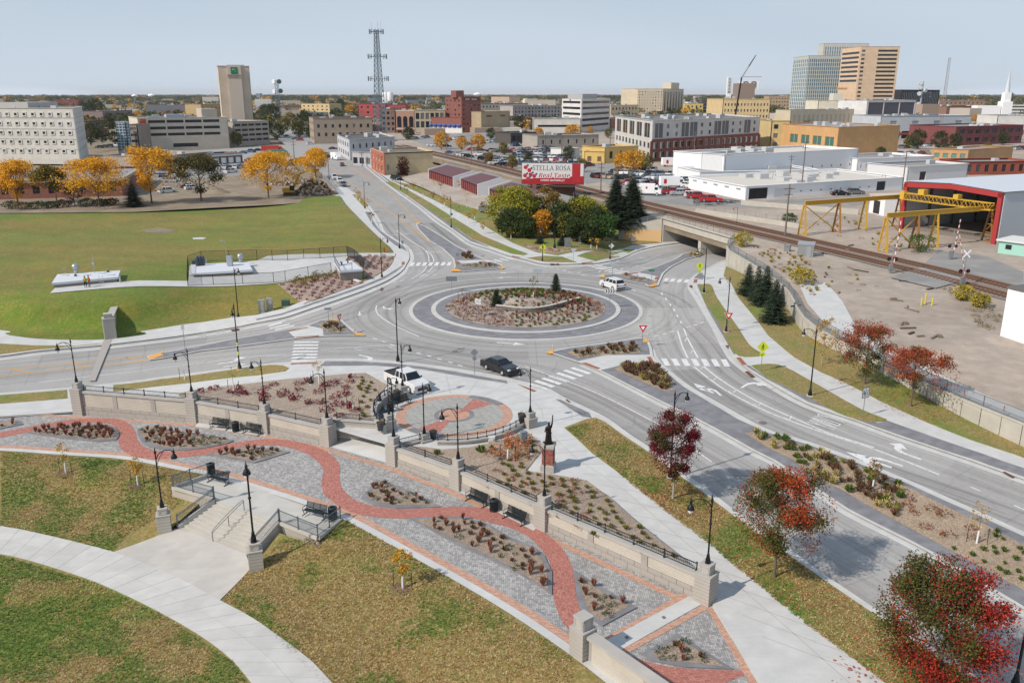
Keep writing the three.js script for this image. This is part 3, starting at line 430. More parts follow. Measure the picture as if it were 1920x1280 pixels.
grassOn([[-300,668],[-300,690],[0,666],[60,658],[110,653.5],[180,647],[192,645],[140,650],[60,649],[0,646]],0.55);
grassOn([[660,365],[672,366],[690,385],[684,391]],0.7);
const edgeY=(px)=>{for(let i=3;i<lawnEdge.length;i++)if(px<=lawnEdge[i][0]||i===16){const a=lawnEdge[i-1],b=lawnEdge[i];return lerp(a[1],b[1],clamp((px-a[0])/(b[0]- a[0])));}return 480;};
function lawnY(px,py){
const p=at(px,edgeY(px),0),b=Hr(p.x,p.z)+KB,d=edgeY(px)- py,amp=lerp(3.1,1.0,sst(200,640,px));
return b+amp*sst(0,92,d)- 1.2*sst(120,230,d)+0.5*sst(-100,60,400-Math.abs(px-60))*sst(110,60,Math.abs(d-130))*0.6;
}
const lawnAt=(px,py)=>at(px,py,lawnY(px,py));
{
const NU=150,NV=46,pos=[],col=[],uv=[],idx=[];
const lowPts=smooth(lawnEdge,10),top=(t)=>{const x=lerp(-300,637,t);return[x,x<0?393.5:lerp(393,367,Math.pow(x/637,1.1))];};
const tint=grassTint(0.62,0.035);
for(let i=0;i<=NU;i++){
const t=i/NU,q=t*(lowPts.length-1),k=Math.min(lowPts.length-2,Math.floor(q)),lo=[lerp(lowPts[k][0],lowPts[k+1][0],q-k),lerp(lowPts[k][1],lowPts[k+1][1],q-k)],hi=top(t);
for(let j=0;j<=NV;j++){const v=Math.pow(j/NV,1.3),px=lerp(lo[0],hi[0],v),py=lerp(lo[1],hi[1],v),p=lawnAt(px,py);pos.push(p.x,p.y+(j?0.02:0),p.z);uv.push(p.x,p.z);const c=tint(p.x,p.z),g=sst(0.4,0.7,fbm(p.x*0.018+4,p.z*0.05,4)),k=0.78+0.46*fbm(p.x*0.12,p.z*0.35,4);col.push(c.r*k*(1.08-0.22*g),c.g*k*(1.0+0.03*g),c.b*k*(1.0-0.2*g));}
}
for(let i=0;i<NU;i++)for(let j=0;j<NV;j++){const a=i*(NV+1)+j,b=a+NV+1;idx.push(a,b,a+1,b,b+1,a+1);}
const g=new THREE.BufferGeometry();g.setAttribute('position',new THREE.Float32BufferAttribute(pos,3));g.setAttribute('uv',new THREE.Float32BufferAttribute(uv,2));g.setAttribute('color',new THREE.Float32BufferAttribute(col,3));g.setIndex(idx);g.computeVertexNormals();
const m=new THREE.Mesh(g,mFar);m.name=nm('lawn');m.castShadow=m.receiveShadow=true;m.userData={kind:'structure',label:'wide mown lawn rising from the pavement in a grass bank'};scene.add(m);
}
const southK=[[-300,772],[0,741],[125,731],[212,722],[300,711],[400,698],[475,688],[545,683],[610,677],[667,677],[730,681],[792,687],[855,696],[905,704],[960,716],[1020,732],[1052,750],[1100,772],[1132,789],[1172,818],[1222,851],[1278,894],[1311,917],[1386,974],[1467,1031],[1547,1089],[1677,1177],[1900,1329]];
const walkR=[[1055,805],[1110,852],[1185,908],[1250,960],[1329,1018],[1375,1058],[1440,1111],[1515,1172],[1655,1280],[1820,1410]];
block('promenade',[...smooth(southK,3),W(40,-24),W(28,-24),[1420,1280],[1345,1150],...backOf.slice().reverse(),[0,782],W(-80,-72)],mConc,{label:'pale concrete promenade along the near side of the roundabout',L:2.5});
kerbLine(southK);gutter(southK.map(([x,y])=>[x+3,y-3]),0.35);
grassOn([[1058,804],[1100,788],[1116,785],[1132,792],[1172,821],[1222,854],[1278,897],[1311,920],[1386,977],[1467,1034],[1547,1092],[1677,1180],[1895,1330],[1822,1408],...walkR.slice(1,9).reverse()],0.34,{L:0.7});
grassOn([[212,724],[300,713],[400,700],[475,690],[505,686],[530,687],[542,692],[535,698],[480,706],[425,711],[287,727],[212,736]],0.5);
grassOn([[-200,760],[0,743],[125,733],[126,749],[0,759],[-200,777]],0.5);
darkStrip('tinted_strip',[[610,679],[667,679],[730,683],[790,689],[850,698],[950,716],[952,721],[850,705],[790,694],[700,687],[600,688]]);
darkStrip('tinted_strip',[[1041,750],[1052,752],[1105,776],[1110,786],[1092,783]]);
for(const p of[Z2([260,172],[455,165],[455,174],[260,181]),Z6([240,968],[385,940],[390,945],[245,975]),Z6([298,1015],[470,1002],[470,1010],[300,1021]),Z7([520,1212],[555,1208],[665,1250],[640,1257]),Z7([1010,1165],[1040,1163],[1075,1215],[1045,1217]),Z7([1680,1170],[1715,1168],[1762,1222],[1730,1226]),Z7([860,540],[945,527],[948,533],[866,546]),Z7([1078,562],[1108,562],[1098,580],[1068,582]),Z7([1368,580],[1392,580],[1388,605],[1362,607]),Z7([520,455],[600,447],[610,453],[525,464]),Z7([0,402],[65,415],[60,419],[0,408]),Z6([1500,445],[1522,445],[1524,467],[1502,467]),Z6([1690,442],[1755,455],[1745,462],[1690,448]),Z6([1095,448],[1115,448],[1112,470],[1090,472]),Z3([40,330],[60,335],[185,380],[160,388])])sheet('tactile_plate',p,Hr,mRust,{lift:KB+0.03});
for(const p of[[[712,545],[716,540],[718,542],[713,547]],[[1031,495.5],[1040,495.5],[1040,497.5],[1031,497.5]],[[1042,495.5],[1048,495.5],[1048,497.5],[1042,497.5]],[[1060,752],[1063,751],[1070,756],[1066,757]],[[1396,699],[1403,698],[1416,708],[1408,709]],[[1880,888],[1884,887],[1902,896],[1898,898]],[[1292,536.5],[1298,536.5],[1299,540],[1294,540]],[[432,620],[447,617],[447,620],[433,622]],[[1360,650],[1367,649],[1361,658],[1366,657]]])sheet('storm_drain',p,Hr,M(110,68,52,0.9),{lift:KB+0.04});
{
const mJ=M(176,174,171,0.9),J=(a,b,H=Hr,l=KB+0.006)=>band('control_joint',[a,b],H,0.022,mJ,{lift:l,L:1.5});
const L2=[[1000,815],[1045,868],[1120,905],[1172,958],[1235,1010],[1290,1055],[1345,1108],[1400,1165],[1470,1240]],cl=new THREE.CatmullRomCurve3(toW(L2,Hr)),cr=new THREE.CatmullRomCurve3(toW(walkR,Hr));
for(let i=1;i<15;i++){const p=cl.getPointAt(i/15),q=cr.getPointAt(Math.min(1,i/15*0.93));J(W(p.x,p.z),W(q.x,q.z));}
for(let i=0;i<12;i++){const p=cl.getPointAt(i/12).lerp(cr.getPointAt(i/12),0.5),q=cl.getPointAt((i+1)/12).lerp(cr.getPointAt((i+1)/12),0.5);J(W(p.x,p.z),W(q.x,q.z));}
const C={x:-5.6,z:-76.3};for(let i=0;i<9;i++){const a=-2.3+i*0.3;J(W(C.x+6*Math.cos(a),C.z+6*Math.sin(a)),W(C.x+14*Math.cos(a),C.z+13*Math.sin(a)));}for(const r of[8.6,11.4])for(let i=0;i<16;i++){const a=-2.3+i*0.15,b=a+0.15;J(W(C.x+r*Math.cos(a),C.z+r*Math.sin(a)),W(C.x+r*Math.cos(b),C.z+r*Math.sin(b)));}
for(let i=0;i<26;i++){const t=i/26,y=530+330*t,xl=y<660?lerp(1330,1432,(y-530)/130):lerp(1440,1900,(y-675)/180),xr=xl+26+30*t;J([xl,y],[xr,y-6]);}
}

// lower plaza in front of the floodwall

const HP=(x)=>Hp(x),HPz=(x,z)=>Hp(x);
const frontEdge=smooth([[-300,842],[0,845],[105,852],[240,862],[330,880],[391,891],[480,917],[567,945],[640,972],[730,1020],[855,1090],[960,1153],[1075,1232],[1130,1275],[1260,1380]],3);
const FE=toW(frontEdge,HPz);
const distTo=(line,x,z)=>{let m=1e9;for(let i=1;i<line.length;i++){const a=line[i-1],b=line[i],dx=b.x-a.x,dz=b.z-a.z,t=clamp(((x-a.x)*dx+(z-a.z)*dz)/(dx*dx+dz*dz));m=Math.min(m,Math.hypot(x-a.x-t*dx,z-a.z-t*dz));}return m;};
const Hlow=(x,z)=>Hp(x)- 0.02-1.3*sst(0.2,8.5,distTo(FE,x,z));
const LO={L:2.5,lift:0.0};
sheet('plaza_paving',[...frontEdge,[1500,1400],[1420,1280],[1345,1150],...PIL.slice().reverse().map((p)=>W(p.x,p.z-0.1)),[0,782],[-300,800]],HPz,mPaver,{...LO,tint:patch(0.4,0.86,1.08)}).userData.label='grey herringbone paved plaza in front of the floodwall';
{
const offs=(d0,d1,name,mat,lift)=>{const n=(d)=>bandPts(FE,HPz,d)[1];const a=n(d0),b=n(d1);ribbon(name,a,b,HPz,mat,{lift,L:2});};
const side=bandPts(FE,HPz,1)[1][10],sgn=side.z<FE[10].z?1:-1;
offs(0,0.62*sgn,'edge_strip',mConc,0.02);offs(0.64*sgn,1.25*sgn,'clay_band',mOrange,0.012);
const wl=[W(-70,-84.2),W(-52,-83.9),...PIL.map((p)=>W(p.x,p.z))].map((q)=>V3(q.x,0,q.z)),sg2=bandPts(wl,HPz,1)[1][4].z>wl[4].z?1:-1,n2=(d)=>bandPts(wl,HPz,d*sg2)[1];
ribbon('clay_band',n2(0.7),n2(1.25),HPz,mOrange,{lift:0.012,L:2});
}
{
const up=[[-200,822],[-60,815],[0,810],[50,801],[95,792],[137,786],[187,784],[225,787],[245,797],[254,811],[258,826],[272,839],[300,846],[350,845],[400,837],[440,830],[480,824],[530,824],[567,830],[600,841],[625,856],[637,874],[636,893],[640,912],[660,934],[692,947],[740,954],[792,953],[855,950],[917,953],[960,965],[997,981],[1030,1005],[1057,1032],[1072,1060],[1077,1085],[1080,1112],[1087,1140],[1105,1172],[1150,1218],[1185,1231],[1230,1245],[1275,1252],[1340,1256],[1420,1257]];
const lo=[[-200,836],[-60,826],[0,820],[50,811],[95,801],[137,795],[187,793],[210,797],[224,811],[221,826],[225,840],[243,853],[275,861],[325,859],[400,850],[440,843],[480,836],[525,836],[567,847],[592,862],[606,880],[604,895],[602,905],[608,927],[630,946],[650,957],[680,966],[717,971],[767,972],[830,969],[870,969],[917,979],[960,991],[992,1007],[1015,1030],[1030,1053],[1036,1080],[1037,1115],[1047,1150],[1066,1181],[1110,1222],[1150,1247],[1210,1270],[1275,1282],[1340,1288]];
const A=toW(smooth(up,4),HPz),B=toW(smooth(lo.concat([[1430,1290]]).slice(0,45),4),HPz);
ribbon('clay_path',A,B,HPz,mRed,{lift:0.016,L:1.5,LW:2,along:true,tint:patch(0.6,0.9,1.06)}).userData.label='winding red clay paver path through the grey plaza';
}
sheet('clay_band',ZB([640,1000],[690,948],[1270,612],[1335,628]),HPz,mOrange,{lift:0.022});
sheet('clay_band',ZB([805,1042],[870,1058],[1465,730],[1470,680]),HPz,mOrange,{lift:0.022});
sheet('clay_band',ZB([1462,725],[1484,682],[1790,1192],[1840,1285],[1790,1300],[1725,1190]),HPz,mOrange,{lift:0.027});
sheet('closure_sill',ZB([640,1000],[1335,628],[1440,682],[740,1080]),HPz,mConc,{lift:0.03}).userData.label='pale concrete closure sill across the plaza between two pillars';
for(const c of[[1140,792],[862,942]])sheet('sill_cover',ZB([c[0]- 20,c[1]- 4],[c[0]+2,c[1]- 14],[c[0]+20,c[1]+4],[c[0]- 2,c[1]+14]),HPz,M(120,118,114,0.7),{lift:0.036});
sheet('sidewalk_apron',[[1330,1131],[1347,1124],[1440,1210],[1560,1330],[1430,1290]],(x,z)=>Hp(x),mConc,{lift:0.012});
sheet('ramp_apron',ZS([1640,60],[1870,-60]).concat([[735,866],[738,872],[617,838]]).slice(2).concat([[640,826],[700,828]]),HPz,mConc,{lift:0.02});
for(const q of[[[372,790],[500,810],[497,818],[365,800]],[[866,912],[1012,985],[1000,995],[858,921]],[[-60,800],[-30,801],[-30,806],[-60,806]]])sheet('bench_slab',q,HPz,mConc,{lift:0.018});
const ZSb=(x,y)=>[280+x/4.924,820+y/4.924];
const plazaBeds=[
[[-90,797],[0,791],[30,789],[43,796],[0,805],[-90,813]],
smooth([[50,812],[107,801],[187,796],[213,801],[223,812],[217,826],[140,825],[90,818]],2,true),
smooth([[256,810],[266,802],[325,808],[438,827],[405,837],[345,845],[300,843],[268,832]],2,true),
[ZSb(525,165),ZSb(900,82),ZSb(1300,140),ZSb(970,240)],
[[676,935],[707,900],[755,915],[827,951],[742,954],[700,948]],
[[767,973],[830,971],[870,971],[915,984],[960,1010],[1002,1027],[1021,1043],[1035,1074],[1035,1115],[960,1069],[855,1021]],
[[1076,1070],[1137,1107],[1195,1140],[1130,1175],[1100,1157],[1083,1130]],
[[1272,1190],[1205,1227],[1222,1240],[1285,1252],[1375,1256]],
];
const bedWorld=plazaBeds.map((b)=>toW(b,HPz));
const inset=(w,d)=>{const n=w.length,c=w.reduce((s,p)=>s.add(p),V3(0,0,0)).multiplyScalar(1/n);return w.map((p)=>{const v=c.clone().sub(p),l=Math.hypot(v.x,v.z)||1,k=Math.min(0.45,d/l*1.25);return W(p.x+v.x*k,p.z+v.z*k);});};
const bedIn=bedWorld.map((w)=>inset(w,0.38));
plazaBeds.forEach((b,i)=>{const k=['edge of the view','western loop of the clay path','lamp beside the stairs','head of the stairs','bench wall','lower curve of the clay path','closure sill','corner beyond the closure sill'][i];block('planter_kerb',bedWorld[i].map((p)=>W(p.x,p.z)),mDark,{H:HPz,lift:0.1,skirt:0.12,skirtMat:mDark,L:3,label:'dark concrete rim of the planting bed by the '+k});sheet('planting_bed',bedIn[i],HPz,mGravel,{lift:0.112,tint:(x,z)=>new THREE.Color(1,0.9,0.8).multiplyScalar(patch(0.8,0.7,1.0)(x,z))});});

// floodwall: pillars, spans, coping, railings

const mStone=TM(texConc,0.9,{color:new THREE.Color(0.80,0.74,0.68)}),mCream=TM(texConc,0.9,{color:new THREE.Color(0.98,0.90,0.79)}),mBase=TM(texConc,0.9,{color:new THREE.Color(0.68,0.63,0.58)}),mCope=TM(texConc,0.85,{color:new THREE.Color(0.80,0.76,0.72)});
for(const m of[mStone,mCream,mBase,mCope])m.vertexColors=false;
const courseGeo=(w,h,d)=>unit('course'+[w,h,d].map((v)=>v.toFixed(3)).join(),()=>{const b=new MB(),c=0.02;b.box(w,h-0.03,d,0,(h-0.03)/2,0);b.box(w-2*c-0.03,0.03,d-2*c-0.03,0,h-0.015,0);return b.geometry();});
function pillar(name,label,p,ry,top,o={}){
const t=thing(name,label,'pillar',p,ry,o.group),w=o.w??1.12,H=top-p.y,n=Math.max(3,Math.round(H/0.27)),h=H/n;
for(let i=0;i<n;i++)part('stone_course',courseGeo(w,h,w),o.mat??mStone,t,V3(0,i*h,0));
const b=new MB();b.box(w+0.06,0.07,w+0.06,0,H+0.035,0);b.mesh('cap',mCope,t);
if(o.ped!==0){
const q=(o.ped??0.62),pw=o.pw??0.72,k=new MB();k.slab(pw,q,pw,0,H+0.07,0);k.box(pw+0.07,0.09,pw+0.07,0,H+0.07+q,0);
for(let i=0;i<4;i++){const a=i*PI/2,[dx,dz]=rot(0,pw/2,a);for(const[x,y,ww,hh]of[[0,q*0.15,pw*0.8,0.07],[0,q*0.85,pw*0.8,0.07],[-pw*0.37,q*0.5,0.07,q*0.75],[pw*0.37,q*0.5,0.07,q*0.75]]){const[ex,ez]=rot(x,0,a);k.box(ww,hh,0.05,dx+ex,H+0.07+y,dz+ez,a);}}
k.mesh('pedestal',o.mat?mCream:mCope,t);t.userData.topY=p.y+H+0.115+q;
}else t.userData.topY=p.y+H+0.07;
return t;
}
const wallDir=(i)=>{const a=PIL[Math.max(0,i-1)],b=PIL[Math.min(7,i+1)];return Math.atan2(-(b.z-a.z),b.x-a.x);};
const PN=['westernmost pillar of the floodwall, beside the street','pillar of the floodwall west of the paired benches','pillar of the floodwall east of the paired benches','pillar at the west side of the ramp opening','pillar at the east side of the ramp opening','pillar of the floodwall just west of the bench slab','pillar of the floodwall just east of the bench slab','eastern end pillar of the floodwall above the closure sill'];
const PTOP=[];
PIL.forEach((p,i)=>{const t=pillar('wall_pillar','tan coursed stone '+PN[i],p,wallDir(i),WALLTOP+0.16,{group:'pillars of the floodwall'});PTOP.push(V3(p.x,t.userData.topY,p.z));});
const mRail=M(52,62,66,0.45,{metalness:0.5}),mRailL=M(112,124,134,0.45,{metalness:0.5}),mBlack=M(28,29,32,0.38,{metalness:0.3});
function railing(name,label,pts,o={}){
const h=o.h??0.55,mat=o.mat??mRail,t=thing(name,label,'railing',pts[0].clone(),0,o.group),rel=pts.map((p)=>p.clone().sub(pts[0])),top=new MB(),low=new MB(),pk=new MB();
const N=rel.length-1,postAt=(v)=>{const b=new MB();b.slab(0.07,h+0.07,0.07);b.box(0.1,0.05,0.1,0,h+0.08,0);b.slab(0.16,0.03,0.16);part('post',unit('post'+h,()=>b.geometry()),mat,t,v);};
for(let i=0;i<N;i++){
const a=rel[i],b=rel[i+1],d=b.clone().sub(a),L=d.length(),n=Math.max(1,Math.round(L/(o.gap??2.6)));
for(let k=0;k<=n;k++)if(k||!i)postAt(a.clone().addScaledVector(d,k/n));
const up=(v,y)=>v.clone().add(V3(0,y,0));
top.beam(up(a,h),up(b,h),0.055,0.045);low.beam(up(a,0.1),up(b,0.1),0.04,0.035);if(o.mid)low.beam(up(a,h-0.14),up(b,h-0.14),0.04,0.035);
if(!o.noPickets){const m=Math.round(L/(o.step??0.14));for(let k=1;k<m;k++){const c=a.clone().addScaledVector(d,k/m);pk.beam(up(c,0.1),up(c,h),0.018);}}
}
top.mesh('top_rail',mat,t);low.mesh('bottom_rail',mat,t);
if(!o.noPickets)pk.mesh('picket_run',mat,t).userData.kind='stuff';
return t;
}
function wallSpan(name,label,a,b,top,o={}){
const dx=b.x-a.x,dz=b.z-a.z,L=Math.hypot(dx,dz),ry=Math.atan2(-dz,dx),base=Math.min(a.y,b.y)- 0.1,y0=Math.max(a.y,b.y)- base,H=top-base,th=0.46;
const t=thing(name,label,'wall',V3(a.x,base,a.z),ry,o.group),s=(o.face??1);
new MB().slab(L,H-0.06,th-0.14,L/2,0,0).mesh('core',mBase,t);
new MB().box(L,0.2,th+0.24,L/2,H-0.1,0).box(L,0.06,th+0.14,L/2,H-0.23,0).mesh('coping',mCope,t);
const n=Math.max(1,Math.round((L-1)/(o.panel??4.6))),pw=L/n,bh=o.bh??0.36,rows=2,pTop=H-0.26,pBot=y0+bh*rows;
for(let i=0;i<n;i++){
const x0=i*pw+(i?0.28:0.5),x1=(i+1)*pw -(i<n-1?0.28:0.5),nb=Math.max(3,Math.round((pTop-pBot)/0.15)),k=new MB(),ch=(pTop-pBot)/nb;
for(let r=0;r<nb;r++)k.box(x1-x0,ch-0.022,0.09,(x0+x1)/2,pBot+(r+0.5)*ch,s*(th/2-0.045));
k.mesh('wall_panel',mCream,t);
if(i)new MB().slab(0.5,H-0.22,0.14,i*pw,0,s*(th/2-0.03)).mesh('pilaster',mBase,t);
}
const bl=o.blockL??1.12;
for(let r=0;r<rows;r++)for(let x=r?-bl/2:0;x<L;x+=bl){const xa=Math.max(0,x),xb=Math.min(L,x+bl);if(xb-xa<0.12)continue;part('block',unit('blk',()=>new THREE.BoxGeometry(1,1,1)),mBase,t,V3((xa+xb)/2,(r?y0+bh*1.5:(y0+bh)/2),s*(th/2-0.02-0.012*hash(Math.round(x*10),r))),0,V3(xb-xa-0.025,(r?bh:y0+bh)- 0.025,0.16));}
return t;
}
const spans=[[0,1],[1,2],[2,3],[4,5],[5,6],[6,7]],SN=['westernmost span, between the street pillar and the benches','short span behind the paired benches','span between the benches and the ramp opening','span just east of the ramp opening','span behind the bench slab','long eastern span ending above the closure sill'];
spans.forEach(([i,j],k)=>{
wallSpan('floodwall','cream panelled floodwall, '+SN[k],PIL[i].clone(),PIL[j].clone(),WALLTOP,{group:'spans of the floodwall'});
const a=PIL[i],b=PIL[j],d=b.clone().sub(a).setY(0).normalize(),q=(p,s)=>V3(p.x+d.x*0.75*s,WALLTOP,p.z+d.z*0.75*s);
railing('wall_railing','low dark metal railing on the '+SN[k].replace(',',''),[q(a,1),q(b,-1)],{h:0.55,group:'railings on the floodwall'});
});
{
const Q=at(1092,1243,-1.95),e=at(1350,1420,-1.6);Q.y=-2.1;e.y=-2.1;
const ry=Math.atan2(-(e.z-Q.z),e.x-Q.x);
pillar('wall_pillar','tan stone pillar without a lamp at the near end of the closure sill',Q,ry,WALLTOP+0.02,{group:'pillars of the floodwall',ped:0.72,pw:0.8});
wallSpan('floodwall','cream panelled floodwall running out of view from the pillar without a lamp',Q.clone().add(V3(0.3,0,0.3)),e,WALLTOP-0.1,{group:'spans of the floodwall'});
}
{
const A=at(207,634,-2.15),t=pillar('bank_pillar','tan stone pillar with twin slots at the foot of the grass bank',A,0.5,WALLTOP+0.3,{w:1.5,ped:0.55,pw:1.0});
const B=at(222,556,WALLTOP-0.1),dx=B.x-A.x,dz=B.z-A.z,L=Math.hypot(dx,dz),w=thing('bank_wall','plain grey concrete wall running into the grass bank','wall',V3(A.x,-2.6,A.z),Math.atan2(-dz,dx));
new MB().slab(L,WALLTOP+2.35,0.6,L/2+0.5,0,0).mesh('wall',mStone,w);new MB().box(L,0.24,0.95,L/2+0.5,WALLTOP+2.47,0).mesh('coping',mCope,w);
const sill=[[195,637],[210,637],[178,716],[166,716]];sheet('closure_sill',sill,Hr,M(176,170,164,0.85),{lift:KB+0.02}).userData.label='narrow concrete closure sill crossing the street below the bank pillar';
}

// circular overlook

const C2={x:-5.6,z:-76.3},HC=(x,z)=>KB;
ringSheet('clay_ring',4.75,5.65,mOrange,0.02,C2,HC,{L:1});sheet('overlook_paving',circ(4.75,64,C2),HC,mTan,{lift:0.02,L:2,tint:patch(0.5,0.85,1.05)}).userData.label='round paved overlook with a clay ring and bow tie pattern';
{
const w=(px,py)=>at(px,py,KB),poly=(pts,mat,l)=>sheet('clay_wedge',pts,HC,mat,{lift:l,L:1.5}),ctr=W(C2.x+0.2,C2.z-0.1),A=w(886,749),B=w(921,758),Cc=w(772,808),D=w(823,812);
const dir=(p,r)=>{const l=Math.hypot(p.x-C2.x,p.z-C2.z);return W(C2.x+(p.x-C2.x)/l*r,C2.z+(p.z-C2.z)/l*r);};
poly([ctr,dir(A,4.75),dir(B,4.75)],mRed,0.028);poly([ctr,dir(Cc,4.75),dir(D,4.75)],mRed,0.028);
ringSheet('grey_ring',1.5,1.95,mDark,0.024,C2,HC);sheet('clay_disc',circ(1.5,40,C2),HC,mOrange,{lift:0.032});
poly([ctr,dir(A,1.55),dir(B,1.55)],mRed,0.038);
const seg=(a0,a1)=>{const P=[];for(let i=0;i<=8;i++){const t=lerp(a0,a1,i/8);P.push(W(C2.x+4.75*Math.cos(t),C2.z+4.75*Math.sin(t)));}for(let i=8;i>=0;i--){const t=lerp(a0,a1,i/8);P.push(W(C2.x+5.65*Math.cos(t),C2.z+5.65*Math.sin(t)));}return P;},an=(p)=>Math.atan2(p.z-C2.z,p.x-C2.x);
sheet('grey_segment',seg(an(A)- 0.12,an(B)+0.14),HC,mDark,{lift:0.026});sheet('grey_segment',seg(an(D)- 0.1,an(Cc)+0.1),HC,mDark,{lift:0.026});
}
function arcWall(name,label,r,a0,a1,y0,y1,railLabel,planter){
const n=22,P=(t,rr,y)=>V3(C2.x+rr*Math.cos(t),y,C2.z+rr*Math.sin(t)),t=thing(name,label,'wall',V3(0,0,0)),core=new MB(),cap=new MB(),nb=Math.round((y1-y0-0.15)/0.17);
const strip=(b,r0,r1,ya,yb)=>{for(let i=0;i<n;i++){const p=lerp(a0,a1,i/n),q=lerp(a0,a1,(i+1)/n);b.quad(P(p,r0,ya),P(q,r0,ya),P(q,r0,yb),P(p,r0,yb));b.quad(P(p,r1,ya),P(q,r1,ya),P(q,r1,yb),P(p,r1,yb));b.quadUp(P(p,r0,yb),P(q,r0,yb),P(q,r1,yb),P(p,r1,yb));}for(const e of[a0,a1])b.quad(P(e,r0,ya),P(e,r1,ya),P(e,r1,yb),P(e,r0,yb));};
strip(core,r-0.14,r+0.14,y0,y1-0.14);core.mesh('core',mBase,t);
for(let k=0;k<nb;k++){const b=new MB(),ya=y0+(y1-0.16-y0)*k/nb,yb=y0+(y1-0.16-y0)*(k+1)/nb-0.025;strip(b,r-0.2,r-0.13,ya,yb);strip(b,r+0.13,r+0.2,ya,yb);b.mesh('stone_course',k%2?mStone:mBase,t);}
strip(cap,r-0.28,r+0.28,y1-0.14,y1);cap.mesh('coping',mCope,t);
const rl=[];for(let i=0;i<=12;i++)rl.push(P(lerp(a0,a1,i/12),r,y1));railing('overlook_railing',railLabel,rl,{h:0.5,gap:9});
return t;
}
const angOf=(px,py)=>{const p=at(px,py,KB);return Math.atan2(p.z-C2.z,p.x-C2.x);};
const aL0=Math.atan2(-81.3-C2.z,-11.0-C2.x),aL1=Math.atan2(-71.4-C2.z,-11.7-C2.x)- 2*PI<-2*PI?0:Math.atan2(-71.4-C2.z,-11.7-C2.x);
arcWall('curved_wall','curved stone seat wall with benches inside, west of the round overlook',7.7,aL0+2*PI,aL1,-0.3,1.05,'curved black railing above the west seat wall');
const aR0=Math.atan2(-69.9-C2.z,-8.3-C2.x+0.6),aR1=Math.atan2(-74.6-C2.z,1.9-C2.x);
arcWall('curved_wall','curved stone wall on the near side of the round overlook',7.2,aR0-0.18,aR1,-0.9,0.55,'curved black railing on the near side of the overlook');
const IN=[[-11.1,-80.6,'beside the parked white pickup'],[-11.35,-72.6,'at the head of the ramp, west side'],[-7.85,-69.9,'at the head of the ramp, east side'],[1.7,-73.3,'at the eastern end of the overlook']];
const ITOP=IN.map(([x,z,l],i)=>{const t=pillar('overlook_pillar','short stone pillar '+l,V3(x,i===1||i===2?-1.0:-0.05,z),0.6,[1.0,1.05,0.25,1.0][i],{w:1.0,pw:0.7,ped:0.5,group:'pillars of the overlook'});return V3(x,t.userData.topY,z);});
{
const a=at(617,836,-1.37),b=at(738,871,-1.3),c=V3(-8.4,0.145,-70.6),d=V3(-11.3,0.145,-72.9),mid1=a.clone().lerp(b,0.02),r=thing('ramp','pale concrete ramp rising from the plaza to the round overlook','ramp',V3(0,0,0));
const bd=new MB();bd.color(new THREE.Color(1,1,1));const w0=V3(-16.9,-1.3,-73.6);bd.quadUp(a.setY(-1.33),b.setY(-1.27),V3(-11.2,-0.75,-71.0),V3(-14.4,-1.05,-73.3));bd.tri(a,V3(-14.4,-1.05,-73.3),w0);bd.quadUp(b,V3(-8.4,0.145,-70.6),V3(-11.3,0.145,-72.9),V3(-11.2,-0.75,-71.0));bd.tri(V3(-11.2,-0.75,-71.0),V3(-14.4,-1.05,-73.3),V3(-11.3,0.145,-72.9));bd.mesh('surface',mConc,r);
const sw=(p,q,lab,y0,y1)=>{const dx=q.x-p.x,dz=q.z-p.z,L=Math.hypot(dx,dz),t=thing('ramp_wall',lab,'wall',V3(p.x,-1.6,p.z),Math.atan2(-dz,dx));const nb=8,H=y1+1.6;for(let i=0;i<nb;i++)new MB().slab(L,H/nb-0.025,0.4,L/2,i*H/nb,0).mesh('stone_course',i%2?mBase:mStone,t);new MB().slab(L,0.14,0.6,L/2,H,0).mesh('coping',mCope,t);};
sw(V3(-17,0,-73.7),V3(IN[1][0],0,IN[1][1]- 0.1),'coursed stone side wall west of the ramp',0,0.7);sw(PIL[4],V3(IN[2][0],0,IN[2][1]),'coursed stone side wall east of the ramp',0,0.25);
const up=(p,y)=>V3(p.x,y,p.z);railing('wall_railing','dark railing on the side wall west of the ramp',[V3(-16.4,0.84,-73.65),V3(-12.0,0.84,-72.75)],{h:0.5});
railing('wall_railing','dark railing on the side wall east of the ramp',[up(PIL[4].clone().lerp(V3(IN[2][0],0,IN[2][1]),0.15),0.39),up(PIL[4].clone().lerp(V3(IN[2][0],0,IN[2][1]),0.85),0.39)],{h:0.5});
const h=thing('handrail','dark looped handrail standing on the ramp','handrail',at(697,834,-1.32));const hb=new MB();hb.tubeAlong([V3(0,0,0),V3(0,0.85,0),V3(0.1,0.92,0),V3(2.6,1.5,-1.5),V3(2.6,1.0,-1.5)],0.03,6,30);hb.mesh('rail',mRail,h);new MB().bar(V3(0,0,0),V3(0,0.9,0),0.035).mesh('post',mRail,h);
}

// raised beds behind the wall

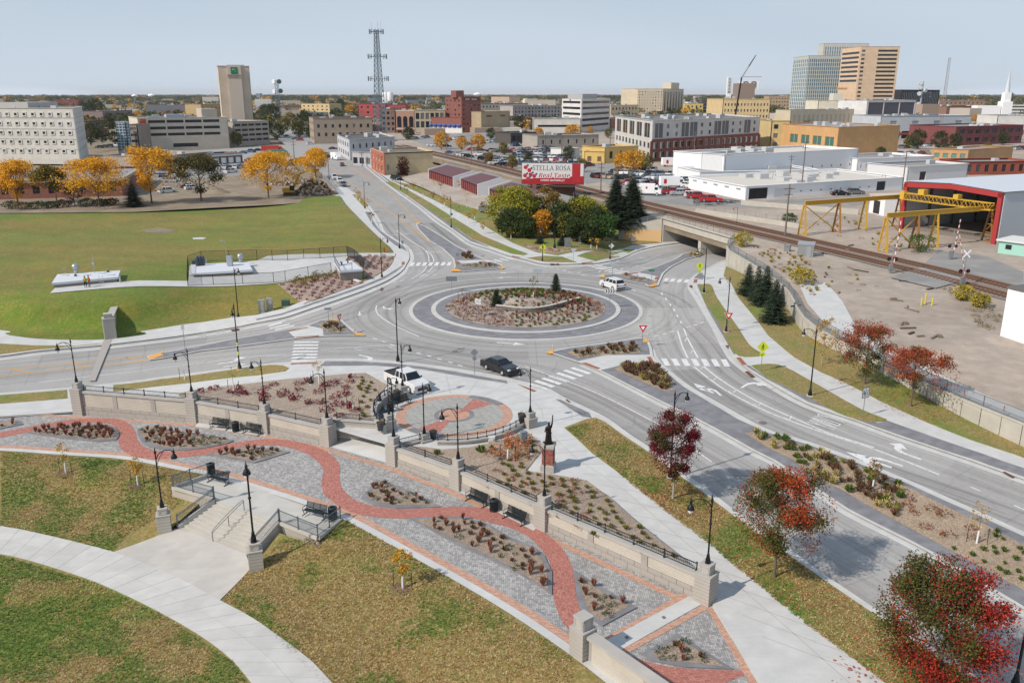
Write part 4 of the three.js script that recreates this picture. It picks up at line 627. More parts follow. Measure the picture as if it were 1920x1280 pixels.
const wallPoly=PIL.map((p)=>V3(p.x,0,p.z));
const Hbed=(x,z)=>{const d=distTo(wallPoly,x,z),h=Hr(x,z)+KB+0.06;return h+Math.max(0,0.1-h)*sst(9,1.0,d);};
const bedW=sheet('gravel_bed',[...Z1([1335,388],[1500,355],[1700,330],[1920,308]),...Z2([400,268],[660,242],[820,234],[985,325],[930,395],[900,450],[880,520],[880,580],[920,640]),[640,793],W(PIL[3].x,PIL[3].z-0.5),W(PIL[2].x,PIL[2].z-0.5),W(PIL[1].x,PIL[1].z-0.5)],Hbed,mGravel,{L:1.6,tint:(x,z)=>new THREE.Color(1,0.93,0.86).multiplyScalar(patch(0.5,0.82,1.1)(x,z)),skirt:0.3});
bedW.userData.label='broad gravel bed with burgundy shrubs behind the floodwall';
const bedE=sheet('gravel_bed',[W(PIL[4].x+0.6,PIL[4].z-0.6),[800,838],[830,842],[880,838],[940,826],[985,808],[993,812],[1022,838],[985,882],[1017,886],[1100,900],[1147,934],[1172,958],[1235,1010],[1285,1050],[1318,1088],W(PIL[7].x-0.5,PIL[7].z-0.6),W(PIL[6].x,PIL[6].z-0.4),W(PIL[5].x,PIL[5].z-0.4)],Hbed,mGravel,{L:1.4,tint:(x,z)=>new THREE.Color(1,0.9,0.8).multiplyScalar(patch(0.5,0.82,1.1)(x,z)),skirt:0.3});
bedE.userData.label='triangular gravel bed of grass tufts between the floodwall and the promenade';

// lower park: path, lawns, stairs

const pathUp=[[-200,976],[0,987],[95,1006],[162,1022],[211,1035],[330,1082],[410,1125],[480,1163],[530,1199],[580,1236],[622,1280],[680,1340]],pathLo=[[-200,1020],[0,1039],[75,1057],[175,1090],[237,1117],[312,1155],[387,1200],[437,1240],[470,1280],[500,1320]];
const lowLawn=(name,pts,g,lab)=>{sheet(name,pts,Hlow,mGrass,{L:0.8,tint:grassTint(g,0.16)}).userData.label=lab;};
lowLawn('lawn',[...frontEdge.slice(0,18),...ZS([545,350],[195,470],[200,520],[470,600],[240,800],[115,925]),[216,1041],[162,1022],[95,1006],[0,987],[-300,974]],0.36,'dry park lawn west of the stairs');
lowLawn('lawn',[...frontEdge.slice(24),[1260,1500],[700,1400],...smooth(pathUp,4).slice(24).reverse(),[415,1124],[465,1070],...ZS([1060,1060],[1200,880],[1560,1020],[1775,770])],0.22,'dry brown park lawn sloping below the plaza');
lowLawn('lawn',[...smooth(pathLo,4),[480,1500],[-400,1500],[-400,1000]],0.62,'patchy green park lawn below the curving path');
{
const n=26,cu=new THREE.CatmullRomCurve3(toW(pathUp,Hlow)),cl=new THREE.CatmullRomCurve3(toW(pathLo,Hlow)),t=thing('park_path','curving pale concrete park path of scored slabs','path',V3(0,0,0));t.userData.kind='structure';delete t.userData.category;
const under=new MB();under.color(new THREE.Color(0.7,0.67,0.63));
for(let i=0;i<n;i++)for(let k=0;k<2;k++){
const q=(u,v)=>{const a=cu.getPointAt(u),b=cl.getPointAt(u),x=lerp(a.x,b.x,v),z=lerp(a.z,b.z,v);return V3(x,Hlow(x,z)+0.06,z);};
const g=0.0003,u0=i/n+g,u1=(i+1)/n-g,v0=k/2+0.002,v1=(k+1)/2-0.002,b=new MB(),s=rnd(0.93,1.03);b.color(new THREE.Color(s,s*0.985,s*0.965));
const A=q(u0,v0),B=q(u1,v0),Cq=q(u1,v1),D=q(u0,v1),uv=[A,B,Cq,D].map((p)=>[p.x,p.z]);b.quadUp(A,B,Cq,D,uv);
for(const[e,f]of[[A,B],[B,Cq],[Cq,D],[D,A]])b.quad(e,f,f.clone().setY(f.y-0.08),e.clone().setY(e.y-0.08),[[0,0],[1,0],[1,0.1],[0,0.1]]);
b.mesh('slab',mConc,t);
if(!k){const E=q(i/n,0),Fq=q((i+1)/n,0),Gq=q((i+1)/n,1),Hq=q(i/n,1);for(const p of[E,Fq,Gq,Hq])p.y -=0.035;under.quadUp(E,Fq,Gq,Hq);}
}
under.mesh('joint_bed',mConc,t);
}
{
const yL=Hp(-20)+0.02,yB=yL-1.24,P=(x,y,Y)=>at(...ZSb(x,y),Y),st=thing('stairs','broad pale concrete stairs from the plaza down to the park path','stairs',V3(0,0,0));
const tl=P(605,592,yL),tr=P(1185,790,yL),bl=P(275,842,yB),br=P(905,1085,yB),mSt=TM(texConc,0.88,{color:new THREE.Color(0.93,0.88,0.80)}),N=8;mSt.vertexColors=false;
const mapQ=(u,v,y)=>{const a=tl.clone().lerp(tr,u),b=bl.clone().lerp(br,u),p=a.lerp(b,v);p.y=y;return p;};
for(let i=0;i<N;i++){const y=yL -(i+1)*1.24/N+0.0,y0=y+1.24/N,b=new MB(),v0=i/N,v1=(i+1)/N;b.quad(mapQ(0,v0,y0),mapQ(1,v0,y0),mapQ(1,v0,y-0.02),mapQ(0,v0,y-0.02));b.quadUp(mapQ(0,v0,y),mapQ(1,v0,y),mapQ(1,v1,y),mapQ(0,v1,y));b.quad(mapQ(0,v0+0.012,y0+0.004),mapQ(1,v0+0.012,y0+0.004),mapQ(1,v0+0.012,y0-0.03),mapQ(0,v0+0.012,y0-0.03));b.mesh('step',mSt,st);}
const land=new MB(),f=frontEdge;const lp=[P(540,348,yL),P(900,430,yL),P(1300,570,yL),P(1765,762,yL),P(1560,930,yL),P(1205,795,yL),P(605,592,yL),P(200,465,yL)].map((v)=>W(v.x,v.z));
sheet('landing',lp,()=>yL,mConc,{lift:0,L:3,skirt:1.2,skirtMat:TM(texConc,0.9,{color:new THREE.Color(0.86,0.78,0.68),vertexColors:false}),skirtName:'landing_face',tint:()=>new THREE.Color(0.95,0.92,0.86)}).userData.label='concrete landing at the head of the stairs with two benches';
const curb=(pts,lab)=>{const t=thing('landing_curb',lab,'curb',V3(0,0,0)),b=new MB();for(let i=1;i<pts.length;i++){b.beam(pts[i-1],pts[i],0.3,0.24);}b.mesh('curb',mSt,t);const r=railing('landing_railing','light steel railing of the '+lab.split(' of the ')[1],pts.map((p)=>p.clone().setY(p.y+0.1)),{h:0.95,mat:mRailL,gap:2.0,step:0.12});return r;};
const yc=yL+0.12,wl=[P(540,348,yc),P(215,462,yc),P(600,570,yc)],wr=[P(1205,788,yc),P(1555,930,yc),P(1765,758,yc)];
curb(wl,'low curb of the western landing');curb(wr,'low curb of the eastern landing');
const cheek=(a,b,lab)=>{const t=thing('stair_cheek',lab,'wall',V3(0,0,0)),k=new MB(),d=b.clone().sub(a).setY(0).normalize(),s=V3(-d.z,0,d.x).multiplyScalar(0.16),ya=a.y+0.22,yb=b.y+0.22,dn=1.6;const A=a.clone().setY(ya),B=b.clone().setY(yb);k.quad(A.clone().add(s),B.clone().add(s),B.clone().add(s).setY(yb-dn),A.clone().add(s).setY(ya-dn-0.6));k.quad(A.clone().sub(s),B.clone().sub(s),B.clone().sub(s).setY(yb-dn),A.clone().sub(s).setY(ya-dn-0.6));k.quadUp(A.clone().add(s),B.clone().add(s),B.clone().sub(s),A.clone().sub(s));k.mesh('cheek',mSt,t);railing('stair_railing','steel railing on the '+lab,[A,B],{h:0.9,mat:mRailL,gap:5,step:0.12,mid:true});};
cheek(tl.clone().add(V3(-0.1,0,0)),bl.clone().add(V3(-0.15,0,-0.1)),'sloping cheek wall west of the stairs');cheek(tr.clone().add(V3(0.1,0,0)),br.clone().add(V3(0.25,0,-0.1)),'sloping cheek wall east of the stairs');
const h=thing('handrail','double looped steel handrail down the middle of the stairs','handrail',V3(0,0,0)),a=mapQ(0.45,-0.05,yL),b=mapQ(0.52,1.02,yB);
for(const s of[0,0.14])new MB().tubeAlong([a.clone().setY(yL+0.75),a.clone().setY(yL+0.9-s),b.clone().setY(yB+0.9-s),b.clone().setY(yB+0.75)],0.024,6,40).mesh('rail',mRailL,h);
for(const[p,y]of[[a,yL],[b,yB],[a.clone().lerp(b,0.5),(yL+yB)/2]])new MB().bar(V3(p.x,y-0.15,p.z),V3(p.x,y+0.84,p.z),0.03).mesh('post',mRailL,h);
sheet('stair_apron',[[311,998],[338,989],[461,1040],[470,1066],[412,1126],[330,1083],[211,1036]],Hlow,mConc,{lift:0.05,L:1.5,tint:(x,z)=>new THREE.Color(0.95,0.9,0.84).multiplyScalar(patch(0.6,0.9,1.03)(x,z))}).userData.label='concrete apron between the stairs and the park path';
}
const LOWP=[[309,1001,952,'west'],[480,1070,1017,'east']].map(([x,yb,yt,s])=>{const p=on(x,yb-6,Hlow);p.y -=0.1;const t=pillar('stair_pillar','cream coursed pillar at the '+s + ' foot of the stairs',p,0.35,p.y+1.55,{w:1.0,pw:0.66,ped:0.5,mat:mCream,group:'pillars at the foot of the stairs'});return V3(p.x,t.userData.topY,p.z);});

// street lamps

const mLens=M(236,238,236,0.25,{k:0.9}),mFoot=M(196,193,186,0.9);
const archPts=(L,h)=>[V3(0.05,h-0.35,0),V3(L*0.18,h-0.02,0),V3(L*0.5,h+0.16,0),V3(L*0.82,h+0.08,0),V3(L,h-0.16,0)];
function lampProto(h,L,wall){
const t=new THREE.Group(),base=new MB(),k=wall?0.8:1.15,pole=new MB(),arm=new MB(),fin=new MB(),head=new MB(),lens=new MB();
base.lathe([[0.0,0],[0.24*k,0],[0.24*k,0.08],[0.2*k,0.14],[0.21*k,0.28],[0.16*k,0.4],[0.12*k,0.55],[0.13*k,0.6],[0.075,0.72],[0,0.74]].map(([r,y])=>[r,y*(wall?1:1.5)]),0,0,0,14);
pole.bar(V3(0,0.6,0),V3(0,h,0),wall?0.062:0.09,wall?0.05:0.062,10);pole.lathe([[0.05,0],[0.1,0.03],[0.1,0.12],[0.05,0.16]],0,h*0.62,0,10);
fin.lathe([[0.06,0],[0.1,0.04],[0.08,0.14],[0.09,0.2],[0.04,0.28],[0.045,0.34],[0.0,0.62]],0,h-0.05,0,10);
arm.tubeAlong(archPts(L,h-0.1),0.036,7,22);arm.tubeAlong([V3(0.05,h-0.95,0),V3(L*0.2,h-0.45,0),V3(L*0.42,h+0.0,0)],0.024,6,12);
const y=h-0.28;head.lathe([[0.0,0.5],[0.035,0.2],[0.08,0.12],[0.1,0.02],[0.075,-0.02],[0.09,-0.1],[0.17,-0.2],[0.235,-0.36],[0.25,-0.46],[0.235,-0.47],[0.2,-0.4]].reverse(),L,y,0,16);lens.lathe([[0.0,-0.76],[0.09,-0.74],[0.16,-0.64],[0.18,-0.5],[0.2,-0.44]],L,y,0,14);
base.mesh('base',mBlack,t);pole.mesh('pole',mBlack,t);arm.mesh('arm',mBlack,t);fin.mesh('finial',mBlack,t);head.mesh('lamp_shade',mBlack,t);lens.mesh('globe',mLens,t.children.at(-1));
if(!wall)new MB().lathe([[0,0.1],[0.42,0.1],[0.42,0]],0,0,0,16).mesh('footing',mFoot,t);
return t;
}
const lampWall=lampProto(4.6,1.35,true),lampTall=lampProto(8.2,1.65,false);
function lamp(proto,ph0,p,top,head,label,group,arm){
const yT=topY(p,top),s=(yT-p.y)/(ph0+0.57),o=copy(proto,'street_lamp',label,p,0,group,s);o.userData.category='street lamp';
let ang;
if(arm!==undefined)ang=arm;
else{let best=1e9;for(let i=0;i<72;i++){const a=i/72*2*PI,L=(proto===lampWall?1.35:1.65)*s,q=project(V3(p.x+L*Math.cos(a),yT-0.95*s,p.z-L*Math.sin(a))),e=Math.hypot(q[0]- head[0],(q[1]- head[1])*1.0);if(e<best){best=e;ang=a;}}}
o.rotation.y=ang;return o;
}
const GW='black lamps on the plaza pillars';
const wl=[[0,632,[95,648],'westernmost pillar of the floodwall'],[1,651,[327,667],'pillar west of the paired benches'],[2,671,[473,688],'pillar east of the paired benches'],[3,689,[583,711],'pillar west of the ramp opening'],[4,719,[711,744],'pillar east of the ramp opening'],[5,754,[827,778],'pillar west of the bench slab'],[6,828,[1000,844],'pillar east of the bench slab'],[7,924,[1281,945],'eastern end pillar above the closure sill']];
for(const[i,top,head,l]of wl)lamp(lampWall,4.6,PTOP[i],top,head,'black bell lamp on the '+l,GW);
lamp(lampWall,4.6,ITOP[0],642,[767,656],'black bell lamp on the pillar beside the white pickup',GW);
lamp(lampWall,4.6,ITOP[1],704,[747,706],'black bell lamp on the pillar west of the ramp head',GW);
lamp(lampWall,4.6,ITOP[2],716,[806,717],'black bell lamp on the pillar at the east ramp head',GW);
lamp(lampWall,4.6,ITOP[3],686,[970,684],'black bell lamp on the pillar at the east end of the overlook',GW);
lamp(lampWall,4.6,LOWP[0],837,[333,843],'black bell lamp on the west stair pillar, arm pointing towards the stairs',GW);
lamp(lampWall,4.6,LOWP[1],868,[464,892],'black bell lamp on the east stair pillar, arm pointing to the viewer',GW);
const st=(px,py,top,head,label,Y)=>lamp(lampTall,8.2,Y===undefined?on(px,py,(x,z)=>Hr(x,z)+KB):at(px,py,Y),top,head,label,'tall black street lamps');
{const o=st(449,692,566,[435,585],'tall black lamp in the grass strip by the street, yellow bands on its pole');for(const y of[1.9,3.1])new MB().bar(V3(0,y,0),V3(0,y+0.45,0),0.095,0.095,10).mesh('yellow_band',M(226,226,60,0.6),o);}
st(447,598,500,[446,507],'tall black lamp on the bank pavement near the pale cabinets',lawnY(447,598));
st(746,678,556,[749,569],'tall black lamp at the kerb behind the white pickup');st(716,520,443,[727,448],'tall black lamp beside the burgundy shrub bed at the street mouth');
st(749,466,399,[759,403],'tall black lamp at the kerb of the downtown street opposite the long splitter island');st(684,391,339,[692,343],'tall black lamp by the street near the parked white vehicles');
st(846,427,366,[838,371],'black street lamp with a green sign in the verge by the storage units');st(751,356,309,[743,314],'black street lamp in the verge beside the brick building');
st(617,338,289,[624,293],'black street lamp beside the big yellow tree at the street');st(1017,490,425,[1014,430],'black lamp carrying a yellow pedestrian sign on the corner island');
st(1040,466,372,[1042,376],'black lamp standing on the lawn before the orange tree');st(1144,486,424,[1146,428],'black lamp carrying a white diamond sign by the underpass approach');
st(1320,549,461,[1308,468],'black lamp on the verge just beyond the underpass splitter');st(1362,622,517,[1350,524],'black lamp on the verge behind the red yield sign');
st(1519,742,612,[1509,624],'black lamp on the verge near the small yellow tree');st(1257,895,730,[1292,737],'tall black lamp behind the dark red tree');
st(1903,1290,1040,[1935,1046],'black lamp pole at the corner of the view beside the large red tree');st(1381,428,387,[1370,391],'black lamp rising behind the railway bridge railing',1.6);
st(1447,355,324,[1455,327],'small black lamp before the white warehouse',YARD);st(1658,355,326,[1652,330],'small black lamp by the warehouse loading door',YARD);

// benches, bins, planters

const benchProto=(()=>{
const t=new THREE.Group(),seat=new MB(),back=new MB();
for(let i=0;i<7;i++)seat.box(1.85,0.02,0.05,0,0.44+0.003*(i-3)*(i-3)*0.4,-0.2+i*0.068);
for(let i=0;i<7;i++)back.box(1.85,0.05,0.02,0,0.52+i*0.068,-0.25-i*0.022);
for(const x of[-0.92,-0.31,0.31,0.92]){seat.box(0.035,0.05,0.5,x,0.42,0.02);back.beam(V3(x,0.45,-0.24),V3(x,0.98,-0.41),0.04,0.03);}
seat.mesh('seat',mRail,t);back.mesh('backrest',mRail,t);
for(const x of[-0.92,0.92]){const l=new MB();l.bar(V3(x,0.43,0.2),V3(x,0.05,0.1),0.028);l.bar(V3(x,0.43,-0.22),V3(x,0.05,-0.14),0.028);l.beam(V3(x,0.03,-0.38),V3(x,0.03,0.36),0.07,0.04);l.mesh('leg',mRail,t);const a=new MB();a.tubeAlong([V3(x,0.44,0.26),V3(x,0.62,0.28),V3(x,0.7,0.12),V3(x,0.68,-0.3)],0.022,6,14);a.mesh('armrest',mRail,t);}
return t;
})();
const binProto=(()=>{const t=new THREE.Group();new MB().lathe([[0,0.02],[0.3,0.02],[0.3,0.9],[0,0.9]],0,0,0,18).mesh('liner',M(34,38,40,0.6),t);const s=new MB();for(let i=0;i<30;i++){const a=i/30*2*PI;s.box(0.04,0.88,0.018,0.33*Math.sin(a),0.46,0.33*Math.cos(a),a);}s.lathe([[0.31,0.1],[0.35,0.1],[0.35,0.15],[0.31,0.15]],0,0,0,18);s.mesh('slat_shell',mRail,t);new MB().lathe([[0.14,0.98],[0.3,0.98],[0.36,0.93],[0.36,0.86],[0.3,0.88]],0,0,0,18).mesh('lid',mRail,t);return t;})();
const yaw=(i)=>wallDir(i);
const bench=(px,py,Y,ry,label)=>copy(benchProto,'bench',label,at(px,py,Y),ry,'dark metal benches').userData.category='bench';
const bin=(px,py,Y,label)=>copy(binProto,'litter_bin',label,at(px,py,Y),0,'dark round litter bins').userData.category='litter bin';
bench(411,803,Hp(-28)+0.02,wallDir(1)+0.0,'dark metal bench under the floodwall, west of the bin between paired benches');bin(442,808,Hp(-27)+0.02,'dark slatted bin between the paired benches under the floodwall');bench(472,813,Hp(-25)+0.02,wallDir(2),'dark metal bench under the floodwall, east of the bin between paired benches');
bench(893,943,Hp(-2)+0.02,wallDir(5),'dark metal bench on the eastern slab, west of its bin');bin(926,957,Hp(0)+0.02,'dark slatted bin on the eastern bench slab below the gravel bed');bench(964,977,Hp(1)+0.02,wallDir(6),'dark metal bench on the eastern slab, east of its bin');
bench(409,905,Hp(-20)+0.03,-0.42,'dark metal bench on the landing at the west side of the stairs');bin(396,888,Hp(-20)+0.03,'dark bin behind the bench on the west landing');bench(590,968,Hp(-14)+0.03,-0.42,'dark metal bench on the landing at the east side of the stairs');bin(624,972,Hp(-13)+0.03,'dark bin beside the railing on the east landing');
copy(benchProto,'bench','dark metal bench inside the curved seat wall, nearest the white pickup',V3(-10.9,KB,-78.9),0.9,'dark metal benches').userData.category='bench';copy(benchProto,'bench','dark metal bench inside the curved seat wall, nearest the ramp',V3(-12.2,KB,-75.6),1.5,'dark metal benches').userData.category='bench';
copy(binProto,'litter_bin','dark bin between the two benches of the curved seat wall',V3(-11.9,KB,-77.2),0,'dark round litter bins').userData.category='litter bin';

// statue on its pedestal, small cabinets

function metaBody(bones,res,box,mat,name,parent,k=0.05){
const mc=new MarchingCubes(res,mat,false,false,400000),n=res,c=V3(...box.c),hs=box.s,d=hs*2/n;
for(let z=0;z<n;z++)for(let y=0;y<n;y++)for(let x=0;x<n;x++){
const px=c.x+(x-n/2)*d,py=c.y+(y-n/2)*d,pz=c.z+(z-n/2)*d;let f=1e3;
for(const[a,b,r0,r1,sx=1]of bones){const ax=a[0],ay=a[1],az=a[2],bx=b[0]- ax,by=b[1]- ay,bz=b[2]- az,t=clamp(((px-ax)*bx+(py-ay)*by+(pz-az)*bz)/(bx*bx+by*by+bz*bz+1e-9)),dd=Math.hypot((px-ax-t*bx)/sx,py-ay-t*by,pz-az-t*bz)- lerp(r0,r1,t),h=clamp(0.5+0.5*(f-dd)/k);f=lerp(f,dd,h)- k*h*(1-h);}
mc.field[x+y*n+z*n*n]=-f;
}
mc.isolation=0;mc.update();
const cnt=mc.count,P=new Float32Array(cnt*3),N=new Float32Array(cnt*3);
for(let i=0;i<cnt;i++){P.set([c.x+mc.positionArray[i*3]*hs,c.y+mc.positionArray[i*3+1]*hs,c.z+mc.positionArray[i*3+2]*hs],i*3);N.set([mc.normalArray[i*3],mc.normalArray[i*3+1],mc.normalArray[i*3+2]],i*3);}
const g=new THREE.BufferGeometry();g.setAttribute('position',new THREE.BufferAttribute(P,3));g.setAttribute('normal',new THREE.BufferAttribute(N,3));g.setAttribute('uv',new THREE.BufferAttribute(new Float32Array(cnt*2),2));
if(parent)return part(name,g,mat,parent);return g;
}
{
const p=on(1028,880,(x,z)=>Hr(x,z)+KB),H=topY(p,831)- p.y,t=thing('statue_pedestal','brick pedestal with pale stone cap and base under the bronze figure','pedestal',p,-0.25),mBr=TM(texRed,0.9,{color:new THREE.Color(0.72,0.6,0.56),vertexColors:false});
new MB().slab(1.15,0.5,1.15).slab(1.02,0.1,1.02,0,0.5).mesh('base',mCope,t);new MB().slab(0.92,H-0.95,0.92,0,0.6).mesh('shaft',mBr,t);new MB().slab(1.02,0.1,1.02,0,H-0.35).slab(1.1,0.25,1.1,0,H-0.25).mesh('cap',mCope,t);new MB().box(0.03,0.5,0.42,0.475,H*0.7,0).mesh('plaque',M(50,46,44,0.5),t);
const q=V3(p.x,p.y+H,p.z),s=thing('statue','dark bronze robed figure with one arm raised, on the brick pedestal','statue',q,0.3),k=(topY(q,779)- q.y)/2.42,mB=M(48,42,38,0.42,{metalness:0.6});
const B=(a,b,r0,r1,sx)=>[a.map((v)=>v*k),b.map((v)=>v*k),r0*k,r1*k,sx],g=[];
g.push(B([0,0.08,0],[0,0.95,0.0],0.27,0.2),B([0,0.9,0],[0,1.35,0],0.19,0.21),B([-0.17,1.42,0],[0.17,1.42,0],0.1,0.1),B([0,1.45,0],[0,1.58,0.02],0.07,0.06),B([0,1.66,0.02],[0,1.72,0.02],0.1,0.09),B([0,1.75,-0.02],[0,1.62,-0.06],0.09,0.07),B([0,1.66,0.1],[0,1.64,0.12],0.022,0.015),B([0.2,1.42,0],[0.28,1.75,0.02],0.085,0.065),B([0.28,1.75,0.02],[0.3,2.1,0.05],0.06,0.04),B([0.3,2.1,0.05],[0.3,2.22,0.05],0.045,0.035),B([0.3,2.2,0.05],[0.3,2.42,0.05],0.035,0.05),B([-0.2,1.4,0],[-0.31,1.12,0.06],0.09,0.07),B([-0.31,1.12,0.06],[-0.2,1.16,0.25],0.065,0.04),B([-0.2,1.16,0.25],[-0.15,1.2,0.3],0.045,0.03),B([-0.14,0.05,0.12],[-0.12,0.9,0.14],0.1,0.06),B([0.12,0.05,0.14],[0.05,0.8,0.16],0.1,0.06),B([0.22,0.1,-0.05],[0.14,1.1,-0.06],0.09,0.07),B([-0.2,0.1,-0.05],[-0.1,1.2,-0.1],0.1,0.07),B([-0.18,1.38,0.08],[0.16,0.95,0.14],0.07,0.06),B([-0.02,0.03,0.22],[-0.02,0.03,0.3],0.06,0.05));
metaBody(g,84,{c:[0,1.2*k,0],s:1.3*k},mB,'figure',s,0.05);new MB().slab(0.75*k,0.08,0.65*k).mesh('plinth',mB,s);
}
const cab=(name,label,cat,p,w,h,d,ry,mat,lip=true)=>{const t=thing(name,label,cat,p,ry);new MB().slab(w*1.15,0.12,d*1.15).mesh('pad',mFoot,t);new MB().slab(w,h-0.14,d,0,0.12).mesh('body',mat,t);if(lip)new MB().box(w*1.06,0.08,d*1.08,0,h,0).mesh('lid',mat,t);new MB().box(w*0.84,(h-0.2)*0.85,0.025,0,h*0.54,d/2+0.008).mesh('door',mat,t);new MB().box(0.04,0.14,0.04,w*0.3,h*0.55,d/2+0.03).mesh('handle',mBlack,t.children.at(-1));return t;};
const mCab=M(172,172,168,0.6),mSteelG=M(168,172,174,0.35,{metalness:0.6});
cab('service_cabinet','grey steel cabinet standing among the shrubs by the overlook','cabinet',on(982,832,Hbed),0.55,1.15,0.4,0.3,M(130,138,146,0.5));cab('service_cabinet','small white box at the foot of the overlook wall','cabinet',on(922,828,Hbed),0.55,0.45,0.3,0.1,M(225,226,224,0.5));
cab('service_cabinet','tall pale grey cabinet farther from the green transformer','cabinet',lawnAt(491,586),0.85,1.9,0.6,0.2,mCab);cab('service_cabinet','tall pale grey cabinet between its twin and the green transformer','cabinet',lawnAt(506,582),0.85,1.8,0.6,0.2,mCab);
cab('transformer','dark green transformer box on the grass bank','transformer',lawnAt(536,574),1.2,0.95,1.0,0.2,M(62,96,74,0.5));cab('signal_cabinet','glossy grey cabinet on the lawn near the wooded corner','cabinet',at(1064,464,KB),1.1,1.9,0.8,0.2,mSteelG);cab('signal_cabinet','small dark post box on the lawn near the wooded corner','cabinet',at(1087,455,KB),0.5,1.3,0.4,0,M(70,72,70,0.6));
[[-11.6,-79.9,0.13,'beside the pillar near the white pickup',1.05],[-12.0,-71.5,0.13,'beside the pillar at the west ramp head',1.0],[-7.1,-70.4,0.13,'beside the pillar at the east ramp head',0.6],[0.9,-73.4,0.13,'beside the pillar at the east end of the overlook',1.1]].forEach(([x,z,y,l,h])=>{const t=thing('planter','dark fluted planter tub '+l,'planter',V3(x,y+(h-0.6),z));new MB().lathe([[0.0,0],[0.26,0],[0.36,0.72],[0.39,0.75],[0.33,0.76],[0.3,0.68],[0,0.66]],0,0,0,16).mesh('tub',M(62,66,72,0.5),t);const f=new MB();reseed(Math.round(x*10));for(let i=0;i<50;i++){const a=rnd(6.3),r=rnd(0.28);f.color(pick([ph(96,120,60),ph(150,140,70),ph(190,120,60)]));const c=V3(r*Math.cos(a),0.72+rnd(0.22),r*Math.sin(a)),e=V3(rnd(-0.08,0.08),rnd(0.02,0.1),rnd(-0.08,0.08)),g=V3(rnd(-0.05,0.05),rnd(-0.02,0.05),rnd(-0.05,0.05));f.quad(c,c.clone().add(e),c.clone().add(e).add(g),c.clone().add(g));}f.mesh('foliage',mLeafV,t);});

// vegetation

const cv=(c)=>ph(c[0],c[1],c[2],0.85);
function leaf(b,c,dir,up,L,Wd){
const s=dir.clone().cross(up).normalize().multiplyScalar(Wd/2),t=c.clone().addScaledVector(dir,L),m=c.clone().addScaledVector(dir,L*0.45).addScaledVector(up,-Wd*0.12);
b.tri(c,m.clone().add(s),t);b.tri(c,t,m.clone().sub(s));
}
const rdir=()=>{const z=rnd(-1,1),a=rnd(2*PI),r=Math.sqrt(1-z*z);return V3(r*Math.cos(a),z,r*Math.sin(a));};
function treeParts(o){
const{h,r,th,tr=0.14,n=3000,ls=0.25,col,clump=0.33,nb=13,asym=0.25,up=0.6,fill=0.35}=o;reseed(o.seed??1);
const T=new MB(),B=new MB(),cy=(h+th)/2,ry=(h-th)/2,tips=[],lobes=Array.from({length:7},()=>[rdir(),rnd(-asym,asym*0.6)]);
const R=(d)=>{let k=1;for(const[l,a]of lobes)k+=a*Math.pow(Math.max(0,d.dot(l)),3);return k;};
const top=V3(rnd(-0.06,0.06)*r,h*0.86,rnd(-0.06,0.06)*r),stemAt=(t)=>V3(top.x*t*t,top.y*t,top.z*t*t);
for(let i=0;i<7;i++)T.bar(stemAt(i/7),stemAt((i+1)/7),tr*lerp(1,0.18,Math.pow(i/7,0.8)),tr*lerp(1,0.18,Math.pow((i+1)/7,0.8)),7);
T.bar(V3(0,-0.2,0),V3(0,0.25,0),tr*1.6,tr,7);
for(let i=0;i<nb;i++){
const t=lerp(th/top.y*0.8,0.92,(i+rnd(0.6))/nb),s=stemAt(Math.min(0.97,t)),a=i*2.4+rnd(0.6),el=lerp(0.15,1.1,t)*up+rnd(-0.2,0.3),d=V3(Math.cos(a)*Math.cos(el),Math.sin(el),Math.sin(a)*Math.cos(el)),dd=V3(0,0,0);
let L=0;for(let q=0.1;q<3;q+=0.1){const p=s.clone().addScaledVector(d,q*r);dd.set(p.x/r,(p.y-cy)/ry,p.z/r);if(dd.length()>0.86*R(dd.clone().normalize()))break;L=q*r;}
if(L<0.15*r){tips.push(s);continue;}
const m=s.clone().addScaledVector(d,L*0.5).add(V3(0,L*0.05,0)),e=s.clone().addScaledVector(d,L).add(V3(0,L*0.12,0)),br=tr*lerp(0.5,0.2,t);
T.bar(s,m,br,br*0.6,5);T.bar(m,e,br*0.6,br*0.15,4);tips.push(e,m.clone().lerp(e,0.5));
for(let k=0;k<3;k++){const g=rdir().multiplyScalar(L*rnd(0.25,0.5));g.y=Math.abs(g.y)*0.7;const f=m.clone().lerp(e,rnd(0.1,0.8)),e2=f.clone().add(g);T.bar(f,e2,br*0.3,br*0.08,4);tips.push(e2);}
}
let made=0,guard=0;
while(made<n&&guard++<n*12){
let p;
if(rnd()<fill){const d=rdir();p=V3(d.x*r,cy+d.y*ry,d.z*r).sub(V3(0,cy,0)).multiplyScalar(R(d)*Math.pow(rnd(),0.28)).add(V3(0,cy,0));if(fbm(p.x/r*3.1+9,p.y/r*3.1+p.z/r*2.3,2)<0.44)continue;}
else{const c=tips[Math.floor(rnd(tips.length))],k=clump*r*0.5;p=V3(c.x+(rnd()+rnd()+rnd()- 1.5)*k,c.y+(rnd()+rnd()+rnd()- 1.5)*k*0.8,c.z+(rnd()+rnd()+rnd()- 1.5)*k);}
const q=V3(p.x/r,(p.y-cy)/ry,p.z/r),ql=q.length();if(ql>1.12*R(q.clone().normalize()))continue;
const out=q.clone().normalize(),dir=rdir().addScaledVector(out,0.7).add(V3(0,-0.25,0)).normalize(),upv=rdir().addScaledVector(out,0.6).add(V3(0,0.8,0)).normalize();
B.color(col(p,q));leaf(B,p,dir,upv,ls*rnd(0.7,1.3),ls*rnd(0.45,0.7));made++;
}
return[T,B];
}
const mBark=M(112,98,86,0.95),mBarkL=M(168,160,150,0.9);
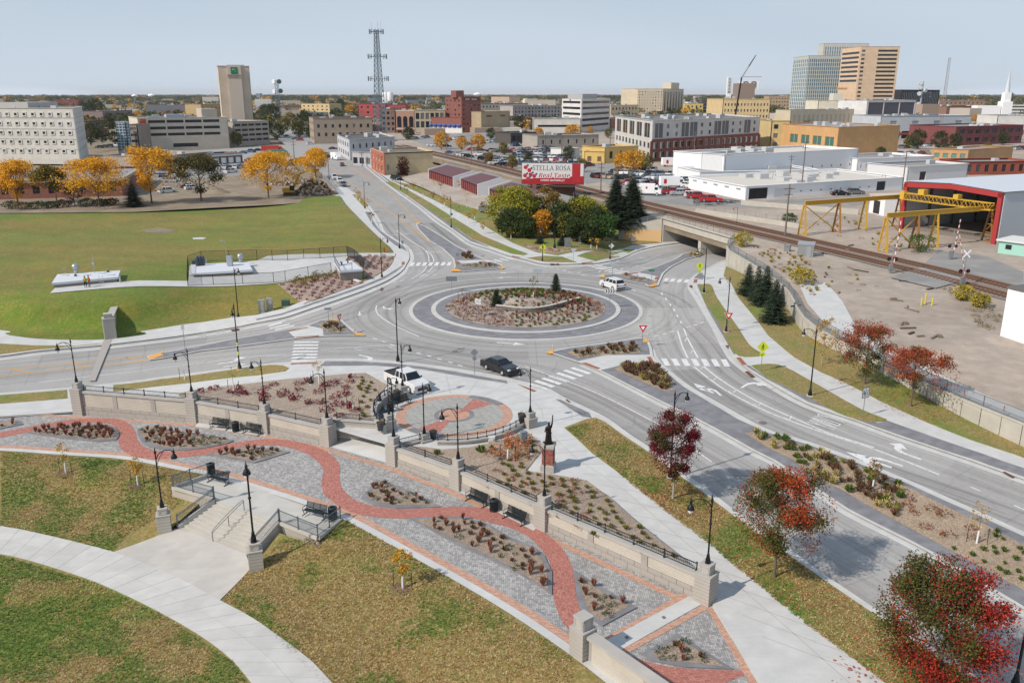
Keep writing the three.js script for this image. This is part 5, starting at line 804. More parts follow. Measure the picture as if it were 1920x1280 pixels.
function tree(name,label,p,o,group){const t=thing(name,label,'tree',p,o.ry??0,group),[T,B]=treeParts(o);T.mesh('trunk',o.bark??mBark,t);B.mesh('crown',mLeafV,t);if(o.squash)t.scale.set(1,1,1);return t;}
const mixCol=(...cs)=>{const C=cs.map(cv);return()=>{const c=pick(C).clone(),s=rnd(0.7,1.25);return c.multiplyScalar(s);};};
const turning=(greens,reds,fn)=>{const G=greens.map(cv),Rr=reds.map(cv);return(p,q)=>{const f=fn(q)+(fbm(p.x*0.9+40,p.y*0.9+p.z*0.8,4)- 0.5)*2.6;const c=(f>rnd(-0.42,0.42)?pick(Rr):pick(G)).clone();return c.multiplyScalar(rnd(0.65,1.3));};};
const G1=[[84,98,42],[102,108,48],[70,86,38],[116,102,52]],R1=[[150,62,44],[172,72,46],[120,46,42],[190,92,54]];
const treeAt=(px,py,top,H)=>{const p=on(px,py,H??((x,z)=>Hr(x,z)+KB));return[p,topY(p,top)- p.y];};
{
let[p,h]=treeAt(1262,935,765);tree('maple_tree','dark wine red tree on the verge in front of the tall lamp',p,{h,r:h*0.29,th:h*0.25,tr:0.1,n:14000,ls:0.16,seed:3,col:turning([[92,88,50],[78,78,44],[104,76,52]],[[112,28,44],[132,34,48],[90,28,40],[146,44,56]],(q)=>0.35+0.7*q.x),bark:mBarkL},'autumn trees on the promenade verge');
[p,h]=treeAt(1452,1082,862);tree('maple_tree','large green tree with one orange red bough on the verge',p,{h,r:h*0.41,th:h*0.17,tr:0.12,n:20000,ls:0.155,seed:8,nb:18,col:turning([[82,94,44],[104,104,50],[120,94,52],[70,82,40]],[[186,82,46],[170,66,42],[198,104,56]],(q)=>-0.5+(Math.abs(q.x-0.1)<0.3&&q.y>0?0.75:0)+(q.y<-0.4&&q.x>0.3?0.55:0))},'autumn trees on the promenade verge');
[p,h]=treeAt(1752,1318,1048);tree('maple_tree','largest tree, half green and half bright red, at the corner of the view',p,{h,r:h*0.405,th:h*0.1,tr:0.15,n:30000,ls:0.155,seed:21,nb:22,col:turning(G1.concat([[98,62,46]]),[[176,54,38],[200,74,40],[148,40,40],[120,52,44]],(q)=>0.05+0.9*q.x-0.25*q.y)},'autumn trees on the promenade verge');
[p,h]=treeAt(1621,720,597);tree('maple_tree','red topped tree with green lower boughs by the yard wall',p,{h,r:h*0.44,th:h*0.22,tr:0.12,n:8000,ls:0.19,seed:5,nb:17,asym:0.6,col:turning([[96,98,48],[112,104,56],[80,84,44]],[[150,66,54],[168,84,58],[184,96,54]],(q)=>0.7*q.y-0.15-0.2*q.x)},'red trees by the yard wall');
[p,h]=treeAt(1708,762,636);tree('maple_tree','orange red spreading tree before the yard wall railing',p,{h,r:h*0.46,th:h*0.2,tr:0.11,n:8000,ls:0.19,seed:15,nb:17,asym:0.6,col:turning([[104,100,52],[122,96,56],[88,88,48]],[[178,88,56],[160,72,54],[196,108,64]],(q)=>0.05+0.4*q.y)},'red trees by the yard wall');
[p,h]=treeAt(1541,684,585);tree('young_tree','thin yellowing young tree by the curved yard wall',p,{h,r:h*0.26,th:h*0.2,tr:0.06,n:900,ls:0.2,seed:16,col:mixCol([210,176,70],[190,150,70],[160,120,70]),bark:mBarkL});
}
function conifer(name,label,p,h,r,sd,group,cols=[[48,66,44],[60,78,52],[38,54,40],[70,88,58]],dens=1){
reseed(sd);const t=thing(name,label,'tree',p,0,group),T=new MB(),B=new MB(),C=cols.map(cv);T.bar(V3(0,-0.2,0),V3(0,h*0.97,0),h*0.016+0.04,0.02,6);T.mesh('trunk',mBark,t);
const NW=Math.round(16+h*1.6);
for(let i=0;i<NW;i++){
const f=Math.pow(i/NW,0.9),y=h*lerp(0.04,0.985,f),R=r*Math.pow(1-f,0.82)*rnd(0.85,1.1)+0.06,nbr=Math.max(4,Math.round((6+9*(1-f))*dens)),a0=rnd(6.3);
for(let k=0;k<nbr;k++){
const a=a0+k/nbr*2*PI+rnd(-0.2,0.2),L=R*rnd(0.75,1.12),dr=rnd(-0.28,0.02),d=V3(Math.cos(a),dr,Math.sin(a)).normalize(),s=V3(-Math.sin(a),0,Math.cos(a)),o=V3(0,y,0),m=Math.max(3,Math.round(L/0.28));
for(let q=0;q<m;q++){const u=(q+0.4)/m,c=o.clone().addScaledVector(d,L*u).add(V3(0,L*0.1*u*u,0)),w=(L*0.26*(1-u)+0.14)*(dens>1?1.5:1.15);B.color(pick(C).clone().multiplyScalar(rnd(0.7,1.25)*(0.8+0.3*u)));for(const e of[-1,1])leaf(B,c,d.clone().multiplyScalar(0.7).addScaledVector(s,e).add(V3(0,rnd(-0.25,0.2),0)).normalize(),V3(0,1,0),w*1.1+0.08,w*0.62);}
leaf(B,o.clone().addScaledVector(d,L*0.85),d,V3(0,1,0),L*0.22+0.1,0.16);
}
}
B.mesh('crown',mLeafV,t);return t;
}
{
const cf=(px,py,top,k,s,l)=>{const[p,h]=treeAt(px,py,top);conifer('spruce_tree',l,p,h,h*k,s,'spruces below the yard wall');};
cf(1402,553,492,0.4,31,'leftmost dark spruce of the clump below the yard wall');cf(1419,563,496,0.34,32,'slender spruce in the middle of the clump below the yard wall');cf(1434,572,495,0.4,33,'right hand spruce of the clump of three below the yard wall');cf(1451,604,521,0.36,34,'large single spruce nearest the viewer below the yard wall');
const cb=(px,py,top,k,s,l,Y)=>{const p=at(px,py,Y);conifer('spruce_tree',l,p,topY(p,top)- p.y,(topY(p,top)- p.y)*k,s,'tall spruces by the billboard',undefined,1.7);};
cb(1153,425,318,0.34,41,'tall dark spruce left of its taller twin by the billboard',0.3);cb(1184,425,318,0.38,42,'tallest dark spruce beside the billboard and railway',0.3);
const ci=(dx,dz,h,k,s,l)=>conifer('young_spruce',l,V3(RC.x+dx,mound(RC.x+dx,RC.z+dz),RC.z+dz),h,k,s,'young spruces on the central island');
{const q=at(930,571,0.8);conifer('young_spruce','young spruce at the west end of the low stone wall on the island',q,2.3,0.85,51,'young spruces on the central island');const q2=at(1042,545,0.9);conifer('young_spruce','young spruce at the back of the central island',q2,2.8,0.95,52,'young spruces on the central island');}
for(const[px,py,top,l]of[[1012,456,440,'small round spruce on the corner lawn by the sign lamp'],[1053,460,440,'small round spruce beside the grey cabinet on the corner lawn']]){const p=at(px,py,KB+0.1);conifer('young_spruce',l,p,topY(p,top)- p.y,1.1,px,'young spruces on the corner lawn');}
}
{
const wood=[[950,428,350,0.5,'y','yellow green tree at the west edge of the wood by the lawn'],[975,436,346,0.5,'y','broad yellow green tree in the wood below the billboard'],[1000,430,360,0.4,'g','dark green tree in the middle of the wood'],[1020,446,384,0.42,'o','bright orange small tree at the front of the wood'],[1030,425,342,0.42,'b','brownish orange tree in front of the billboard post'],[1052,445,372,0.4,'g','dense dark green tree right of the orange tree'],[1062,448,385,0.3,'yg','yellow flecked narrow tree in the wood'],[1080,438,360,0.45,'yg','yellow topped tree in the wood before the spruces'],[1100,438,358,0.5,'y','round yellow green tree beside the tall spruces'],[1120,445,384,0.5,'g','low dark green tree under the tall spruces'],[960,445,392,0.6,'g','dark bushy tree at the west front of the wood'],[990,447,395,0.55,'g','dark green bush at the foot of the wood'],[1075,452,400,0.5,'g','dark green bush right of the orange tree'],[1130,448,400,0.6,'gb','bright green bush at the edge of the wood by the wing wall'],[1100,452,410,0.6,'g','dark shrub in front of the spruces on the lawn edge']];
const cols={y:mixCol([170,164,52],[140,146,48],[196,180,62],[110,122,42]),g:mixCol([62,80,40],[78,96,46],[54,70,38],[96,106,50]),o:mixCol([224,164,44],[208,140,40],[232,182,62],[190,130,44]),b:mixCol([150,124,62],[176,138,60],[122,108,56]),yg:mixCol([186,166,56],[70,84,42],[120,124,48],[60,72,40]),gb:mixCol([72,108,48],[92,124,54],[58,88,44])};
wood.forEach(([px,py,top,k,c,l],i)=>{const p=at(px,py,0.1),h=topY(p,px>985&&px<1110?Math.max(top+9,360):top+3)- p.y;tree('wood_tree',l,p,{h,r:h*k,th:h*0.08,tr:0.16,n:5200,ls:0.46,seed:60+i,col:cols[c],fill:0.35,clump:0.5,asym:0.55},'trees of the wood by the underpass');});
}
{
const Y=mixCol([250,190,44],[236,170,36],[252,206,74],[212,150,40],[232,182,56]),YG=mixCol([150,130,52],[92,92,48],[200,160,56],[70,78,44]),Gd=mixCol([66,74,48],[80,84,52],[110,104,52],[56,64,44],[150,124,54]);
const L=[[33,382,300,0.52,Y,'yellow locust tree at the edge of the view beyond the lawn',0.5],[107,388,300,0.4,YG,'half bare yellow green locust tree between two yellow ones',0.35],[186,386,290,0.56,Y,'broad yellow locust tree left of the dark conifer',0.5],[284,380,280,0.55,Y,'tallest yellow locust tree right of the dark conifer',0.5],[377,376,290,0.52,Gd,'mostly green locust tree beyond the lawn by the dirt heap',0.6],[503,370,294,0.62,Y,'yellow locust tree in front of the demolition site',0.5],[592,332,275,0.66,Y,'round yellow locust tree beside the street',0.6]];
L.forEach(([px,py,top,k,c,l,f],i)=>{const p=at(px,py,0.2),h=topY(p,top)- p.y;tree('locust_tree',l,p,{h,r:h*k*1.2,th:h*0.22,tr:0.26,n:8500,ls:0.5,seed:80+i,col:c,fill:f*0.25,clump:0.36,nb:22,up:0.75,asym:0.75},'locust trees beyond the lawn');});
const p=at(250,386,0.2);conifer('spruce_tree','dark grey spruce between two yellow locust trees',p,topY(p,334)- p.y,3.6,91,null,[[62,68,56],[74,78,64],[52,58,50]]);
const q=at(140,386,0.2);tree('bare_tree','dark low tree beside the brick wall beyond the lawn',q,{h:topY(q,345)- q.y,r:3,th:1,tr:0.14,n:900,ls:0.4,seed:92,col:mixCol([74,66,56],[90,80,62],[60,60,48])});
const hedge=[[20,391,14],[45,392,13],[70,391,13],[95,390,12],[118,388,13],[165,386,14],[190,385,13],[208,384,12]];
hedge.forEach(([px,py,hh],i)=>{const p2=at(px,py,0.1),h=topY(p2,py-hh)- p2.y;tree('hedge_bush',['dark bush','rusty bush','green bush'][i%3]+ ' in the hedge row beyond the lawn, '+['first','second','third','fourth','fifth','sixth','seventh','eighth'][i]+ ' from the view edge',p2,{h,r:2.4,th:0.2,tr:0.05,n:520,ls:0.4,seed:100+i,col:mixCol([74,84,52],[60,70,44],i%3===1?[150,100,70]:[96,100,60]),fill:0.8},'hedge row beyond the lawn');});
}
function sapling(px,py,top,label,H,cols,n=220,stakes=true,group='staked saplings',ls=0.17){
const p=on(px,py,H),h=Math.max(1.4,topY(p,top)- p.y),t=thing('sapling',label,'sapling',p,0,group),[T,B]=treeParts({h,r:h*0.22,th:h*0.42,tr:0.03,n,ls,seed:px+py,col:cols,nb:8,clump:0.6,fill:0.2});
T.mesh('trunk',mBark,t);if(n)B.mesh('crown',mLeafV,t);new MB().bar(V3(0,0,0),V3(0.02,Math.min(1.0,h*0.36),0),0.075,0.07,8).mesh('trunk_guard',M(238,240,242,0.6),t);
if(stakes)for(const s of[-1,1])new MB().bar(V3(s*0.65,-0.1,s*0.2),V3(s*0.63,1.3,s*0.2),0.028,0.028,4).bar(V3(s*0.63,1.2,s*0.2),V3(s*0.63,1.32,s*0.2),0.034,0.034,4).mesh('stake',M(40,56,44,0.8),t);
return t;
}
const yl=mixCol([214,164,54],[196,140,52],[160,140,60],[222,186,74]),br=mixCol([150,120,70],[170,130,66],[120,112,66]);
const HLu=(x,z)=>Hlow(x,z),HV=(x,z)=>Hr(x,z)+KB,HM=(x,z)=>Hr(x,z)+KB+0.02;
sapling(123,887,826,'thin yellow sapling on the park lawn far west of the stairs',HLu,yl,200);sapling(258,910,856,'yellow sapling on the park lawn just west of the stairs',HLu,yl,320);sapling(755,1104,1028,'yellow orange sapling alone on the brown lawn east of the stairs',HLu,mixCol([222,160,50],[206,140,48],[170,150,60],[230,190,70]),520);
for(const[px,py]of[[122,888],[257,912],[753,1103]]){const p=on(px,py,HLu),b=new MB();reseed(px);for(let i=0;i<420;i++){const a=rnd(6.3),r=0.78*Math.sqrt(rnd()),c=V3(r*Math.cos(a),0.02+0.12*(1-r),r*Math.sin(a));b.color(pick([[150,126,104],[176,150,126],[120,100,84]].map(cv)).clone().multiplyScalar(1.2));leaf(b,c,rdir().setY(0.1).normalize(),V3(0,1,0),0.13,0.05);}const m=b.mesh('mulch_ring',mLeafV);m.position.copy(p);tag(m,'ring of wood chip mulch round the '+(px<200?'far west':px<400?'near stairs':'brown lawn')+ ' sapling','mulch ring',null,'stuff');}
sapling(1636,920,858,'brown leaved sapling in the median bed among grasses',HM,br,260);sapling(1832,1018,938,'sparse yellow sapling in the median bed near the view edge',HM,yl,130);sapling(346,712,690,'bare sapling in the grass strip behind the floodwall',HV,br,0);sapling(438,735,680,'thin sapling at the west tip of the gravel bed',Hbed,yl,60);sapling(598,718,672,'sparse orange sapling at the back of the gravel bed',Hbed,yl,90);sapling(662,768,742,'short sapling with a white guard in the middle of the gravel bed',Hbed,br,30);sapling(952,862,806,'sapling among the reddish shrubs by the overlook wall',Hbed,mixCol([210,120,90],[190,150,80],[200,100,80]),160);sapling(867,563,540,'sapling with a white guard at the west end of the island',(x,z)=>mound(x,z),br,40);sapling(1096,574,556,'sapling with a white guard at the east end of the island',(x,z)=>mound(x,z),br,30);sapling(1000,560,515,'tall thin sapling in the middle of the central island',(x,z)=>mound(x,z),mixCol([110,116,62],[140,136,70]),120,false,'staked saplings',0.22);
const rowS=[[763,372],[775,363],[793,367],[812,380],[828,390],[842,398],[860,406],[878,418],[906,438],[905,398],[875,388],[890,412],[938,434],[958,448],[814,355],[826,365],[860,358],[833,386],[668,372],[674,378],[684,398],[697,418],[1108,466],[1119,467]];
rowS.forEach(([px,py],i)=>sapling(px,py,py -(i%5===0?30:22),'staked sapling in the verge, '+['pale','yellow','bare','bronze','orange','thin'][i%6]+ ' number among those '+(px<700?'by the lawn kerb':py<385?'near the storage units':py<420?'midway along the street':'nearest the roundabout'),(x,z)=>Hr(x,z)+KB,i%3?yl:br,i%4===2?30:110,false,'saplings along the downtown street',0.32));
const protos=(n,make)=>Array.from({length:n},(_,i)=>{reseed(500+i*13);return make(i);});
const spiky=(n,R,h,cols,wd=0.05,seedy)=>protos(4,()=>{const b=new MB(),C=cols.map(cv);for(let i=0;i<n;i++){const a=rnd(6.3),r=R*rnd(0.55,1.1),t=rnd(0.35,1),tip=V3(r*Math.cos(a)*t,h*rnd(0.6,1.1)*(1.15-0.5*t),r*Math.sin(a)*t),base=V3(tip.x*0.12,0,tip.z*0.12),s=V3(-Math.sin(a),0,Math.cos(a)).multiplyScalar(wd);b.color(pick(C).clone().multiplyScalar(rnd(0.75,1.25)));const m=base.clone().lerp(tip,0.55).add(V3(0,h*0.18,0));b.tri(base,m.clone().add(s),tip);b.tri(base,tip,m.clone().sub(s));if(seedy&&rnd()<0.4){b.color(cv(seedy));leaf(b,tip,V3(0,1,0),V3(1,0,0),0.16,0.05);}}return b.geometry();});
const bushy=(n,R,h,cols,ls=0.12)=>protos(4,()=>{const b=new MB(),C=cols.map(cv),ax=Array.from({length:5},()=>rnd(6.3));for(let i=0;i<n;i++){const a=rnd()<0.6?pick(ax)+rnd(-0.35,0.35):rnd(6.3),r=R*Math.sqrt(rnd()),p=V3(r*Math.cos(a),h*rnd(0.08,1)*(1-0.45*r/R),r*Math.sin(a));b.color(pick(C).clone().multiplyScalar(rnd(0.65,1.3)));leaf(b,p,rdir().add(V3(Math.cos(a),0.3,Math.sin(a))).normalize(),rdir().add(V3(0,1.2,0)).normalize(),ls*rnd(0.7,1.4),ls*0.6);}return b.geometry();});
const PL={
burg:bushy(80,0.55,0.5,[[140,40,56],[116,32,48],[160,54,66],[96,34,44]],0.2),burgS:bushy(46,0.4,0.3,[[128,44,50],[150,70,62],[104,44,44],[136,84,70]],0.15),rust:bushy(56,0.45,0.3,[[150,84,60],[168,100,66],[120,70,52],[142,110,76]],0.15),
tuft:spiky(44,0.36,0.36,[[120,128,58],[150,146,74],[104,116,52],[184,164,90]],0.035),gold:spiky(46,0.42,0.6,[[190,168,96],[208,188,118],[160,150,80],[128,136,66]],0.03,[224,204,146]),green:spiky(50,0.45,0.55,[[86,112,48],[110,136,58],[72,96,44],[140,150,70]],0.045),redG:spiky(60,0.38,1.1,[[164,98,86],[180,118,98],[148,88,78],[192,142,114],[150,122,90]],0.012),dkG:spiky(54,0.5,0.65,[[126,90,74],[142,106,84],[110,84,70],[134,122,80]],0.022),sage:bushy(70,0.45,0.4,[[104,118,92],[86,100,78],[122,134,108],[74,88,66]],0.13),dark:bushy(60,0.36,0.34,[[58,84,44],[74,98,50],[48,70,40]],0.13),pink:bushy(90,0.7,0.75,[[216,110,90],[190,84,74],[222,160,96],[150,140,66],[120,132,60]],0.17),olive:bushy(90,0.8,0.7,[[132,120,56],[150,134,70],[104,104,52],[150,100,60]],0.17),lav:bushy(60,0.45,0.4,[[92,88,104],[104,100,116],[80,80,88],[88,96,84]],0.12),
};
const inP=(w,x,z)=>{let c=false;for(let i=0,j=w.length-1;i<w.length;j=i++)if((w[i].z>z)!==(w[j].z>z)&&x<(w[j].x-w[i].x)*(z-w[i].z)/(w[j].z-w[i].z)+w[i].x)c=!c;return c;};
function plant(kind,name,label,group,x,y,z,s){const g=PL[kind];const m=new THREE.Mesh(g[Math.floor(rnd(g.length))],mLeafV);m.name=nm({burg:'burgundy_shrub',burgS:'burgundy_shrub',rust:'rust_shrub',tuft:'grass_tuft',green:'grass_clump',gold:'feather_grass',redG:'reed_grass',dkG:'brown_grass',sage:'grey_mound',dark:'dwarf_shrub',pink:'pink_shrub',olive:'olive_bush',lav:'purple_mound'}[kind]);m.castShadow=m.receiveShadow=true;m.position.set(x,y,z);m.rotation.y=rnd(6.3);m.scale.setScalar(s);scene.add(m);tag(m,label,name==='grass_tuft'?'ornamental grass':'shrub',group,'thing');return m;}
function scatter(poly,H,gap,kinds,sd,o={}){
reseed(sd);const w=poly,x0=Math.min(...w.map((p)=>p.x)),x1=Math.max(...w.map((p)=>p.x)),z0=Math.min(...w.map((p)=>p.z)),z1=Math.max(...w.map((p)=>p.z)),a=o.turn??0.5,cx=(x0+x1)/2,cz=(z0+z1)/2,Rr=Math.hypot(x1-x0,z1-z0)/2,tot=kinds.reduce((s,k)=>s+k[4],0),jit=o.jit??0.28;
for(let i=-Rr;i<=Rr;i+=gap)for(let j=-Rr,row=0;j<=Rr;j+=gap*0.9,row++){
const[u,v]=rot(i+(row%2)*gap/2+rnd(-jit,jit)*gap,j+rnd(-jit,jit)*gap,a),x=cx+u,z=cz+v;if(!inP(w,x,z)||(o.keep&&!o.keep(x,z))||rnd()<(o.skip??0.08))continue;
let q=rnd(tot),k=kinds[0];for(const c of kinds){if((q -=c[4])<0){k=c;break;}}if(o.choose)k=kinds[o.choose(x,z)]??k;
plant(k[0],k[1],k[2],k[3],x,H(x,z),z,rnd(k[5],k[6]));
}
}
const grp=(kind,name,label,s0=0.8,s1=1.25,wt=1)=>[kind,name,label,label,wt,s0,s1];
const wp=(px,H=Hr)=>toW(px,H);
const BW=wp([...Z1([1420,385],[1550,365],[1700,345],[1900,330]),...Z2([400,285],[660,258],[800,250],[900,330],[890,390],[850,470],[830,560],[850,620]),[640,785],[500,752],[400,742]],Hbed);
scatter(BW,Hbed,1.75,[grp('burg','shrub','low burgundy shrub in the broad gravel bed behind the floodwall',0.75,1.2)],201,{turn:0.25,jit:0.4,skip:0.2,keep:(x,z)=>project(V3(x,Hbed(x,z),z))[0]<668});
scatter(BW,Hbed,1.0,[grp('tuft','grass_tuft','yellow green grass tuft at the edge of the broad gravel bed',0.8,1.2)],202,{keep:(x,z)=>project(V3(x,Hbed(x,z),z))[0]>672});
const BE=wp([[760,860],[810,850],[880,846],[940,836],[982,816],[1016,842],[978,880],[1014,890],[1098,906],[1145,940],[1170,964],[1230,1016],[1278,1056],[1270,1062],[1150,1020],[1025,965],[960,935],[862,890]],Hbed);
scatter(BE,Hbed,1.0,[grp('tuft','grass_tuft','yellow green grass tuft in the triangular bed by the bronze statue',0.75,1.15)],203,{turn:0.7,jit:0.22,keep:(x,z)=>{const q=project(V3(x,Hbed(x,z),z));return q[0]>930&&!(q[1]<862&&q[0]>930&&q[0]<995);}});
scatter(BE,Hbed,0.95,[grp('pink','shrub','pink and yellow leaved shrub below the overlook wall',0.7,1.1)],204,{keep:(x,z)=>{const q=project(V3(x,Hbed(x,z),z));return q[1]<862&&q[0]>925&&q[0]<995;}});
scatter(BE,Hbed,1.25,[grp('green','grass_tuft','upright green grass clump along the foot of the overlook wall',0.9,1.4)],205,{keep:(x,z)=>{const q=project(V3(x,Hbed(x,z),z));return q[0]<925&&q[1]<853;}});
scatter(BE,Hbed,1.1,[grp('rust','shrub','small brown shrub in the gravel above the bench wall',0.6,1.0)],206,{keep:(x,z)=>{const q=project(V3(x,Hbed(x,z),z));return q[0]>870&&q[0]<1100&&q[1]>880;},skip:0.5});
const bedNames=['at the edge of the view','in the western loop of the clay path','behind the west stair lamp','at the head of the stairs','opposite the bench wall','in the lower curve of the clay path','by the closure sill','in the corner bed beyond the closure sill'];
bedIn.forEach((w,i)=>scatter(w,(x)=>Hp(x)+0.11,i===5?0.85:0.68,[grp('redG','grass_tuft','upright reddish grass '+bedNames[i],0.5,0.85,i===5||i===6?2.2:1),grp('dkG','grass_tuft','brown spreading grass '+bedNames[i],0.45,0.75),grp('dark','shrub','small dark green shrub '+bedNames[i],0.55,0.95)],220+i,{choose:(x,z)=>{const v=fbm(x*0.5+3,z*0.5,2);return rnd()<0.25?Math.floor(rnd(3)):v>0.55?0:v>0.42?1:2;}}));
const medB=wp([[1400,814],[1423,814],[1464,827],[1517,841],[1580,865],[1660,898],[1715,923],[1790,961],[1845,986],[1920,1026],[2000,1062],[2000,1150],[1920,1106],[1765,1022],[1647,958],[1580,919],[1521,891],[1486,862],[1440,840]]),mq=(x,z)=>project(V3(x,Hr(x,z),z));
scatter(medB,HM,0.88,[grp('green','grass_tuft','bright green grass clump at the head of the median bed',0.9,1.5),grp('dkG','grass_tuft','dark reddish brown grass clump in the median bed',0.8,1.25,1.6),grp('gold','grass_tuft','pale golden feather grass in the median bed',0.9,1.4)],240,{keep:(x,z)=>{const q=mq(x,z);return q[0]<1690;},jit:0.4,choose:(x,z)=>{const q=mq(x,z);return q[0]<1470?(rnd()<0.5?2:0):q[0]<1520?(rnd()<0.75?0:1):rnd()<0.55?1:rnd()<0.7?2:0;}});
scatter(medB,HM,1.7,[grp('rust','shrub','low rust red shrub in the bare gravel of the median bed',0.8,1.3)],241,{keep:(x,z)=>{const q=mq(x,z);return q[0]>1690&&q[0]<1850&&q[1]<1030;}});
scatter(medB,HM,1.05,[grp('green','grass_tuft','small green grass tuft in the median bed near the view edge',0.5,0.85)],242,{keep:(x,z)=>{const q=mq(x,z);return q[0]>=1850||q[1]>=1030;}});
const spl=(px,kinds,gap,sd)=>scatter(wp(px),HM,gap,kinds,sd,{skip:0.02});
spl(Z7([430,1130],[500,1110],[700,1087],[930,1067],[962,1130],[800,1140],[500,1168]),[grp('dkG','grass_tuft','dark brown grass in the island bed above the near crosswalk',0.9,1.3),grp('sage','shrub','grey green mound in the island bed above the near crosswalk',0.8,1.2)],0.95,250);
spl(Z3([790,212],[840,186],[1060,186],[1215,360],[1130,370]),[grp('dkG','grass_tuft','dark brown grass in the island bed below the near walkway',1.1,1.6,2),grp('gold','grass_tuft','pale feather grass in the island bed below the near walkway',1.0,1.5)],0.9,251);
spl(Z6([480,925],[530,890],[600,905],[690,970],[550,978]),[grp('dkG','grass_tuft','reddish grass in the small bed by the west yield sign',0.9,1.3),grp('sage','shrub','grey green mound in the small bed by the west yield sign',0.8,1.1)],0.9,252);
spl(Z7([795,545],[850,537],[1040,588],[960,598]),[grp('lav','shrub','purplish mound in the island bed behind the white car',0.8,1.2),grp('redG','grass_tuft','reddish grass in the island bed behind the white car',0.6,0.9,0.4)],1.0,253);
spl(Z7([1320,400],[1380,378],[1445,385],[1400,412]),[grp('lav','shrub','purplish shrub at the foot of the bridge pier',1.2,1.8),grp('gold','grass_tuft','golden grass at the foot of the bridge pier',0.9,1.3,0.5)],1.0,254);
spl(Z6([1535,390],[1620,393],[1640,425],[1560,432]),[grp('dkG','grass_tuft','brown grass in the bed above the street crosswalk',1.0,1.5)],1.0,255);
spl(Z6([1530,492],[1640,460],[1780,470],[1785,485]),[grp('sage','shrub','grey green mound in the bed below the street crosswalk',0.9,1.3),grp('dkG','grass_tuft','brown grass in the bed below the street crosswalk',0.7,1.0,0.4)],1.0,256);
spl([[980,460],[1010,467],[1060,470],[1100,470],[1040,476],[1000,471]],[grp('rust','shrub','reddish low plant in the gravel by the corner lawn',0.7,1.1)],1.2,257);
scatter(circ(11.3),mound,0.9,[grp('rust','shrub','rust brown shrub on the central island',0.7,1.1),grp('burgS','shrub','small burgundy shrub on the central island',0.7,1.1),grp('tuft','grass_tuft','yellow green tuft on the central island',0.8,1.2),grp('green','grass_tuft','bright green clump on the central island mound',0.9,1.3),grp('redG','grass_tuft','tall reddish grass on the central island',0.7,1.0)],260,{skip:0.1,choose:(x,z)=>{const dx=x-RC.x,dz=z-RC.z,r=Math.hypot(dx,dz);if(r>9.6)return dz>4&&dx>-2?2:0;if(dx>4&&Math.abs(dz)<5&&rnd()<0.6)return 4;const v=rnd();if(dz<-5.5||(dz<0.5&&dz>-2&&dx>-4))return v<0.6?3:v<0.8?2:0;if(dx<-3&&dz>-1)return v<0.7?1:0;return v<0.44?2:v<0.72?0:v<0.85?1:4;}});
{
const t=thing('island_wall','low curved dry stone wall with a pale coping on the central island','wall',V3(0,0,0)),a=at(930,584,0.3),m=at(1000,589,0.3),b=at(1088,569,0.3),c=new THREE.CatmullRomCurve3([a,m,b]),n=26;reseed(77);
for(let r=0;r<4;r++)for(let i=0;i<n;i++){const p=c.getPointAt((i+(r%2)*0.5)/(n+0.5)),q=c.getPointAt(Math.min(1,(i+1+(r%2)*0.5)/(n+0.5))),d=q.clone().sub(p),L=d.length();part('stone',unit('stn',()=>new THREE.BoxGeometry(1,1,1)),pick([M(128,122,120,0.95),M(146,138,132,0.95),M(112,108,108,0.95)]),t,p.clone().lerp(q,0.5).add(V3(0,r*0.22+0.1,rnd(0.04))),Math.atan2(-d.z,d.x),V3(L-0.03,0.2,0.4));}
for(let i=0;i<n;i++){const p=c.getPointAt(i/n),q=c.getPointAt((i+1)/n),d=q.clone().sub(p);part('coping_stone',unit('stn',()=>0),M(205,198,186,0.9),t,p.clone().lerp(q,0.5).add(V3(0,0.95,0)),Math.atan2(-d.z,d.x),V3(d.length()- 0.01,0.1,0.5));}
}

// pump station and beds on the grass bank

function Hlawn(x,z){let Y=0.6;for(let i=0;i<8;i++){const q=project(V3(x,Y,z));Y=lawnY(q[0],q[1]);}return Y;}
const LB=(dy)=>(x,z)=>Hlawn(x,z)+dy;
const N1=[[520,532],[555,528],[600,519],[634,512],[677,531],[620,551],[570,570]],N2=[[652,482],[700,480],[733,479],[737,489],[727,502],[702,518],[684,526],[683,508]];
sheet('gravel_bed',N1,LB(0.06),mGravel,{L:1.2,tint:(x,z)=>new THREE.Color(1,0.9,0.86).multiplyScalar(patch(0.5,0.85,1.08)(x,z))}).userData.label='sloping gravel bed of burgundy shrubs below the fenced pump station';sheet('gravel_bed',N2,LB(0.06),mGravel,{L:1.2,tint:(x,z)=>new THREE.Color(1,0.9,0.86)}).userData.label='gravel bed of burgundy shrubs between the vault and the street mouth';
const onLawn=(px)=>px.map(([x,y])=>{const p=lawnAt(x,y);return W(p.x,p.z);}).map((q)=>V3(q.x,0,q.z));
scatter(onLawn(N1),LB(0.06),1.75,[grp('burg','shrub','burgundy shrub on the slope below the fenced pump station',0.6,0.85)],301,{turn:0.5,jit:0.15,skip:0.05});scatter(onLawn(N2),LB(0.06),1.6,[grp('burg','shrub','burgundy shrub between the vault and the street mouth',0.6,0.85)],302,{turn:0.5,jit:0.15,skip:0.05});
scatter(onLawn([[552,526],[600,516],[632,508],[636,516],[600,526],[562,545]]),LB(0.06),1.5,[grp('olive','shrub','olive brown bush along the front of the pump station fence',0.9,1.5)],303);
const padY=lawnY(440,512)+0.1;
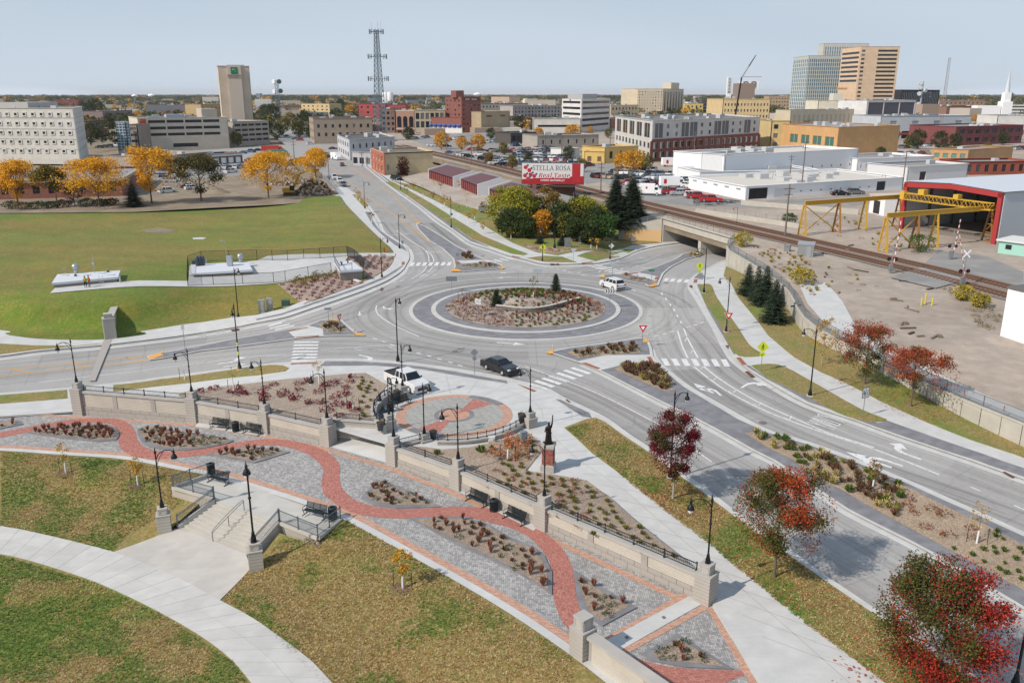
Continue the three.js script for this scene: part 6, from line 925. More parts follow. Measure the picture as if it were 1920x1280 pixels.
sheet('pump_yard',[[352,537],[355,497],[463,490],[482,488],[539,489],[600,485],[652,481],[640,500],[622,512],[535,528],[513,531]],LB(0.12),mConc,{L:2}).userData.label='fenced concrete yard of the pump station';sheet('driveway',[[482,488],[501,479.5],[539,477],[600,476],[700,474],[741,474],[740,480],[652,481],[600,485],[539,489]],LB(0.1),mConc,{L:2});sheet('walkway',[[93,549.5],[104,538],[160,533],[228,528],[260,525.5],[353,526.5],[352,537],[260,536.5],[200,540],[140,545]],LB(0.1),mConc,{L:2});
const vault=(lab,px,h,y0)=>{const w=px.map(([x,y])=>at(x,y,y0+h)),t=thing('pump_vault',lab,'vault',V3(0,0,0)),b=new MB(),wl2=new MB(),in2=inset(w,0.25).map((q)=>V3(q.x,0,q.z));for(let i=0;i<4;i++){const p=w[i],q=w[(i+1)%4];b.quad(p,q,q.clone().setY(y0+h-0.35),p.clone().setY(y0+h-0.35));const a=in2[i],c=in2[(i+1)%4];wl2.quad(a.clone().setY(y0+h-0.3),c.clone().setY(y0+h-0.3),c.clone().setY(y0-1),a.clone().setY(y0-1));}b.quadUp(w[0],w[1],w[2],w[3]);b.mesh('roof_slab',M(216,220,226,0.7),t);wl2.mesh('wall',M(150,142,134,0.9),t);
const ctr=w.reduce((s,p)=>s.add(p.clone().multiplyScalar(0.25)),V3(0,0,0));return[t,w,ctr];};
const stl=M(190,196,202,0.35,{metalness:0.6});
function vent(t,p,h){const b=new MB();b.lathe([[0,0],[0.32,0],[0.32,h*0.35],[0.26,h*0.45],[0.5,h*0.5],[0.54,h*0.8],[0.36,h],[0,h]],p.x,p.y,p.z,14);b.mesh('vent',stl,t);}
{
const yw=lawnY(150,533)- 0.15,[t,w,c]=vault('low white roofed pump vault with two workers in front',[[106.7,514],[225,506.5],[220.6,519],[96,530.5]],1.05,yw),P=(x,y)=>at(x,y,yw+1.05);
vent(t,P(142,512),1.5);new MB().bar(P(177,512),P(177,512).add(V3(0,3.2,0)),0.04).box(0.4,0.35,0.3,P(177,512).x,P(177,512).y+1.6,P(177,512).z).mesh('mast',stl,t);new MB().bar(P(223,519).add(V3(0.2,-1,0.3)),P(223,519).add(V3(0.2,0.2,0.3)),0.16,0.16,10).mesh('bollard',stl,t);
const hatch=(x,y,wd)=>{const q=P(x,y);new MB().box(wd,0.06,0.7,q.x,q.y+0.03,q.z,-0.05).mesh('hatch',M(196,202,210,0.5),t);};hatch(121,516,1.1);hatch(163,515,1);hatch(190,512.5,1.1);hatch(207,515.5,1.2);
for(const[x,y]of[[141,517.5],[202,510]]){const q=P(x,y);new MB().lathe([[0,0],[0.2,0],[0.2,0.28],[0.1,0.34],[0,0.34]],q.x,q.y,q.z,10).mesh('valve',M(92,84,78,0.6),t);}
for(const[x,y]of[[120,508],[189,525]]){const q=P(x,y);const b=new MB();for(const s of[-0.3,0.3])b.bar(V3(q.x+s,q.y-0.6,q.z),V3(q.x+s,q.y+0.7,q.z),0.025);for(const e of[-0.3,0.1,0.5])b.bar(V3(q.x-0.3,q.y+e,q.z),V3(q.x+0.3,q.y+e,q.z),0.02);b.mesh('ladder',stl,t);}
const ye=lawnY(420,505)- 0.1,[t2,w2]=vault('low white roofed pump vault with a tall vent inside the black fence',[[357,496],[463,490],[473,505],[359,512.5]],1.0,ye),Q=(x,y)=>at(x,y,ye+1.0);
vent(t2,Q(451,491.5),1.5);for(const dx of[-0.3,0.1,0.5]){const q=Q(374,498);new MB().lathe([[0,0],[0.3,0],[0.34,1.2],[0.2,1.7],[0,1.75]],q.x+dx,q.y,q.z-dx*0.6,10).mesh('vent_stack',M(66,74,90,0.5),t2);}
{const q=Q(431,498);new MB().box(0.9,1.6,0.7,q.x,q.y+0.9,q.z).mesh('control_box',stl,t2);new MB().bar(Q(425,490),Q(425,490).add(V3(0,3.6,0)),0.05).bar(Q(425,490).add(V3(0,3.5,0)),Q(425,490).add(V3(-0.6,3.7,0)),0.04).box(0.4,0.12,0.2,Q(425,490).x-0.7,Q(425,490).y+3.7,Q(425,490).z).mesh('mast',stl,t2);for(const[x,y]of[[382,494],[387,493]])new MB().bar(Q(x,y),Q(x,y).add(V3(0,0.7,0)),0.1,0.1,8).mesh('pipe',stl,t2);const g=Q(362,493);new MB().slab(1.6,0.9,0.7,g.x+0.4,g.y-0.6,g.z-0.8).mesh('cabinet',M(52,76,64,0.5),t2);}
const yv=lawnY(655,500)+0.35,[t3,w3]=vault('small square vault of grey block with valves on its white top',[[626,490.5],[659,488],[680,504.5],[636,508]],1.35,yv-0.2),S=(x,y)=>at(x,y,yv+1.15);
for(const[x,y]of[[640,497],[652,493]]){const q=S(x,y);new MB().lathe([[0,0],[0.12,0],[0.12,0.5],[0,0.5]],q.x,q.y,q.z,8).lathe([[0,0],[0.3,0],[0.3,0.05],[0,0.05]],q.x,q.y+0.5,q.z,10).mesh('valve',M(120,50,46,0.5),t3);}
railing('vault_railing','light steel railing on top of the small square vault',[S(627,491),S(637,507.5),S(660,505)],{h:1.0,mat:mRailL,noPickets:true,gap:2,mid:true});
const cd=thing('concrete_strip','narrow white concrete strip running down the slope from the vault','strip',V3(0,0,0)),ca=lawnAt(634,513),cb2=lawnAt(677,530);new MB().beam(ca.setY(ca.y+0.1),cb2.setY(cb2.y+0.1),0.5,0.2).mesh('strip',M(226,226,224,0.8),cd);
}
const mFab=new THREE.MeshStandardMaterial({color:ph(30,32,36),roughness:0.6,transparent:true,opacity:0.22,side:THREE.DoubleSide}),mFabG=new THREE.MeshStandardMaterial({color:ph(120,128,134),roughness:0.5,transparent:true,opacity:0.45,side:THREE.DoubleSide});
function meshFence(name,label,pts,h,mat,fab,gap=3,rails=true){
const t=thing(name,label,'fence',pts[0].clone()),o=pts[0],fb=new MB(),tr=new MB();
for(let i=1;i<pts.length;i++){
const a=pts[i-1].clone().sub(o),b=pts[i].clone().sub(o),L=a.distanceTo(b),n=Math.max(1,Math.round(L/gap)),u=(v,y)=>v.clone().add(V3(0,y,0));
for(let k=i>1?1:0;k<=n;k++){const p=a.clone().lerp(b,k/n);part('post',unit('fp'+h,()=>new MB().bar(V3(0,-0.3,0),V3(0,h+0.05,0),0.045,0.045,6).geometry()),mat,t,p);}
tr.bar(u(a,h),u(b,h),0.035,0.035,5);if(rails)tr.bar(u(a,0.06),u(b,0.06),0.025,0.025,5);fb.quad(u(a,0.05),u(b,0.05),u(b,h),u(a,h));
}
tr.mesh('rail',mat,t);fb.mesh('mesh_panel',fab,t);return t;
}
const fl=(px)=>px.map(([x,y])=>{const p=lawnAt(x,y);p.y+=0.1;return p;});
meshFence('chain_fence','black chain link fence along the front of the pump station',fl([[352,537],[400,535],[455,533.5],[513,531],[535,528],[578,520],[621,512]]),1.7,mBlack,mFab,3.4);meshFence('chain_fence','black chain link fence along the back of the pump station',fl([[352,536],[353,500],[378,491],[430,489.5],[482,488],[539,489],[600,485],[651,481]]),1.85,mBlack,mFab,3.4);meshFence('chain_fence','dark screened fence panel beside the small square vault',fl([[651,481],[665,488],[681,504]]),1.9,mBlack,new THREE.MeshStandardMaterial({color:ph(38,40,46),roughness:0.6,transparent:true,opacity:0.75,side:THREE.DoubleSide}),2.4);

// two people at the pump vault

const mSkin=M(196,150,124,0.6);
function person(label,p,ry,vest,trousers,pose,hat){
const t=thing('person',label,'person',p,ry),g=[],B=(a,b,r0,r1,sx)=>g.push([a,b,r0,r1,sx]);
for(const s of[-1,1]){B([s*0.1,0.92,0],[s*0.12,0.5,0.01],0.09,0.065);B([s*0.12,0.5,0.01],[s*0.12,0.09,-0.02],0.06,0.042);B([s*0.12,0.06,-0.03],[s*0.135,0.04,0.16],0.045,0.035);}
B([0,0.95,0],[0,1.12,0],0.13,0.13,1.25);B([0,1.12,0],[0,1.4,-0.01],0.125,0.125,1.35);B([0,1.44,0],[0,1.56,0.01],0.055,0.05);B([0,1.65,0.02],[0,1.69,0.01],0.095,0.09);B([0,1.64,0.11],[0,1.62,0.12],0.018,0.014);
for(const s of[-1,1]){const e=pose==='hold'?[s*0.24,1.1,0.06]:s>0?[0.27,1.1,-0.02]:[-0.26,1.1,0.08],h=pose==='hold'?[s*0.1,1.15,0.28]:s>0?[0.28,0.85,0.06]:[-0.12,1.16,0.27];B([s*0.2,1.38,0],e,0.06,0.045);B(e,h,0.043,0.032);const d=V3(...h).sub(V3(...e)).normalize(),sd=V3(d.z,0,-d.x).normalize();const q=(f,l)=>V3(...h).addScaledVector(d,l).addScaledVector(sd,f).toArray();B(h,q(0,0.06),0.032,0.036);for(let k=0;k<4;k++)B(q((k-1.5)*0.02,0.07),q((k-1.5)*0.022,0.12+0.012*(k===1||k===2)),0.01,0.008);B(q(0.03,0.03),q(0.055,0.08),0.011,0.009);}
const geo=metaBody(g,72,{c:[0,0.9,0],s:0.98},mSkin,'body',null,0.025),P=geo.attributes.position,C=new Float32Array(P.count*3),cs=ph(196,150,124,0.7),ct=ph(...trousers,0.7),cj=ph(...vest,0.8),cb=ph(40,36,34,0.8),cst=ph(230,230,150,0.8);
for(let i=0;i<P.count;i++){const x=P.getX(i),y=P.getY(i),z=P.getZ(i),arm=Math.hypot(x,z)>0.2||Math.abs(x)>0.21;let c=cs;if(y<0.1)c=cb;else if(y<0.94)c=arm&&y>0.75?cs:ct;else if(y<1.47&&!(arm&&y<1.28))c=Math.abs(y-1.12)<0.025?cst:cj;else if(y>1.7||(y>1.6&&z<-0.03))c=ph(50,40,34,0.8);C.set([c.r,c.g,c.b],i*3);}
geo.setAttribute('color',new THREE.BufferAttribute(C,3));part('body',geo,mLeafV,t);
if(hat)new MB().lathe([[0,0.15],[0.09,0.12],[0.11,0.04],[0.16,0.02],[0.16,0]],0,1.69,0.01,14).mesh('hard_hat',M(...hat,0.5),t);
}
person('person in a yellow vest and dark trousers reading papers by the vault',lawnAt(160.5,540).add(V3(0,0.1,0)),0.5,[214,230,60],[40,42,56],'hold',[60,52,46]);person('person in an orange vest and tan trousers standing by the vault',lawnAt(167.5,538.5).add(V3(0,0.1,0)),-0.5,[244,96,40],[150,128,104],'stand',[70,56,50]);

// railway yard, bridge, wall

const Hy=(x,z)=>lerp(0.7,YARD,sst(-68,-135,z))*lerp(0.25,1,sst(-80,5,x));
const onY=(px,py)=>on(px,py,Hy);
const railC=[[-66,-505],[-36,-417],[0,-312],[24,-243],[36,-211],[48,-180],[61,-148],[73,-117],[92,-70],[108,-30]],BA=V3(34.3,0,-190.5),BE2=V3(43.2,0,-163.4);
{
const left=bandPts(railC.slice(0,5).map(([x,z])=>V3(x,0,z)),Hy,6.5),L=left[0][2].x<left[1][2].x?left[0]:left[1];
sheet('rail_yard',[W(34.3,-190.5),W(43.2,-163.4),...wallLine.map(([x,z])=>W(x+0.1,z)),W(150,-32),W(900,-200),W(2600,-1500),W(500,-1600),W(-150,-760),...L],Hy,mYard,{L:7,far:1,skirt:2.2,skirtMat:mSoil,skirtName:'bank',tint:(x,z)=>{const n=fbm(x*0.06,z*0.06,4);const r=1-0.16*sst(0.55,0.75,fbm(x*0.25+80,z*0.05,3));return new THREE.Color(lerp(0.74,1.1,n)*r,lerp(0.74,1.06,n)*r,lerp(0.76,1.02,n)*r);}}).userData.label='dusty tan railway yard and city blocks above the underpass';
const C=railC.map(([x,z])=>V3(x,0,z)),cv3=new THREE.CatmullRomCurve3(C),P=cv3.getSpacedPoints(220);
band('ballast',P,Hy,4.6,mBallast,{lift:0.1,L:8,LW:3});
const tk=(s,lab)=>{const t=thing('railway_track',lab,'railway track',V3(0,0,0)),c=bandPts(P,Hy,2.3)[s].map((q)=>V3(q.x,Hy(q.x,q.z)+0.3,q.z));for(const r of[0,1]){const e=bandPts(c,Hy,0.75)[r],b=new MB();for(let i=1;i<e.length;i++)b.beam(V3(e[i-1].x,c[i-1].y,e[i-1].z),V3(e[i].x,c[i].y,e[i].z),0.12,0.16);b.mesh('rail',M(128,92,72,0.6),t);}const sl=new MB();for(let i=1;i<c.length;i++){const d=c[i].clone().sub(c[i-1]),n=Math.floor(d.length()/0.75);for(let k=0;k<n;k++){const p=c[i-1].clone().addScaledVector(d,k/n);sl.box(0.26,0.14,2.5,p.x,p.y-0.16,p.z,Math.atan2(-d.z,d.x));}}sl.mesh('sleeper_run',M(104,82,68,0.95),t).userData.kind='stuff';};
tk(0,'rusty railway track on the near side of the pair over the bridge');tk(1,'rusty railway track on the far side of the pair over the bridge');
const ys=(n,px,mat,l=0.03)=>sheet(n,px.map(([x,y])=>{const p=onY(x,y);return W(p.x,p.z);}),Hy,mat,{lift:l,L:6});
ys('yard_path',[[1497,530],[1550,530],[1580,565],[1600,602],[1660,650],[1800,720],[1930,775],[1930,795],[1800,740],[1640,668],[1560,620],[1515,570]],mConc);ys('crossing_panel',[[1670,522],[1727,502],[1815,525],[1755,542]],mAsph,0.16);ys('yard_road',[[1727,500],[1760,470],[1850,480],[1920,510],[1920,545],[1815,524]],mAsph);ys('yard_road',[[1300,365],[1400,378],[1690,362],[1690,378],[1500,392],[1300,385]],mAsph);ys('parking_lot',[[1112,300],[1270,330],[1290,355],[1400,378],[1330,388],[1200,378],[1110,330]],mAsph);
ys('parking_lot',[[770,262],[900,246],[1000,250],[1110,290],[1110,322],[1000,308],[920,312],[830,285]],mAsph);ys('parking_lot',[[1000,300],[1110,292],[1130,340],[1100,345],[1060,320]],mAsph,0.05);ys('grass_patch',[[1060,280],[1240,292],[1270,306],[1150,300]],mFar,0.04);
const yT=3.0,yB=1.55,d=BE2.clone().sub(BA).normalize(),n=V3(d.z,0,-d.x).multiplyScalar(d.z<0?-1:1);if(n.x<0)n.multiplyScalar(-1);const br=thing('railway_bridge','concrete railway bridge of two spans over the dipping street','bridge',V3(0,0,0)),mC=TM(texConc,0.9,{color:new THREE.Color(0.9,0.85,0.76),vertexColors:false}),mG=TM(texConc,0.9,{color:new THREE.Color(0.72,0.69,0.66),vertexColors:false}),q=(t,y,k=0)=>BA.clone().lerp(BE2,t).setY(y).addScaledVector(n,k);
new MB().beam(q(-0.02,(yT+yB)/2,0),q(1.02,(yT+yB)/2,0),0.5,yT-yB).beam(q(-0.02,yT+0.1,-0.15),q(1.02,yT+0.1,-0.15),0.9,0.24).mesh('girder',mC,br);new MB().beam(q(-0.02,yB+0.25,9.5),q(1.02,yB+0.25,9.5),18.4,0.4).mesh('deck',mG,br);
new MB().beam(q(0.0,-0.8,-0.3),q(0.0,-0.8,40),1.4,5.4).mesh('abutment',mG,br);new MB().beam(q(1.0,-0.8,0.6),q(1.0,-0.8,40),1.4,5.4).mesh('abutment',mG,br);new MB().beam(q(0.56,-0.8,0.1),q(0.56,-0.8,38),1.1,4.9).mesh('pier',mC,br);new MB().beam(q(0,-0.8,40),q(1,-0.8,40),0.5,6).mesh('end_wall',mG,br);
railing('bridge_railing','weathered steel railing along the bridge girder',[q(-0.01,yT+0.2,-0.1),q(1.0,yT+0.2,-0.1)],{h:1.0,mat:M(150,134,120,0.6),gap:2.4,noPickets:true,mid:true});
const w0=at(1160,437,-0.9),ww=thing('wing_wall','sloping concrete wing wall, lower part painted tan, beside the underpass','wall',V3(0,0,0)),A2=BA.clone().addScaledVector(n,-0.3),tb=(a,b,y0,y1,y2,y3,th)=>{const b2=new MB(),s=b.clone().sub(a).setY(0).normalize(),m=V3(s.z,0,-s.x).multiplyScalar(th);for(const e of[1,-1])b2.quad(a.clone().setY(y0).addScaledVector(m,e),b.clone().setY(y1).addScaledVector(m,e),b.clone().setY(y3).addScaledVector(m,e),a.clone().setY(y2).addScaledVector(m,e));b2.quadUp(a.clone().setY(y2).add(m),b.clone().setY(y3).add(m),b.clone().setY(y3).sub(m),a.clone().setY(y2).sub(m));return b2;};
tb(w0,A2,-3,-3.5,0.35,2.9,0.3).mesh('wall',mC,ww);tb(w0.clone().lerp(A2,0.12),A2,-3,-3.5,0.25,0.4,0.33).mesh('painted_band',M(222,186,138,0.9),ww);
meshFence('wing_fence','chain fence on the sloping wing wall',[w0.clone().setY(0.4),A2.clone().setY(2.9)],1.2,M(140,142,140,0.6),mFabG,3);
const far=thing('parapet_wall','pale concrete parapet with railing beyond the railway bridge','wall',V3(0,0,0)),fa=onY(1305,398),fb=onY(1500,428);new MB().beam(fa.clone().setY(YARD+0.5),fb.clone().setY(YARD+0.5),0.4,1.0).mesh('wall',mC,far);railing('parapet_railing','grey pipe railing on the parapet beyond the bridge',[fa.clone().setY(YARD+1),fb.clone().setY(YARD+1)],{h:1,mat:M(150,150,150,0.6),gap:3,noPickets:true,mid:true});const fc=onY(1390,384),fd=onY(1610,402);new MB().beam(fc.clone().setY(YARD+0.6),fd.clone().setY(YARD+0.6),0.4,1.2).mesh('wall',mC,thing('parapet_wall','long grey concrete parapet behind the gantry legs','wall',V3(0,0,0)));
const pc=new THREE.CatmullRomCurve3(wallLine.map(([x,z])=>V3(x,0,z))),N=62,yw=thing('yard_wall','curving pale concrete panel wall holding up the railway yard','wall',V3(0,0,0)),top=[];
for(let i=0;i<N;i++){const a=pc.getPointAt(i/N),b=pc.getPointAt((i+1)/N),y=Math.max(Hy(a.x,a.z),Hr(a.x,a.z)+0.7)+0.12,y2=Math.max(Hy(b.x,b.z),Hr(b.x,b.z)+0.7)+0.12,s=b.clone().sub(a).normalize(),o=0.03;tb(a.clone().addScaledVector(s,o),b.clone().addScaledVector(s,-o),Hr(a.x,a.z)- 0.3,Hr(b.x,b.z)- 0.3,y,y2,0.16+(i%2)*0.008).mesh('panel',i%3?mC:mConc2,yw);top.push(a.setY(y));if(i===N-1)top.push(b.setY(y2));}
const cp=new MB();for(let i=1;i<top.length;i++)cp.beam(top[i-1],top[i],0.46,0.16);cp.mesh('coping',mC,yw);
meshFence('guard_fence','grey picket guard fence along the top of the yard wall',top.filter((_,i)=>i%2===0).map((p)=>p.clone().add(V3(0,0.08,0))),1.1,M(104,112,122,0.5),mFabG,3.4);
[[1777,718],[1822,738],[1871,758]].forEach(([x,y],i)=>{const p=top.reduce((m,v)=>{const e=project(v);return Math.abs(e[0]- x)<Math.abs(project(m)[0]- x)?v:m;},top[0]);const t=thing('warning_plate','small red and white warning plate on the guard fence, '+['first','second','third'][i]+ ' after the red trees','sign',p.clone().add(V3(-0.12,0.75,0.1)),0.9);new MB().box(0.42,0.5,0.03).mesh('plate',M(206,92,80,0.6),t);new MB().box(0.36,0.12,0.034,0,-0.1,0).mesh('text_band',M(230,230,226,0.6),t);});
}

// yard things

const mYel=M(212,166,52,0.6),mRustY=M(170,116,56,0.8);
function gantry(label,a,b,legs,topPx){
const t=thing('gantry_runway',label,'crane runway',V3(0,0,0)),A=onY(...a),Bp=onY(...b),yA=topY(A,topPx[0]),yBt=yA,d=Bp.clone().sub(A).normalize(),n=V3(-d.z,0,d.x);
const e0=A.clone().setY(yA),e1=Bp.clone().setY(yBt);new MB().beam(e0,e1,0.16,0.8).beam(e0.clone().setY(yA+0.4),e1.clone().setY(yBt+0.4),0.5,0.08).beam(e0.clone().setY(yA-0.4),e1.clone().setY(yBt-0.4),0.5,0.08).mesh('runway_beam',mYel,t);
let prev;legs.forEach((f,i)=>{const p=A.clone().lerp(Bp,f),l=new MB(),y0=Hy(p.x,p.z),H=yA-0.4-y0,tp=p.clone().setY(y0+H);const f1=p.clone().setY(y0).addScaledVector(n,1.1),f2=p.clone().setY(y0).addScaledVector(n,-1.1);for(const q of[f1,f2])l.beam(q,tp.clone().addScaledVector(n,q===f1?0.2:-0.2),0.28);for(const k of[0.04,0.3,0.56,0.8])l.beam(f1.clone().lerp(tp,k),f2.clone().lerp(tp,k),0.14);l.beam(f1.clone().lerp(tp,0.04),f2.clone().lerp(tp,0.3),0.1);l.beam(f2.clone().lerp(tp,0.3),f1.clone().lerp(tp,0.56),0.1);l.mesh('leg',i%2?mRustY:mYel,t);if(i===1)new MB().beam(prev.clone().setY(prev.y+0.3),tp,0.16).beam(p.clone().setY(y0+0.3),prev.clone().setY(prev.y+H),0.16).mesh('cross_brace',mYel,t);prev=p.clone().setY(y0);});
}
gantry('rusty yellow crane runway on A frame legs, farther from the viewer',[1504,441],[1722,421],[0,0.28,0.5,0.8],[381]);gantry('yellow crane runway on A frame legs, nearer the viewer',[1655,472],[1862,452],[0,0.27,0.44,0.94],[404]);
const mCorr=(r,g,b,m=0.9)=>TM(tileTex(64,(u)=>mk([r,g,b].map((k)=>k*(0.86+0.14*Math.abs(Math.sin(u*PI*4))))),true,m),0.6,{vertexColors:false});
const mCorrW=mCorr(228,230,232),mCorrG=mCorr(196,202,208);
{
const A=onY(1689,428),B=onY(1869,458),d=B.clone().sub(A),L=d.length(),ry=Math.atan2(-d.z,d.x),t=thing('hangar','open steel hall with a red portal and pale metal roof','hall',A,ry),H=topY(A,341)- A.y,D=62,red=M(176,54,54,0.75),rise=0.6;
new MB().slab(L,0.1,D,L/2,0.01,-D/2).mesh('floor',M(150,140,130,0.95),t);new MB().slab(0.3,H,D,0,0,-D/2).slab(0.3,H,D,L,0,-D/2).slab(L,H+rise*0.8,0.3,L/2,0,-D).mesh('wall',mCorrG,t);
const rf=new MB();for(const s of[0,1]){const x0=s?L+0.4:-0.4;for(const e of[0,0.14])rf.quadUp(V3(x0,H+0.02+e,0.6),V3(L/2,H+rise+e,0.6),V3(L/2,H+rise+e,-D-0.3),V3(x0,H+0.02+e,-D-0.3));}rf.mesh('roof',mCorr(214,220,228,1.2),t);
new MB().slab(0.85,H,0.5,0.4,0,0.35).slab(0.85,H,0.5,L-0.4,0,0.35).beam(V3(0,H-0.5,0.35),V3(L/2,H+rise-0.5,0.35),0.5,0.95).beam(V3(L/2,H+rise-0.5,0.35),V3(L,H-0.5,0.35),0.5,0.95).mesh('portal_frame',red,t);
for(let i=1;i<8;i++){const z=-i*7.5;new MB().slab(0.4,H,0.4,0.4,0,z).slab(0.4,H,0.4,L-0.4,0,z).beam(V3(0,H-0.3,z),V3(L/2,H+rise-0.3,z),0.3,0.5).beam(V3(L/2,H+rise-0.3,z),V3(L,H-0.3,z),0.3,0.5).mesh('rafter',M(96,92,90,0.8),t);}
const cr=thing('bridge_crane','yellow lattice bridge crane spanning the hall mouth','crane',A.clone().add(V3(0,H-3.3,0)),ry),b=new MB(),n=22;for(const[y,z]of[[0,1.2],[1.3,1.2],[0,2.2],[1.3,2.2]])b.beam(V3(0.8,y,z),V3(L-0.8,y,z),0.14);for(let i=0;i<n;i++){const x=0.8+(L-1.6)*i/n,x2=0.8+(L-1.6)*(i+1)/n;for(const z of[1.2,2.2])b.beam(V3(x,i%2?0:1.3,z),V3(x2,i%2?1.3:0,z),0.08);}b.mesh('lattice_girder',mYel,cr);new MB().slab(1.4,1.1,1.3,L*0.26,1.3,1.7).slab(1.1,0.9,1.2,L*0.62,1.3,1.7).slab(1.0,1.6,1.2,1.2,0,1.7).mesh('hoist',M(222,178,60,0.6),cr);
}
function hut(name,label,cat,a,b,H,D,wall,roof,ov,holes=[]){const A=onY(...a),B=onY(...b),d=B.clone().sub(A),L=d.length(),t=thing(name,label,cat,A,Math.atan2(-d.z,d.x));new MB().slab(L,H,D,L/2,-0.3,-D/2).mesh('wall',wall,t);new MB().slab(L+ov*2,0.3,D+ov*2,L/2,H-0.3,-D/2).mesh('roof',roof,t);for(const[x,y,w,h,m]of holes)new MB().slab(w,h,0.1,x*L,y,0.02).mesh(m?'door':'window',m??mGlass,t);return t;}
const mGlass=new THREE.MeshStandardMaterial({color:ph(40,46,54),roughness:0.12,metalness:0.1}),mGlassB=new THREE.MeshStandardMaterial({color:ph(96,140,164),roughness:0.1,metalness:0.3}),mW=M(234,235,236,0.75,{k:0.96});
hut('yard_hut','small mint green hut with a white fascia beside the hall','hut',[1871,474],[1945,484],2.5,6,M(168,218,204,0.8),M(226,226,224,0.7),0.4,[[0.26,0.9,1.0,0.8]]);hut('block_building','white painted block building at the edge of the yard','building',[1876,629],[1990,668],topY(onY(1876,629),536)- onY(1876,629).y,16,mW,M(110,108,106,0.9),0.1);hut('yard_shed','white shed with a dark loading door by the hall','shed',[1629,398],[1657,405],4.5,14,mW,M(206,196,182,0.9),0.2,[[0.5,0.2,2.6,3,M(48,46,46,0.8)]]);hut('signal_bungalow','silver railway signal bungalow beside the tracks','bungalow',[1495,480],[1525,482],2.3,2.6,M(176,180,184,0.4,{metalness:0.5}),M(190,194,198,0.4,{metalness:0.5}),0.1,[[0.7,0,0.8,1.9,M(160,164,168,0.5)]]);hut('relay_case','small grey relay case by the tall pole','case',[1470,471],[1480,472],1.2,0.9,mSteelG,mSteelG,0.05);
function crossing(label,px,py,topPx,armPx,arm2,buck){
const p=onY(px,py),t=thing('crossing_signal',label,'crossing signal',p),H=topY(p,topPx)- p.y;new MB().bar(V3(0,0,0),V3(0,H,0),0.07).mesh('mast',stl,t);new MB().slab(0.6,1.1,0.5,0,0.3,0).mesh('gate_mechanism',mSteelG,t);
const e=deep(armPx,arm2,-p.z).sub(p),s=V3(0.2,1.2,0.3),n=12;for(const k of[0,1]){const b=new MB();for(let i=k;i<n;i+=2)b.beam(s.clone().lerp(e,i/n),s.clone().lerp(e,(i+1)/n),0.12,0.05);b.mesh(k?'white_stripe':'red_stripe',k?mW:M(196,56,46,0.6),t);}
for(const x of[-0.55,0.55]){new MB().bar(V3(x,2.3,0.1),V3(x,2.3,0.16),0.3,0.3,14).mesh('backplate',mBlack,t);new MB().bar(V3(x,2.3,0.16),V3(x,2.3,0.3),0.13,0.13,10).mesh('lamp',M(90,24,24,0.3),t);}new MB().bar(V3(-0.55,2.3,0),V3(0.55,2.3,0),0.04).mesh('crossarm',mBlack,t);
if(buck){const b=new MB();for(const a of[0.8,-0.8])b.box(1.5,0.22,0.03,0,H-0.6,0.1+a*0.02,0,0,a);b.mesh('crossbuck',mW,t);}
}
crossing('crossing signal with a raised striped arm nearest the silver bungalow',1670,512,457,1690,414);crossing('crossing signal with a raised striped arm before the hall mouth',1783,486,431,1802,411);crossing('crossing signal with a white crossbuck and raised arm',1804,536,468,1800,440,true);
[[1728,573],[1735,570],[1748,573]].forEach(([x,y],i)=>{const t=thing('bollard',['left','tallest middle','right'][i]+ ' of three yellow bollards in the dusty yard','bollard',onY(x,y));new MB().lathe([[0,i===1?1.6:1.15],[0.1,i===1?1.55:1.1],[0.11,0],[0,0]],0,0,0,12).mesh('post',M(226,206,70,0.6),t);});
[[1393,462,436,'yellow bush spilling over the end of the yard wall',0],[1503,532,502,'yellow bush beside the concrete path above the wall',0],[1726,472,438,'green bush growing under the near gantry legs',1],[1806,562,536,'yellow green bush by the crossbuck signal',0],[1838,575,550,'weedy yellow green bush at the corner of the white block building',0],[1480,420,400,'scrubby bush by the far gantry legs',1]].forEach(([x,y,tp,l,g],i)=>{const p=onY(x,y),h=topY(p,tp)- p.y;tree('wild_bush',l,p,{h,r:h*0.75,th:0.1,tr:0.04,n:1100,ls:0.3,seed:400+i,col:g?mixCol([92,112,52],[110,124,60],[76,96,44]):mixCol([200,178,62],[176,162,64],[140,140,60],[214,186,84]),fill:0.6},'wild bushes of the railway yard');});
scatter([W(44,-157),W(52,-150),W(47,-128),W(43.5,-116),W(42,-120),W(43,-140)],Hy,1.6,[grp('gold','grass_tuft','dry ochre grass along the top of the yard wall',0.7,1.3),grp('rust','weed_clump','rusty weed along the top of the yard wall',0.6,1.1,0.6)],410,{skip:0.35});scatter([[1760,535],[1850,570],[1880,600],[1860,640],[1800,560]].map(([x,y])=>onY(x,y)),Hy,1.5,[grp('olive','weed_clump','olive weeds by the white block building',0.5,1.1)],411,{skip:0.4});
scatter([[1440,478],[1560,500],[1680,528],[1660,540],[1560,560],[1470,505]].map(([x,y])=>onY(x,y)),Hy,2.6,[grp('olive','weed_clump','low olive weed in the dusty yard by the silver bungalow',0.3,0.7),grp('gold','grass_tuft','dry grass in the dusty yard by the silver bungalow',0.6,1.1)],412,{skip:0.55,jit:0.5});
scatter([[1490,425],[1640,470],[1740,480],[1700,430],[1580,405]].map(([x,y])=>onY(x,y)),Hy,3.2,[grp('gold','grass_tuft','dry grass along the tracks under the gantries',0.7,1.3),grp('olive','weed_clump','olive weed along the tracks under the gantries',0.4,0.9)],413,{skip:0.5,jit:0.5});
